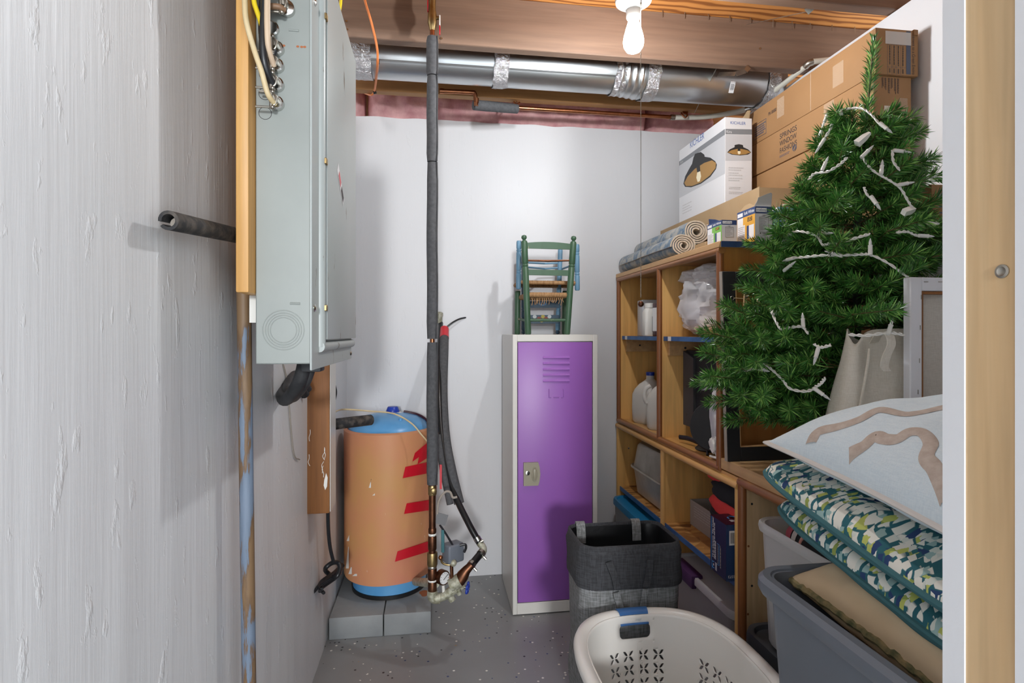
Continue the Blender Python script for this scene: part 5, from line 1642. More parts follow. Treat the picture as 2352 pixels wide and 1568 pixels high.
for py in (684, 930):
    a, b = P(1690, py, Y=FY + 0.012), P(1800, py + 8, Y=FY + 0.012)
    if py == 930:
        a = P(1690, py - 2, Y=FY - .004); b = P(1800, py + 10, Y=FY - .004)
    else:
        a.y += 0.008; b.y += .008
    b.x = fxb - 0.02
    obj('twine', tube([a, (a + b) / 2 + V(0, 0, -.003), b], 0.0012, 6), M['cable_cream'], fr)
    e_ = LM @ V(fxa + bw * 0.62, FY, a.z)
    obj('screw_eye', tube([e_ + V(0.006 * math.cos(t), -0.006, 0.006 * math.sin(t)) for t in [2 * math.pi * k / 12 for k in range(12)]], 0.0013, 6, closed=True), M['steel'], fr)
def peg(px, py, rot, label, grp='wooden pegs on the black frame'):
    c = P(px, py, Y=FY - 0.006 + (0.012 if py < 800 else 0))
    t = thing('clothes_peg', label, 'peg', c, grp)
    R = Matrix.Rotation(rot, 4, 'Y')
    obj('peg_half', xf(B(-0.0052, -0.0008, -0.004, 0.004, -0.026, 0.026, .001, 1), R), M['pine'], t, local=True)
    obj('peg_half', xf(B(0.0008, 0.0052, -0.004, 0.004, -0.026, 0.026, .001, 1), R), M['pine'], t, local=True)
    obj('spring', xf(tube([V(-0.005, -.0045, .002), V(.005, -.0045, .002)], 0.0022, 8), R), M['steel'], t, local=True)
peg(1712, 684, 0.06, 'wooden clothes peg on the upper twine near the frame edge')
peg(1743, 688, 0.28, 'wooden clothes peg on the upper twine behind the branch tips')
peg(1725, 932, 0.12, 'wooden clothes peg on the lower twine of the black frame')

# ================================================================== things on top of the hutch
ZT = HZ1 + 0.0215
BXF = 1.362
DL, DU = V(0, -1, 0), V(0, 0, 1)      # print on faces turned to the left wall
EL = V(1, 0, 0)                       # print on faces turned to the door
def carton(name, label, x0, x1, y0, y1, z0, z1, mat='card', grp=None, flaps=True):
    t = thing(name, label, 'box', ((x0 + x1) / 2, (y0 + y1) / 2, z0), grp)
    obj('carton_body', B(x0, x1, y0, y1, z0, z1, 0.003, 2), M[mat], t)
    return t
G_ = 'long cartons stacked on the hutch'
zbx = [ZT, 1.630, 1.758, 1.893, 2.028, 2.172]
c5 = carton('long_carton', 'lowest long carton, its end sticking out behind the tree', 1.352, 1.514, 1.34, 2.70, zbx[0], zbx[1] - .001, grp=G_)
c4 = carton('long_carton', 'long brown carton fourth from the top of the stack', BXF, 1.50, 1.56, 2.70, zbx[1], zbx[2] - .0015, grp=G_)
c3 = carton('long_carton', 'plain long brown carton third from the top of the stack', BXF, 1.50, 1.56, 2.70, zbx[2], zbx[3] - .0025, grp=G_)
c2 = carton('long_carton', 'long brown carton printed with a window firm name, second from top', BXF - 0.002, 1.494, 1.552, 2.70, zbx[3], zbx[4] - .0015, grp=G_)
c1 = carton('long_carton', 'topmost long brown carton with taped printed end near the ceiling', BXF, 1.512, 1.545, 2.70, zbx[4], zbx[5], grp=G_)
for c, px, z_, ww in ((c1, 1793, 2.115, .045), (c1, 1925, 2.10, .05), (c1, 1862, 2.10, .004), (c2, 1905, 1.985, .05)):
    decal(V(BXF - (0.002 if c is c2 else 0), P(px, 200, X=BXF).y, z_), ww, 0.075 if ww > .01 else .135, DL, DU, M['tape'], c, 'packing_tape', lift=0.0004)
sy = [P(px, 310, X=BXF - .002).y for px in (1791, 1830)]
for i, s in enumerate(('SPRINGS', 'WINDOW', 'FASHIONS')):
    text(s, 0.029, (BXF - 0.002, sy[0], 1.997 - 0.028 * i), DL, DU, M['ink'], c2, width=(sy[0] - sy[1]))
lines((BXF - 0.002, (sy[0] + sy[1]) / 2 + .015, 1.919), 0.075, 0.010, 2, DL, DU, M['inkblue'], c2, fill=.4, ragged=.3)
lg = V(BXF - 0.0027, sy[1] + 0.012, 1.925)
obj('round_logo', tube([lg + V(0, 0.011 * math.cos(a), 0.011 * math.sin(a)) for a in [2 * math.pi * k / 20 for k in range(20)]], 0.0012, 5, closed=True), M['inkblue'], c2)
obj('round_logo', tube([lg + V(0, 0.006 * math.cos(a), 0.006 * math.sin(a)) for a in [2 * math.pi * k / 20 for k in range(20)]], 0.0014, 5, closed=True), M['inkblue'], c2)
# certificate stamp on the top box
sa, sb = P(1732, 285, X=BXF), P(1760, 285, X=BXF)
obj('stamp_frame', tube([V(BXF - .0006, y, z_) for y, z_ in ((sa.y, 2.048), (sa.y, 2.108), (sb.y, 2.108), (sb.y, 2.048))], 0.0011, 4, closed=True), M['inkblue'], c1, sm=False)
lines((BXF, (sa.y + sb.y) / 2, 2.078), (sa.y - sb.y) * .85, 0.046, 5, DL, DU, M['inkblue'], c1, fill=.55, ragged=.2)
text('PN 00080', 0.020, (BXF, P(1765, 270, X=BXF).y, 2.118), DL, DU, M['ink'], c1, width=P(1765, 270, X=BXF).y - P(1783, 270, X=BXF).y)
# end of the top box: strapping tape and turned print
ye = 1.545
dn = V(0, 0, -1)
text('mitment to a Green Enviro', 0.0155, (1.494, ye, zbx[5] - 0.010), dn, EL, M['ink'], c1, width=0.128)
decal(V(1.4765, ye, 2.10), 0.016, 0.135, EL, DU, M['inkblue'], c1, 'printed_band')
for x_ in (1.411, 1.426, 1.441, 1.457):
    lines((x_, ye, 2.088), 0.062, 0.006, 1, dn, EL, M['ink'], c1, fill=.5, ragged=.1)
    lines((x_, ye, 2.040), 0.014, 0.006, 1, dn, EL, M['ink'], c1, fill=.6, ragged=.1)
    decal(V(x_ - .0075, ye, 2.09), 0.0007, 0.13, EL, DU, M['inkblue'], c1, 'printed_line', lift=.0006)
for z_ in (2.052, 2.122):
    decal(V(1.435, ye, z_), 0.065, 0.0007, EL, DU, M['inkblue'], c1, 'printed_line', lift=.0006)
decal(V(1.428, ye, 2.150), 0.012, 0.026, EL, DU, M['inkblue'], c1, 'printed_band')
decal(V(1.440, ye, 2.143), 0.090, 0.040, EL, DU, glassy('clear_strapping_tape', (.85, .8, .74), .45, .3), c1, 'strapping_tape', lift=0.0012)
obj('corner_fold', B(1.492, 1.509, 1.541, 1.553, 2.155, 2.174, .002, 1), M['cardedge'], c1)
obj('corner_gap', B(BXF - .0006, BXF + .004, 1.5445, 1.558, 2.145, 2.170), M['cardedge'], c1, sm=False)
ye2 = 1.552
for x_, L in ((1.392, .032), (1.402, .042), (1.414, .055), (1.424, .036), (1.436, .050), (1.446, .054)):
    lines((x_, ye2, 2.020 - L / 2), L, 0.007, 2, dn, EL, M['ink'], c2, fill=.5, ragged=.25)
decal(V(1.412, ye2, 1.914), 0.028, 0.038, EL, DU, M['tapew'], c2, 'strapping_tape')
decal(V(1.465, ye2, 1.93), 0.03, 0.06, EL, DU, M['tape'], c2, 'strapping_tape')
text('to a Green Environment', 0.016, (1.375, 1.34, 1.610), EL, DU, M['ink'], c5, width=.13)
for k in range(3):
    lines((1.43, 1.34, 1.585 - .017 * k), 0.11, 0.008, 1, EL, DU, M['inkblue'], c5)
tag(obj('cardboard_flap', prism([(P(1688, 268, X=1.33).y, 0), (P(1718, 268, X=1.33).y, 0), (P(1722, 268, X=1.33).y, .046), (P(1716, 268, X=1.33).y, .052)], 0.004, frame(V(1.330, 0, 2.121), V(0, 1, 0), V(0, 0, 1), V(1, 0, 0))), M['card2'], sm=False), 'loose tan cardboard flap standing on the white lamp carton', 'cardboard')

# open tan carton holding the lamp carton
oc_ = thing('open_carton', 'open tan cardboard tray behind the bulb boxes', 'box', (1.25, 2.2, ZT))
ox0, ox1, oy0, oy1, oz1 = 1.160, 1.350, 1.845, 2.72, 1.747
obj('carton_body', join(B(ox0, ox0 + .004, oy0, oy1, ZT, oz1), B(ox1 - .004, ox1, oy0, oy1, ZT, oz1), B(ox0 + .004, ox1 - .004, oy0, oy0 + .004, ZT, oz1 - .002), B(ox0 + .004, ox1 - .004, oy1 - .004, oy1, ZT, oz1), B(ox0 + .004, ox1 - .004, oy0 + .004, oy1 - .004, ZT, ZT + .004)), M['card2'], oc_, sm=False)

kb = thing('lamp_carton', 'tall white carton picturing a black dome ceiling lamp', 'box', (1.26, 2.37, ZT + .005))
kx0, kx1, ky0, ky1, kz1 = 1.200, 1.322, 2.154, 2.586, 2.120
obj('carton_body', B(kx0, kx1, ky0, ky1, ZT + .005, kz1, 0.0015, 1), M['cartonwhite'], kb, sm=False)
def trace(pix, face, mat, lift, name='lamp_print'):
    if face == 'side':
        pts = [P(a, b, X=kx0) for a, b in pix]
        pts = [V(kx0 - lift, p.y, p.z) for p in pts]
    else:
        pts = [P(a, b, Y=ky0) for a, b in pix]
        pts = [V(p.x, ky0 - lift, p.z) for p in pts]
    bm = bmesh.new()
    f = bm.faces.new([bm.verts.new(p) for p in pts])
    bmesh.ops.triangulate(bm, faces=[f])
    return obj(name, bm, M[mat], kb, sm=False)
trace([(1665, 309), (1665, 296), (1560, 371), (1560, 381)], 'side', 'cartonband', .0005, 'printed_band')
trace([(1665, 399), (1665, 309.5), (1560, 381.5), (1560, 455)], 'side', 'cartonshade', .0004, 'printed_panel')
trace([(1666, 296), (1727, 297), (1727, 309), (1666, 308)], 'end', 'cartonband', .0005, 'printed_band')
trace([(1666, 309), (1727, 310), (1727, 369), (1666, 369)], 'end', 'cartonshade', .0004, 'printed_panel')
trace([(1593, 362), (1597, 353), (1610, 349), (1618, 355), (1619, 360), (1632, 362), (1643, 370), (1647, 378), (1645, 388), (1632, 406), (1610, 422), (1588, 430), (1574, 429), (1570, 422), (1574, 405), (1583, 388), (1590, 376)], 'side', 'pureblack', .0008)
trace([(1645, 374), (1644, 386), (1631, 403), (1610, 419), (1590, 427), (1576, 427), (1572, 420), (1580, 405), (1596, 388), (1618, 374), (1636, 368)], 'side', 'gold', .0011)
trace([(1600, 382), (1608, 379), (1609, 394), (1602, 396)], 'side', 'pureblack', .0013)
trace([(1602, 396), (1609, 393), (1611, 405), (1608, 416), (1603, 418), (1600, 408)], 'side', 'lampwhite', .0014)
trace([(1670, 350), (1676, 343), (1687, 338), (1687, 333), (1697, 331), (1706, 333), (1707, 338), (1718, 343), (1725, 350), (1718, 355), (1700, 357), (1680, 355)], 'end', 'pureblack', .0008)
trace([(1671, 350), (1680, 345), (1697, 341), (1716, 345), (1724, 350), (1712, 354.5), (1697, 356), (1682, 354)], 'end', 'gold', .0011)
trace([(1694, 341), (1700, 341), (1700, 347), (1694, 347)], 'end', 'pureblack', .0013)
trace([(1694, 347), (1700, 347), (1701, 352), (1697, 355), (1694, 352)], 'end', 'lampwhite', .0014)
a_, b_ = P(1585, 332, X=kx0), P(1617, 316, X=kx0)
text('KICHLER', 0.042, (kx0, a_.y, (P(1600, 324, X=kx0)).z), DL, DU, M['brandblue'], kb, width=a_.y - b_.y)
a_, b_ = P(1677, 282, Y=ky0), P(1712, 282, Y=ky0)
text('KICHLER', 0.0175, a_, EL, DU, M['brandblue'], kb, width=b_.x - a_.x)
a_, b_ = P(1668, 302.5, Y=ky0), P(1680, 303, Y=ky0)
text('Kira', 0.016, a_, EL, DU, M['whiteprint'], kb, width=b_.x - a_.x, lift=.0009)
a_ = P(1566, 372, X=kx0)
text('Kira', 0.016, (kx0, a_.y + .015, a_.z), DL, DU, M['inklt'], kb, width=.03, lift=.0009)
for k, (y0p, mname) in enumerate(((388, 'inklt'), (400, 'inklt'), (412, 'inklt'))):
    pc_ = P(1690, y0p, Y=ky0)
    lines(pc_ + V(0, 0, 0), 0.066, 0.018, 2, EL, DU, M[mname], kb, fill=.5)
for y0p in (432, 443):
    lines(P(1690, y0p, Y=ky0), 0.062, 0.012, 2, EL, DU, M['inkgrey'], kb, fill=.35)
for y0p in (470, 482):
    q = P(1580, y0p, X=kx0)
    lines(V(kx0, q.y, q.z), 0.11, 0.026, 2, DL, DU, M['inklt'], kb, fill=.35)

# two rug rolls
def rug_roll(name, label, cx, cz, y0, y1, R, turns, sx=1.0, sz=1.0, th=0.0065, start=0.0, tail=None):
    n = int(turns * 34)
    r0 = R - (turns) * (th * 1.5)
    A, Bq = [], []
    for i in range(n + 1):
        a = start + 2 * math.pi * turns * i / n
        r = r0 + (R - r0) * i / n
        A.append((cx + r * sx * math.cos(a), cz + r * sz * math.sin(a)))
        Bq.append((cx + (r - th) * sx * math.cos(a), cz + (r - th) * sz * math.sin(a)))
    bm = bmesh.new()
    ys = [y0 + (y1 - y0) * k / 14 for k in range(15)]
    def row(pts):
        return [[bm.verts.new((x + .003 * noise.noise((y * 9, x * 20, z_ * 20)), y, z_ + .003 * noise.noise((y * 8, 3, x * 30)))) for y in ys] for x, z_ in pts]
    ra, rb = row(A), row(Bq)
    for i in range(n):
        for k in range(14):
            bm.faces.new((ra[i][k], ra[i + 1][k], ra[i + 1][k + 1], ra[i][k + 1]))
            f = bm.faces.new((rb[i][k], rb[i][k + 1], rb[i + 1][k + 1], rb[i + 1][k]))
            f.material_index = 1
        for k in (0, 14):
            f = bm.faces.new((ra[i][k], rb[i][k], rb[i + 1][k], ra[i + 1][k]))
            f.material_index = 1
    for i in (0, n):
        for k in range(14):
            f = bm.faces.new((ra[i][k], ra[i][k + 1], rb[i][k + 1], rb[i][k]))
            f.material_index = 1
    o = obj(name, bm, [M['rug'], M['rugback']], ang=50)
    return tag(o, label, 'rug', 'rolled rugs on the hutch')
rug_roll('rolled_rug', 'rolled blue-grey rug lying lower, nearer the hutch front', 1.003, ZT + 0.0485, 2.12, 2.752, 0.056, 4.2, 1.02, 0.85, start=2.0)
rug_roll('rolled_rug', 'rolled blue-grey rug stacked above the lower roll', 1.084, ZT + 0.118, 2.17, 2.752, 0.056, 4.0, 1.05, 0.95, start=.6)
rug_roll('rolled_rug', 'short rug fold peeking out right of the lower rug roll', 1.090, ZT + 0.0335, 2.16, 2.74, 0.036, 2.2, 1.0, .9, start=4)
tag(obj('cardboard_block', B(1.045, 1.088, 2.02, 2.11, ZT, ZT + .05, .002, 1), M['card2']), 'small tan cardboard block between the rug roll and green bulb box', 'box')

# bulb boxes
def bulb_box(label, x0, x1, y0, y1, h, accent, flap):
    t = thing('bulb_box', label, 'box', ((x0 + x1) / 2, (y0 + y1) / 2, ZT), 'bulb boxes on the hutch')
    z1 = ZT + h
    obj('carton_body', B(x0, x1, y0, y1, ZT, z1, .0008, 1), M['whiteprint'], t, sm=False)
    w_, l_ = x1 - x0, y1 - y0
    bh = 0.20 * h
    decal(V(x0, (y0 + y1) / 2, z1 - bh / 2), l_, bh, DL, DU, M['navycarton'], t)
    decal(V((x0 + x1) / 2, y0, z1 - bh / 2), w_, bh, EL, DU, M['navycarton'], t)
    decal(V((x0 + x1) / 2, y0, ZT + (h - bh) / 2), w_, h - bh, EL, DU, M['greycarton'], t)
    decal(V(x0, y0 + l_ * .33, ZT + (h - bh) / 2), l_ * .66, h - bh, DL, DU, M[accent], t)
    text('Soft White', bh * .62, (x0, y0 + l_ * .60, z1 - bh * .5), DL, DU, M['whiteprint'], t, width=l_ * .56, lift=.0009, bold=.0002)
    decal(V(x0, y0 + l_ * .82, z1 - bh * .55), l_ * .30, bh * .55, DL, DU, M['whiteprint'], t, lift=.0008)
    decal(V((x0 + x1) / 2 - w_ * .14, y0, z1 - bh * .5), w_ * .62, bh * .55, EL, DU, M['whiteprint'], t, lift=.0008)
    text('trueliving', bh * .5, ((x0 + x1) / 2 - w_ * .42, y0, z1 - bh * .48), EL, DU, M['navycarton'], t, width=w_ * .56, lift=.0011)
    decal(V(x0, y0 + l_ * .28, z1 - h * .30), l_ * .26, h * .12, DL, DU, M['pureblack'], t, lift=.0009)
    text('LED', h * .13, (x0, y0 + l_ * .385, z1 - h * .30), DL, DU, M['yellowcarton'], t, width=l_ * .21, lift=.0012, bold=.0003)
    decal(V(x0, y0 + l_ * .75, ZT + h * .36), l_ * .42, h * .42, DL, DU, M['whiteprint'], t, lift=.0009)
    lines((x0, y0 + l_ * .75, ZT + h * .36), l_ * .36, h * .38, 7, DL, DU, M['ink'], t, lift=.0012, fill=.18)
    decal(V(x0, y0 + l_ * .24, ZT + h * .33), l_ * .38, h * .38, DL, DU, M['whiteprint'], t, lift=.0009)
    decal(V(x0, y0 + l_ * .38, ZT + h * .33), l_ * .11, h * .38, DL, DU, M['navycarton'], t, lift=.0012)
    obj('printed_frame', tube([V((x0 + x1) / 2 + a * w_ * .26, y0 - .0008, ZT + h * (.50 + b * .21)) for a, b in ((-1, -1), (-1, 1), (1, 1), (1, -1))], .0004, 4, closed=True), M['ink'], t, sm=False)
    text('100°', h * .07, ((x0 + x1) / 2, y0, ZT + h * .74), EL, DU, M['ink'], t, align='CENTER', lift=.0009)
    lines(((x0 + x1) / 2, y0, ZT + h * .50), w_ * .40, h * .34, 8, EL, DU, M['ink'], t, fill=.22, lift=.0009)
    if h > .1:
        text('CAUTION', h * .05, ((x0 + x1) / 2 - w_ * .08, y0, ZT + h * .25), EL, DU, M['ink'], t, lift=.0009, bold=.0002)
        lines(((x0 + x1) / 2, y0, ZT + h * .13), w_ * .72, h * .16, 4, EL, DU, M['ink'], t, fill=.2, lift=.0009)
    decal(V((x0 + x1) / 2 - w_ * .2, y0, ZT + h * (.25 if h > .1 else .06)), 0, 0, EL, DU, M['pureblack'], t, 'warning_triangle', lift=.0009, poly=[(-.0028, -.0022), (.0028, -.0022), (0, .003)])
    if flap:
        obj('flap', prism([(x0, 0), (x1, 0), (x1, .044), (x1 - .006, .048), (x0 + .012, .030), (x0 + .01, .02)], .0008, frame(V(0, y0 + .006, z1), V(1, 0, 0), V(0, -.15, 1).normalized(), V(0, 1, .15).normalized())), M['greycarton'], t, sm=False)
        obj('flap', prism([(y0, 0), (y1, 0), (y1 - .03, .020), (y0 + .05, .022)], .0008, frame(V(x0 + .004, 0, z1), V(0, 1, 0), V(.3, 0, 1).normalized(), V(1, 0, -.3).normalized())), M['card2'], t, sm=False)
    else:
        obj('flap', prism([(y0 + .02, 0), (y1, 0), (y1 - .01, .022), (y0 + .05, .012)], .0008, frame(V(x0 + .006, 0, z1), V(0, 1, 0), V(-.3, 0, 1).normalized(), V(1, 0, .3).normalized())), M['navycarton'], t, sm=False)
    return t
bulb_box('small green and blue bulb box beside the rug roll', .978, 1.033, 1.776, 1.876, .082, 'greencarton', False)
bulb_box('taller amber bulb box with an open flap at the hutch corner', 1.069, 1.131, 1.724, 1.834, .120, 'yellowcarton', True)
fbb = thing('flood_bulb_box', 'blue box picturing a reflector bulb behind the tree tips', 'box', (1.2, 1.75, ZT))
obj('carton_body', B(1.136, 1.275, 1.722, 1.778, ZT, 1.634, .001, 1), M['bluecarton'], fbb, sm=False)
decal(V(1.153, 1.722, 1.58), 0.034, .105, EL, DU, M['skyblue'], fbb)
obj('lid_edge', B(1.134, 1.225, 1.779, 1.786, ZT, 1.642), M['teal_lid'], fbb, sm=False)
text('D', .026, (1.158, 1.722, 1.603), DU, -EL, M['whiteprint'], fbb, lift=.0012)
decal(V(1.195, 1.722, 1.600), 0, 0, EL, DU, M['cartonshade'], fbb, 'bulb_print', lift=.0009, poly=[(-.020, .0), (-.018, .020), (-.006, .024), (.012, .012), (.035, .008), (.036, -.010), (.012, -.014), (-.006, -.026), (-.018, -.02)])
wbb = thing('white_bulb_box', 'white box with a blue rim behind the blue bulb box', 'box', (1.25, 1.81, ZT))
obj('carton_body', B(1.195, 1.34, 1.790, 1.842, ZT, 1.662, .001, 1), M['whiteprint'], wbb, sm=False)
obj('rim_band', B(1.194, 1.341, 1.789, 1.790, 1.654, 1.663), M['skyblue'], wbb, sm=False)

# ================================================================== artificial tree
TXc, TYc = 1.135, 1.345
TZ0 = 0.8065
tree = thing('artificial_tree', 'small artificial green tree standing on the cubby', 'tree', (TXc, TYc, TZ0))
top_p = P(2008, 88, Y=TYc)
mid_p = P(1975, 430, Y=TYc)
def axis(z_):
    t = (z_ - mid_p.z) / (top_p.z - mid_p.z)
    return V(mid_p.x + (top_p.x - mid_p.x) * max(t, -0.2), TYc, z_)
obj('pole', tube([V(axis(0.83).x, TYc, TZ0 + .004), axis(1.5), axis(1.75)], 0.010, 12), M['trunk'], tree)
obj('stand', join(*[tube([V(axis(.83).x, TYc, TZ0 + .03), V(axis(.83).x + .12 * math.cos(a), TYc + .12 * math.sin(a), TZ0 + .006)], .005, 8) for a in (0.4, 2.5, 4.6)]), M['trunk'], tree)
RAD = [(0.98, .22), (1.03, .29), (1.10, .32), (1.2, .285), (1.30, .235), (1.40, .20), (1.48, .18), (1.60, .155), (1.70, .12), (1.78, .09), (1.84, .05)]
def rad(z_):
    for (a, ra), (b, rb) in zip(RAD[:-1], RAD[1:]):
        if a <= z_ <= b:
            return ra + (rb - ra) * (z_ - a) / (b - a)
    return RAD[0][1] if z_ < RAD[0][0] else RAD[-1][1]
def needles(acc, o, d, L, n, nl, w_=0.0026, a0=0.65):
    """flat needles round a twig, collected as quads"""
    d = d / np.linalg.norm(d)
    h = np.array([0., 0., 1.]) if abs(d[2]) < .9 else np.array([1., 0., 0.])
    e1 = np.cross(d, h); e1 /= np.linalg.norm(e1)
    e2 = np.cross(d, e1)
    t = rng.random(n)
    ph = rng.random(n) * 2 * np.pi
    tilt = a0 + 0.35 * rng.random(n) - 0.25 * (t > .88)
    ln = nl * (0.75 + 0.4 * rng.random(n)) * (1 - 0.35 * (t > .9))
    radial = np.cos(ph)[:, None] * e1 + np.sin(ph)[:, None] * e2
    dirn = np.cos(tilt)[:, None] * d + np.sin(tilt)[:, None] * radial
    side = np.cross(dirn, d) + 1e-6
    side /= np.linalg.norm(side, axis=1)[:, None]
    q = rng.random(n) * np.pi
    up = np.cross(dirn, side)
    s = (np.cos(q)[:, None] * side + np.sin(q)[:, None] * up) * (w_ / 2)
    b = o + t[:, None] * L * d
    tip = b + dirn * ln[:, None]
    mid = b + dirn * (ln * .6)[:, None]
    acc.append(np.stack([b, mid + s, tip, mid - s], 1))
def blocked(p):
    """where the tree would run into its neighbours"""
    x, y, z_ = p[:, 0], p[:, 1], p[:, 2]
    b = x > XR - .004
    b |= (y < 1.252) & (x > .90) & (z_ < 1.235)
    b |= (y < 1.17) & (x > .78) & (z_ < 1.235)
    b |= (y < 1.118) & (x > 1.02) & (z_ < 1.36)
    b |= (x > 1.346) & (y > 1.33) & (z_ > 1.52) & (z_ < 1.64)
    b |= (x > 1.354) & (y > 1.535) & (z_ > 1.62)
    b |= (y > 1.655) & (z_ < 1.44)
    b |= (y > 1.708)
    b |= z_ < .835
    return b
def needle_obj(acc, name, parent, twigs):
    Q = np.concatenate(acc)
    Q = Q[~blocked(Q[:, 2]) & ~blocked(Q[:, 1])]
    twigs = [t for t in twigs if not blocked(np.array([t[1]]))[0]]
    n = len(Q)
    v = Q.reshape(-1, 3) - np.array(loc_of(parent))
    tb = bmesh.new()
    for a, b, r in twigs:
        tube([a, b], [r, r * .6], 5, bm=tb)
    bmesh.ops.translate(tb, verts=tb.verts[:], vec=-loc_of(parent))
    tm = bpy.data.meshes.new('t')
    tb.to_mesh(tm); tb.free()
    tv = [tuple(x.co) for x in tm.vertices]
    tf = [tuple(i + n * 4 for i in p.vertices) for p in tm.polygons]
    bpy.data.meshes.remove(tm)
    me = bpy.data.meshes.new(name)
    faces = [(4 * i, 4 * i + 1, 4 * i + 2, 4 * i + 3) for i in range(n)] + tf
    me.from_pydata([tuple(x) for x in v] + tv, [], faces)
    for k in ('needle0', 'needle1', 'needle2', 'twig'):
        me.materials.append(M[k])
    mi = np.concatenate([rng.choice([0, 1, 2], n, p=[.34, .42, .24]), np.full(len(tf), 3)]).astype(np.int32)
    me.polygons.foreach_set('material_index', mi)
    o = bpy.data.objects.new(name, me)
    COL.objects.link(o)
    o.parent = parent
    return o
def branch(base_, d, L, droop=0.0):
    acc, tw = [], []
    o = np.array(base_)
    d = np.array(d) / np.linalg.norm(d)
    tw.append((Vector(o), Vector(o + d * L), .0022))
    st = o + d * L * 0.28
    needles(acc, st, d, L * 0.72, int(1450 * L * .72) + 45, 0.037)
    ns = 3 if L < .16 else (5 if L < .3 else 7)
    hz = np.cross(d, [0, 0, 1.]); hz /= np.linalg.norm(hz)
    up = np.cross(hz, d)
    for k in range(ns):
        sgn = 1 if k % 2 else -1
        t = 0.34 + 0.48 * (k // 2) / max(1, ns // 2 - .5) + .05 * rng.random()
        sd = d * (0.72 + .2 * rng.random()) + hz * sgn * (.55 + .2 * rng.random()) + up * rng.uniform(-.15, .35)
        sd /= np.linalg.norm(sd)
        so = o + d * L * t
        sl = min(0.15, L * .42) * rng.uniform(.8, 1.15)
        tw.append((Vector(so), Vector(so + sd * sl), .0016))
        needles(acc, so + sd * .012, sd, sl, int(1750 * sl) + 45, 0.036)
    needle_obj(acc, 'branch', tree, tw)
tiers = [(0.985, 7), (1.03, 8), (1.085, 9), (1.14, 10), (1.20, 10), (1.265, 10), (1.33, 10), (1.40, 9), (1.465, 9), (1.53, 8), (1.60, 8), (1.66, 7), (1.72, 7), (1.77, 6)]
for ti, (z_, n) in enumerate(tiers):
    for k in range(n):
        a = 2 * math.pi * (k + (0.5 if ti % 2 else 0) + rng.uniform(-.22, .22)) / n + ti * .37
        R = rad(z_) * rng.uniform(.86, 1.06)
        dz = (0.02 + 0.18 * (z_ - .98) / .8) + rng.uniform(-.08, .10)
        c = axis(z_)
        base_ = np.array([c.x, c.y, z_ - dz * R])
        d = np.array([math.cos(a), math.sin(a), dz])
        tip = base_ + d * R
        if z_ < 1.06 and (abs(math.sin(a)) > .97 and d[1] > 0):
            continue
        mx = min(XR - 0.04, 1.505)
        if tip[0] > mx:
            R *= max(.35, (mx - c.x) / (tip[0] - c.x))
        if z_ > 1.5 and tip[0] > 1.345 and tip[1] > 1.33:
            R *= .80
        if tip[1] > 1.66 and z_ < 1.5:
            R *= (1.645 - TYc) / (tip[1] - TYc)
        if tip[1] < 1.20 and tip[0] > 0.955 and z_ < 1.24:
            R *= max(.35, (TYc - 1.235) / (TYc - tip[1]))
        if tip[1] < 1.14 and tip[0] > 1.0 and z_ < 1.36:
            R *= max(.4, (TYc - 1.145) / (TYc - tip[1]))
        branch(base_, d, R)
# longer tips reaching out on the side of the hutch
for px, py, yy in ((1655, 868, 1.36), (1690, 815, 1.40), (1722, 770, 1.40), (1762, 705, 1.42), (1765, 925, 1.34), (1742, 890, 1.42), (1800, 930, 1.26), (1785, 640, 1.38), (1785, 590, 1.42), (1805, 550, 1.38),
                   (1832, 445, 1.38), (1850, 400, 1.42), (1870, 335, 1.38), (1905, 268, 1.35), (2090, 290, 1.33), (2128, 395, 1.30), (1745, 790, 1.30), (1785, 700, 1.28), (1800, 860, 1.24), (1845, 820, 1.22)):
    tip = P(px, py, Y=yy)
    c = axis(min(max(tip.z - .02, .96), 1.8))
    d = tip - c
    branch(np.array(c), np.array(d), max(d.length - .02, .06))
# leader
acc = []
l0, l1 = np.array(axis(1.70)), np.array(top_p)
needles(acc, l0, l1 - l0, np.linalg.norm(l1 - l0), 620, 0.034, a0=.55)
needle_obj(acc, 'leader', tree, [(Vector(l0), Vector(l1), .004)])
#print('needle faces', sum(len(o.data.polygons) for o in tree.children if o.name.startswith(('branch', 'leader'))))

# string of lights
def tp(px, py, push=0.026):
    """point on the front of the tree's crown seen at a pixel"""
    p = P(px, py, Y=TYc)
    for _ in range(6):
        c = axis(p.z)
        view = (V(p.x, p.y, 0) - V(0, 0, 0)).normalized()
        perp = V(view.y, -view.x, 0)
        off = (V(p.x, p.y, 0) - V(c.x, c.y, 0)).dot(perp)
        r = max(rad(min(max(p.z, .98), 1.84)) * 1.06, .03)
        fwd = math.sqrt(max(r * r - off * off, 0.0004)) + push
        q = V(c.x, c.y, 0) + perp * off - view * fwd
        p = P(px, py, d=q.y * CS + q.x * SN)
    return p
ls = thing('light_string', 'white string of unlit mini lights draped over the tree', 'string lights', tp(1970, 500))
def wire(pix):
    pts = [tp(a, b) for a, b in pix]
    sm_ = smooth(pts, 8)
    bm = bmesh.new()
    for ph in (0, math.pi):
        hp_ = []
        for i, p in enumerate(sm_):
            a = i * 0.9 + ph
            hp_.append(p + V(math.cos(a) * .0022, math.sin(a) * .0012, math.sin(a) * .0022))
        tube(hp_, 0.0019, 6, bm=bm)
    return obj('wire', bm, M['white'], ls)
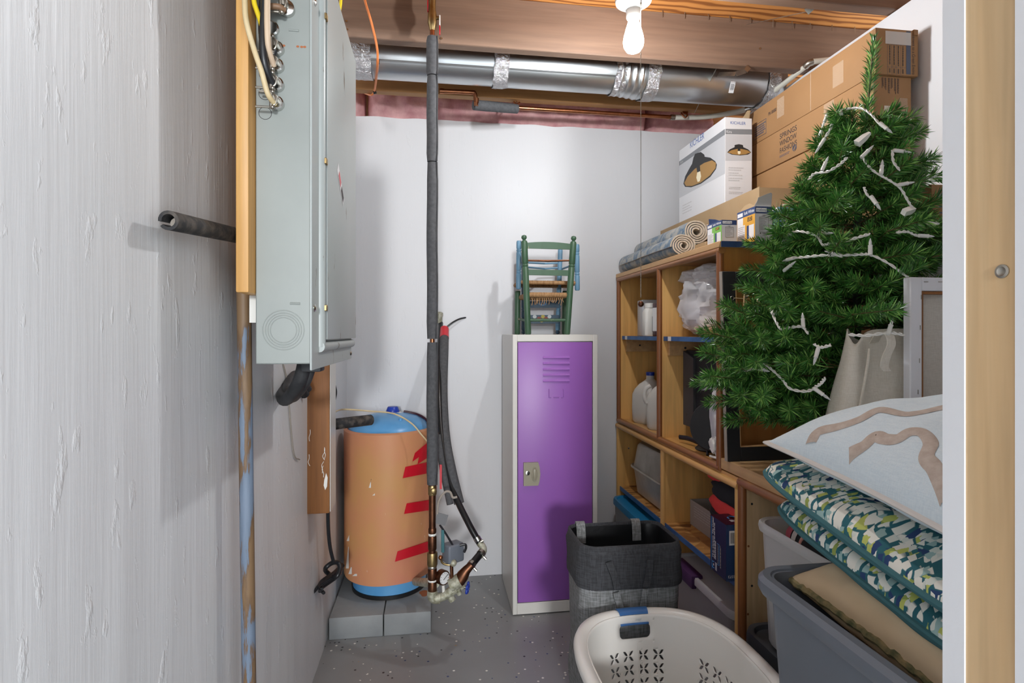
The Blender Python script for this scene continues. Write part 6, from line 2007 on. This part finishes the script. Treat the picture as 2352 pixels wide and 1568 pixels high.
runs = [[(1883, 330), (1905, 300), (1921, 260), (1935, 252), (1975, 248), (2000, 262), (2020, 285)],
        [(1857, 412), (1872, 398), (1900, 394), (1928, 378), (1945, 362)],
        [(1980, 358), (1998, 385), (2022, 402), (2040, 412), (2068, 432), (2085, 460), (2098, 480)],
        [(2050, 345), (2052, 370), (2066, 390)],
        [(1985, 430), (1993, 448), (2010, 460)],
        [(1808, 542), (1828, 531), (1858, 535), (1878, 543), (1890, 562), (1902, 560), (1935, 556), (1970, 545), (1998, 537)],
        [(1820, 592), (1850, 590), (1890, 586), (1935, 586), (1975, 584), (2000, 585), (2040, 604), (2085, 636)],
        [(2060, 533), (2085, 532), (2105, 540), (2135, 542)],
        [(1772, 716), (1786, 745), (1796, 757), (1815, 752), (1842, 750), (1856, 765)],
        [(1870, 790), (1886, 797), (1908, 792)],
        [(1712, 850), (1735, 846), (1755, 838), (1775, 850), (1798, 872), (1815, 892), (1850, 898), (1874, 890)],
        [(1950, 768), (1990, 770), (2040, 764), (2075, 768)],
        [(1870, 890), (1885, 880), (1895, 868)]]
for r in runs:
    wire(r)
def mini(px, py, dx, dy, big=1.0):
    p = tp(px, py, .030)
    e_ = tp(px + dx, py + dy, .030)
    d = (e_ - p).normalized()
    s = obj('lamp_socket', lathe([(0, 0), (.0042 * big, 0), (.0048 * big, .004), (.0044 * big, .022 * big), (.0052 * big, .024 * big), (0, .024 * big)], 10, along(p, d)), M['white'], ls)
    obj('mini_bulb', lathe([(.003 * big, .023 * big), (.0032 * big, .032 * big), (.0012, .040 * big), (0, .043 * big)], 8, along(p, d)), M['clearlight'], s)
for a in ((1932, 262, -5, -24), (1895, 318, -10, 15), (1888, 392, 8, -18), (1978, 362, 12, -12), (2024, 400, 2, -22), (2062, 425, 22, -4), (2052, 345, 16, 2), (2000, 450, 10, 14), (1876, 535, 14, 0),
          (1824, 592, -14, 4), (1935, 588, -14, -4), (1999, 586, 0, -18), (1800, 622, 10, -8), (1776, 722, -4, -12), (1845, 752, -1, -18), (1880, 798, -4, 14), (1716, 850, -16, -1), (1868, 890, 14, 10), (1740, 846, 12, 3),
          (2040, 768, 4, -14), (2110, 541, 18, 1), (2132, 512, 14, 1), (1815, 540, -8, 6), (1902, 260, -6, 14), (1887, 300, -3, 10), (2020, 282, 10, 8)):
    mini(*a)
pl_a, pl_b = tp(1968, 330, .03), tp(1998, 305, .03)
obj('plug', tube([pl_a, pl_a.lerp(pl_b, .6), pl_b], [.011, .009, .0045], 4), M['white'], ls, sm=False)
pl_a, pl_b = tp(2075, 488, .03), tp(2100, 480, .03)
obj('plug', tube([pl_a, pl_a.lerp(pl_b, .6), pl_b], [.009, .010, .006], 4), M['white'], ls, sm=False)

# ================================================================== canvas tote, stretched canvas
tb_ = thing('canvas_tote_bag', 'slouching cream canvas tote bag in front of the tree', 'bag', (1.03, 1.17, 0.8065))
BY = 1.175
def bagfn(u, v):
    a = 2 * math.pi * u
    z_ = 0.808 + 0.405 * v
    x0 = 0.880 + (0.082 * max(0, (v - .2) / .8))
    x1 = 1.150 + 0.012 * math.sin(3 * v)
    cx, hw_ = (x0 + x1) / 2, (x1 - x0) / 2
    hd = 0.058 * (1 - 0.62 * v ** 1.6)
    e = 0.45
    cs, sn = math.cos(a), math.sin(a)
    x = cx + hw_ * math.copysign(abs(cs) ** e, cs)
    y = BY + hd * math.copysign(abs(sn) ** .7, sn)
    fold = 0.014 * noise.noise((x * 16, z_ * 5, 2.0)) + 0.010 * math.sin((x - .93) * 42 + z_ * 4) * v
    y += fold
    if v > .85:
        z_ += (0.018 * math.sin(5.5 * u * math.pi + 1)) * (v - .85) / .15
    return V(x, y, z_)
bo = obj('bag_body', grid(bagfn, 72, 34, closeu=True), M['canvas'], tb_, ang=70)
solid(bo, 0.0022)
def ribbon(path, wdir, w_, mat, parent, name, th=.0022):
    pts = smooth(path, 7)
    bm = bmesh.new()
    R = []
    for i, p in enumerate(pts):
        s = Vector(wdir).normalized() * w_ / 2
        a = pts[max(i - 1, 0)]; b = pts[min(i + 1, len(pts) - 1)]
        n = (b - a).cross(s).normalized() * th
        R.append([bm.verts.new(q) for q in (p - s, p + s, p + s + n, p - s + n)])
    for a, b in zip(R[:-1], R[1:]):
        for k in range(4):
            bm.faces.new((a[k], a[(k + 1) % 4], b[(k + 1) % 4], b[k]))
    bm.faces.new(R[0][::-1]); bm.faces.new(R[-1])
    return obj(name, bm, M[mat], parent, ang=60)
hy = BY - 0.052
ribbon([P(2006, 790, Y=BY - .01), P(2020, 768, Y=hy), P(2040, 768, Y=hy - .012), P(2046, 790, Y=hy - .018), P(2036, 815, Y=hy - .014), P(2030, 840, Y=hy - .010), P(2036, 852, Y=hy - .008)], (1, 0.15, 0), 0.024, 'canvas', tb_, 'strap')
for pix in ([(1997, 800), (1990, 850), (1975, 930), (1960, 985)],):
    obj('seam', tube(smooth([P(a, b, Y=BY - .045 + .0 * i) for i, (a, b) in enumerate(pix)], 6), .0028, 6), M['canvas'], tb_)

cvx0, cvy, cvz0, cvz1 = P(2091, 700, Y=1.085).x, 1.085, 0.8075, P(2095, 636, Y=1.085).z
cv_ = thing('stretched_canvas', 'white stretched canvas seen from the back, right of the tote bag', 'canvas', (cvx0 + .2, cvy, cvz0))
cvx1 = cvx0 + 0.36
for x0, x1, z0, z1 in ((cvx0, cvx0 + .030, cvz0, cvz1), (cvx1 - .03, cvx1, cvz0, cvz1), (cvx0 + .03, cvx1 - .03, cvz1 - .030, cvz1), (cvx0 + .03, cvx1 - .03, cvz0, cvz0 + .030)):
    obj('folded_edge', B(x0, x1, cvy, cvy + .02, z0, z1, .002, 1), M['whitecanvas'], cv_)
for x0, x1, z0, z1 in ((cvx0 + .030, cvx0 + .036, cvz0 + .03, cvz1 - .03), (cvx0 + .036, cvx1 - .03, cvz1 - .037, cvz1 - .031)):
    obj('stretcher_bar', B(x0, x1, cvy + .004, cvy + .018, z0, z1), M['board_dk'], cv_, sm=False)
obj('canvas_back', B(cvx0 + .030, cvx1 - .03, cvy + .0182, cvy + .0198, cvz0 + .03, cvz1 - .031), M['canvasback'], cv_, sm=False)
for px, py, vert in ((2116, 682, 1), (2114, 752, 1), (2112, 828, 1), (2109, 900, 1), (2127, 647, 0), (2160, 647, 0)):
    q = P(px, py, Y=cvy - .0005)
    obj('staple', tube([q + (V(0, 0, .005) if vert else V(.005, 0, 0)), q - (V(0, 0, .005) if vert else V(.005, 0, 0))], .0009, 5), M['steel'], cv_)

# ================================================================== cushions and pillows
def pillow_fn(w_, l_, tu, td, pin=0.05, seed=0.0, wr=.004, e=.42, rnd=0.0):
    def pt(x, y, top):
        """x, y in -1..1"""
        k = (1 - abs(x) ** 2.4) * (1 - abs(y) ** 2.4)
        h = max(k, 0) ** e
        px = x * (1 - pin * (1 - y * y) * 1.0) if abs(x) > 0 else 0
        py = y * (1 - pin * (1 - x * x))
        z_ = (tu if top else -td) * h + wr * noise.noise((x * 3 + seed, y * 3, 1 if top else 4)) * h * 2
        k2 = 1 - rnd * (x * y) ** 4
        return V(px * k2 * w_ / 2, py * k2 * l_ / 2, z_)
    return pt
def pillow(t, pt, mat_t, mat_b, Mx, n=44, top='front_cover', bot='back_cover'):
    def sq(u):
        s = 2 * u - 1
        return math.copysign(1 - (1 - abs(s)) ** 1.6, s)
    o1 = obj(top, grid(lambda u, v: Mx @ pt(sq(u), sq(v), True), n, n), M[mat_t], t, ang=80, fix=False)
    o2 = obj(bot, grid(lambda u, v: Mx @ pt(sq(u), 1 * sq(1 - v), False), n, n), M[mat_b], t, ang=80, fix=False)
    return o1, o2
def edge_loop(pt, Mx, n=40):
    out = []
    for k in range(n):
        out.append(Mx @ pt(-1 + 2 * k / n, -1, True))
    for k in range(n):
        out.append(Mx @ pt(1, -1 + 2 * k / n, True))
    for k in range(n):
        out.append(Mx @ pt(1 - 2 * k / n, 1, True))
    for k in range(n):
        out.append(Mx @ pt(-1, 1 - 2 * k / n, True))
    return out
def plane_m(A, B_, C):
    """frame from far-left corner A, near-left B_, far-right C: centre, x across, y away"""
    A, B_, C = Vector(A), Vector(B_), Vector(C)
    x = (C - A)
    y = (A - B_)
    n = x.cross(y).normalized()
    x2 = x.normalized()
    y2 = n.cross(x2)
    return frame(A + x / 2 - y / 2, x2, y2, n), x.length, y.length

# tan suede pillows in the tote
def tan(label, zc, seed, xl, yl):
    Mx, w_, l_ = plane_m((xl, yl, zc), (xl, yl - .46, zc - .03), (xl + .42, yl, zc + .01))
    t = thing('tan_pillow', label, 'pillow', Mx.translation, 'tan fringed pillows in the grey tote')
    pt = pillow_fn(w_, l_, .085, .06, .07, seed, .010)
    pillow(t, pt, 'suede', 'suede', Mx)
    lp = edge_loop(pt, Mx, 60)
    bm = bmesh.new()
    tube([p + V(0, 0, random.uniform(-.002, .002)) for p in lp], [.0055 + .002 * random.random() for _ in lp], 7, closed=True, bm=bm)
    obj('fringe', bm, M['fringe'], t)
tan('upper tan suede pillow with a braided fringe in the grey tote', .738, 2.0, .690, 1.00)
tan('lower tan suede pillow with a braided fringe deeper in the grey tote', .615, 6.0, .668, .985)

def teal(label, A, B_, C, seed, bot):
    Mx, w_, l_ = plane_m(A, B_, C)
    t = thing('teal_cushion', label, 'cushion', Mx.translation, 'teal patterned cushions')
    pt = pillow_fn(w_, l_, .047, .034, .015, seed, .006, .30, .10)
    pillow(t, pt, 'mosaic', bot, Mx)
    obj('piping', tube(edge_loop(pt, Mx, 36), .0055, 8, closed=True), M['tealpipe'], t)
    return t, Mx, pt
teal('lower teal brushstroke cushion resting on the tan pillows', (.700, 1.092, .858), (.700, .60, .765), (1.17, 1.10, .875), 3.0, 'tealback')
t2, Mx2, pt2 = teal('upper teal brushstroke cushion under the pale blue pillow', (.682, 1.118, .928), (.682, .60, .828), (1.17, 1.125, .95), 8.0, 'tealback')

bp = thing('pale_blue_pillow', 'pale blue pillow with a taupe embroidered scroll, top of the pile', 'pillow', (.92, .86, .98))
MxB, wB, lB = plane_m((.694, 1.068, .992), (.694, .60, .935), (1.15, 1.075, 1.025))
ptB = pillow_fn(wB, lB, .118, .050, .06, 12.0, .006, .5)
pillow(bp, ptB, 'pillowblue', 'pillowblue', MxB)
obj('piping', tube(edge_loop(ptB, MxB, 36), .0042, 8, closed=True, flat=2.0), M['piping'], bp)
def band(path, wdt, name='embroidery', mat='embroidery', n=8):
    pts = smooth([Vector((a, b, 0)) for a, b in path], n)
    bm = bmesh.new()
    rows = []
    for i, p in enumerate(pts):
        a, b = pts[max(i - 1, 0)], pts[min(i + 1, len(pts) - 1)]
        d = (b - a).normalized()
        s = Vector((-d.y, d.x, 0))
        rows.append([bm.verts.new(MxB @ (ptB(max(min((p.x + s.x * q), .995), -.995), max(min(p.y + s.y * q, .995), -.995), True) + V(0, 0, lift))) for q, lift in ((-wdt, .0006), (-wdt * .8, .0024), (0, .0030), (wdt * .8, .0024), (wdt, .0006))])
    for a, b in zip(rows[:-1], rows[1:]):
        for k in range(4):
            bm.faces.new((a[k], a[k + 1], b[k + 1], b[k]))
    return obj(name, bm, M[mat], bp, ang=70)
band([(-.96, .545), (-.878, .56), (-.80, .45), (-.69, .35), (-.55, .31), (-.48, .15), (-.40, .10), (-.27, .03), (-.16, -.10), (-.12, -.30), (-.2, -.5)], .046)
band([(-.952, .167), (-.877, .107), (-.785, .10), (-.788, .022), (-.767, -.068), (-.685, -.095), (-.645, -.17), (-.70, -.28), (-.80, -.34), (-.835, -.43), (-.875, -.51), (-.93, -.62)], .046)

# ================================================================== totes in the foreground
def tote(label, x0, x1, y0, y1, z0, h, lid=False):
    t = thing('grey_tote', label, 'tote', ((x0 + x1) / 2, (y0 + y1) / 2, z0))
    cx, cy, w_, d_ = (x0 + x1) / 2, (y0 + y1) / 2, x1 - x0, y1 - y0
    def L(off, z_, r=.06):
        return [V(x, y, z0 + z_) for x, y in rrect(w_ + off, d_ + off, max(r + off / 2, .012), 7, cx, cy)]
    obj('body', loft([L(-.11, 0), L(-.10, .008), L(-.045, h - .03), L(-.045, h - .004), L(-.053, h - .004), L(-.053, h - .03), L(-.108, .014)]), M['greytote'], t)
    obj('rim', loft([L(-.050, h - .030), L(-.008, h - .034), L(.004, h - .022), L(.002, h - .008), L(-.014, h), L(-.040, h - .001), L(-.052, h - .010), L(-.053, h - .03)], cap0=False, cap1=False), M['greytote'], t)
    if lid:
        obj('lid', loft([L(-.004, h - .002), L(.006, h), L(.004, h + .012), L(-.03, h + .014), L(-.05, h + .0082)]), M['greytote'], t)
    return t
tote('grey tote with a flat lid underneath the pillow tote', .63, 1.02, .46, .965, 0, .345, True)
tote('large slate grey tote full of tan pillows in the foreground', .612, 1.03, .445, 1.018, .3595, .400)

# ================================================================== hamper
hm = thing('laundry_hamper', 'tall grey fabric hamper with a charcoal folded top before the locker', 'hamper', (.595, 1.705, 0))
hx0, hx1, hy0, hy1, hz = .440, .752, 1.598, 1.805, .583
hcx, hcy, hw, hd = (hx0 + hx1) / 2, (hy0 + hy1) / 2, hx1 - hx0, hy1 - hy0
def hl(off, z_, r=.045, wr=0.0, seed=0.0, dip=0.0):
    out = []
    for x, y in rrect(hw + off, hd + off, r, 7, hcx, hcy):
        n = wr * noise.noise((x * 14, y * 14, z_ * 7 + seed))
        q = V(x - hcx, y - hcy, 0).normalized() * n
        zz = z_ - dip * (max(0, 1 - abs(x - hcx) / (hw * .5)))
        out.append(V(x + q.x, y + q.y, zz))
    return out
obj('grey_body', loft([hl(-.03, .002, .04), hl(-.01, .010, .045, .004)] + [hl(0.0 + .004 * math.sin(k), .05 + k * .045, .045, .010, 2) for k in range(10)]), M['hampergrey'], hm, ang=70)
cuff = loft([hl(-.002, .455, .045, .006, 3), hl(.014, .452, .05, .012, 5)] + [hl(.016 + .003 * math.sin(k * 2), .455 + k * .025, .05, .014, 5) for k in range(5)] + [hl(.008, .572, .045, .004, 9, .006), hl(.006, .583, .045, .002, 9, .010), hl(-.004, .585, .04, .002, 9, .010), hl(-.010, .575, .04, .002, 9, .008), hl(-.014, .50, .04, .01, 11), hl(-.02, .42, .04, .012, 12), hl(-.05, .33, .04, .02, 13)], cap0=False, cap1=True)
cu_ = obj('charcoal_cuff', cuff, [M['hamperblack'], M['hamperin']], hm, ang=70)
for p in cu_.data.polygons:
    cz_ = sum((cu_.data.vertices[i].co.z for i in p.vertices)) / len(p.vertices)
    ctr = p.center + hm.location
    if p.normal.dot(V(ctr.x - hcx, ctr.y - hcy, 0)) < 0 and ctr.z < .575 or p.normal.z > .9 and ctr.z < .5:
        p.material_index = 1
for x0, x1, yy in ((.468, .500, hy1 - .004), (.660, .690, hy1 - .005)):
    ribbon([V((x0 + x1) / 2, yy + .008, .560), V((x0 + x1) / 2, yy + .002, .588), V((x0 + x1) / 2, yy - .012, .582), V((x0 + x1) / 2, yy - .020, .545), V((x0 + x1) / 2, yy - .021, .525)], (1, 0, 0), .030, 'hampergrey', hm, 'handle_strap')
yn = hy0 - .004
ribbon([P(1415, 1360, Y=yn - .008), P(1422, 1385, Y=yn - .010), P(1433, 1412, Y=yn - .006)], (1, 0, .2), .020, 'hampergrey', hm, 'handle_strap')
ribbon([P(1482, 1352, Y=yn - .008), P(1478, 1380, Y=yn - .010), P(1472, 1412, Y=yn - .006)], (1, 0, -.15), .018, 'hampergrey', hm, 'handle_strap')
ribbon([P(1398, 1290, Y=yn - .013), P(1410, 1320, Y=yn - .016), P(1418, 1352, Y=yn - .014)], (1, 0, .25), .020, 'hamperblack', hm, 'handle_strap')
ribbon([P(1494, 1285, Y=yn - .013), P(1490, 1315, Y=yn - .015), P(1484, 1346, Y=yn - .014)], (1, 0, -.1), .020, 'hamperblack', hm, 'handle_strap')

# ================================================================== laundry basket
lb_ = thing('laundry_basket', 'white plastic laundry basket with flower cutouts and blue grips', 'basket', (.575, 1.225, 0))
bcx_, bcy_, ba, bb_, bzr = .578, 1.268, .196, .247, .420
def per(s, z_, off=0.0):
    """basket wall: s in 0..1 round the rim from the far end, z height"""
    a = math.pi / 2 - 2 * math.pi * s
    k = 0.80 + 0.20 * (z_ / bzr)
    e = 2 / 2.7
    cs, sn = math.cos(a), math.sin(a)
    x = (ba * k + off) * math.copysign(abs(cs) ** e, cs)
    y = (bb_ * k + off) * math.copysign(abs(sn) ** e, sn)
    return V(bcx_ + x, bcy_ + y, z_)
# arc-length table
NS = 2000
tabp = [per(i / NS, bzr) for i in range(NS + 1)]
cum = [0.0]
for i in range(NS):
    cum.append(cum[-1] + (tabp[i + 1] - tabp[i]).length)
TOT = cum[-1]
def s_of(L):
    L = L % TOT
    lo, hi = 0, NS
    while hi - lo > 1:
        m_ = (lo + hi) // 2
        if cum[m_] <= L:
            lo = m_
        else:
            hi = m_
    return (lo + (L - cum[lo]) / max(cum[hi] - cum[lo], 1e-9)) / NS
def wallpt(L, z_):
    return per(s_of(L), z_)
def leaf(cx, cy, sx_, sy_, s):
    """leaf cut-out pointing to the cell's inner corner"""
    pts = []
    for k in range(7):
        t = k / 6
        pts.append((t, t + .42 * math.sin(math.pi * t)))
    for k in range(5, 0, -1):
        t = k / 6
        pts.append((t, t - .42 * math.sin(math.pi * t)))
    return [(cx + sx_ * (p - .5) * s, cy + sy_ * (q - .5) * s) for p, q in pts]
bmw = bmesh.new()
VM = {}
def wv(L, z_):
    key = (round((L % TOT) * 20000) % round(TOT * 20000), round(z_ * 20000))
    if key not in VM:
        VM[key] = bmw.verts.new(wallpt(L, z_))
    return VM[key]
def inside(hs, x, y):
    c = False
    j = len(hs) - 1
    for i in range(len(hs)):
        if (hs[i][1] > y) != (hs[j][1] > y) and x < (hs[j][0] - hs[i][0]) * (y - hs[i][1]) / (hs[j][1] - hs[i][1]) + hs[i][0]:
            c = not c
        j = i
    return c
def cell(Ls, Zs, hole):
    """patch of the wall with a hole, sharing the grid's border points"""
    out = [(l, Zs[0]) for l in Ls[:-1]] + [(Ls[-1], z_) for z_ in Zs[:-1]] + [(l, Zs[-1]) for l in Ls[:0:-1]] + [(Ls[0], z_) for z_ in Zs[:0:-1]]
    b = bmesh.new()
    es = []
    for lp in (out, hole):
        vs = [b.verts.new((x, y, 0)) for x, y in lp]
        es += [b.edges.new((vs[i], vs[(i + 1) % len(vs)])) for i in range(len(vs))]
    bmesh.ops.triangle_fill(b, edges=es, use_beauty=True)
    for f in b.faces:
        c = f.calc_center_median()
        if inside(hole, c.x, c.y):
            continue
        vs = [wv(v.co.x, v.co.y) for v in f.verts]
        if len(set(vs)) == 3:
            try:
                bmw.faces.new(vs)
            except ValueError:
                pass
    b.free()
CW = 0.0175            # leaf cell
FZ1 = 0.322            # top of the flower field
rows = 6
GAPZ = .008
CZ = CW * .82
FZ0 = FZ1 - rows * 2 * CZ - (rows - 1) * GAPZ
hL = 0.047             # half width of the handle slot
zh0, zh1 = 0.354, 0.393
hc = -.012
pitch = 2 * CW + .0115
centres = [(-1.5 + k) * pitch + hc for k in range(4)] + [(.195 + k * pitch) for k in range(6)] + [(-.22 - k * pitch) for k in range(6)] + [(TOT / 2 + (-1.5 + k) * pitch) for k in range(4)]
centres = sorted(c % TOT for c in centres)
def spread(marks, step):
    marks = sorted(marks)
    out = []
    for a, b in zip(marks[:-1], marks[1:]):
        n = max(1, math.ceil((b - a) / step - 1e-6))
        out += [a + (b - a) * k / n for k in range(n)]
    return out + [marks[-1]]
lm = {0.0, TOT, (hc - hL - .014) % TOT, hc + hL + .014}
for c in centres:
    lm |= {c - CW, c, c + CW}
lm = sorted(lm)
lm = [lm[0]] + [b for a, b in zip(lm[:-1], lm[1:]) if b - a > .0012]
LB = spread(lm, .0062)
zm = {.012, bzr - .004, zh0 - .009, zh1 + .008}
for r in range(rows):
    zb_ = FZ0 + r * (2 * CZ + GAPZ)
    zm |= {zb_, zb_ + CZ, zb_ + 2 * CZ}
ZB = spread(sorted(zm), .0100)
def near(v, lst):
    return min(range(len(lst)), key=lambda i: abs(lst[i] - v))
taken = set()
def patch(L0, L1, z0, z1, mk):
    i0, i1, j0, j1 = near(L0, LB), near(L1, LB), near(z0, ZB), near(z1, ZB)
    if i1 <= i0:
        return
    for i in range(i0, i1):
        for j in range(j0, j1):
            taken.add((i, j))
    cell(LB[i0:i1 + 1], ZB[j0:j1 + 1], mk(LB[i0], LB[i1], ZB[j0], ZB[j1]))
for c in centres:
    for r in range(rows):
        zb_ = FZ0 + r * (2 * CZ + GAPZ)
        for sx_ in (-1, 1):
            for sy_ in (-1, 1):
                a = c - CW if sx_ < 0 else c
                b_2 = zb_ if sy_ < 0 else zb_ + CZ
                patch(a, a + CW, b_2, b_2 + CZ, lambda p, q, u, v: [((p + q) / 2 + x * (q - p) * .84, (u + v) / 2 + y * (v - u) * .84) for x, y in leaf(0, 0, sx_, sy_, 1)])
# handle slot at the far end (crosses the seam of the length coordinate)
i_a = near((hc - hL - .014) % TOT, LB)
i_b = near(hc + hL + .014, LB)
j_a, j_b = near(zh0 - .009, ZB), near(zh1 + .008, ZB)
Ls = [l - TOT for l in LB[i_a:-1]] + LB[:i_b + 1]
cell(Ls, ZB[j_a:j_b + 1], [(hc + x, (zh0 + zh1) / 2 + y) for x, y in rrect(hL * 2, zh1 - zh0, .013, 5)])
for i in list(range(i_a, len(LB) - 1)) + list(range(0, i_b)):
    for j in range(j_a, j_b):
        taken.add((i, j))
for i in range(len(LB) - 1):
    for j in range(len(ZB) - 1):
        if (i, j) in taken:
            continue
        vs = [wv(LB[i], ZB[j]), wv(LB[i + 1], ZB[j]), wv(LB[i + 1], ZB[j + 1]), wv(LB[i], ZB[j + 1])]
        if len(set(vs)) == 4:
            bmw.faces.new(vs)
bw_ = obj('basket_wall', bmw, M['basket'], lb_, ang=40)
solid(bw_, .003, 0)
n_ = 90
obj('basket_floor', loft([[per(k / n_, .0) for k in range(n_)], [per(k / n_, .013) for k in range(n_)]]), M['basket'], lb_)
rim_l = []
for off, z_ in ((.000, bzr - .012), (.006, bzr - .001), (.020, bzr + .004), (.032, bzr + .000), (.036, bzr - .010), (.034, bzr - .024), (.031, bzr - .024), (.031, bzr - .010), (.020, bzr - .004), (.004, bzr - .012)):
    rim_l.append([per(k / n_, bzr, off - .002) + V(0, 0, z_ - bzr) for k in range(n_)])
obj('rim', loft(rim_l + [rim_l[0]], cap0=False, cap1=False), M['basket'], lb_, ang=60)
def gstrip(z0, z1, o0, o1, name='grip'):
    return obj(name, grid(lambda u, v: per(s_of(hc + (u - .5) * hL * 1.9), bzr, o0 + (o1 - o0) * v) + V(0, 0, z0 + (z1 - z0) * v - bzr), 12, 3), M['grip'], lb_)
obj('grip', grid(lambda u, v: per(s_of(hc + (u - .5) * hL * 1.8), bzr, -.001 + .032 * v) + V(0, 0, .0012 + .0055 * math.sin(math.pi * v * .93) - (.004 if v < .1 else 0)), 14, 8), M['grip'], lb_)
solid(obj('grip', grid(lambda u, v: wallpt(hc + (u - .5) * hL * 1.8, zh1 - .002 + .005 * v) + V(0, -.003, 0), 12, 2), M['grip'], lb_), .004, 0)
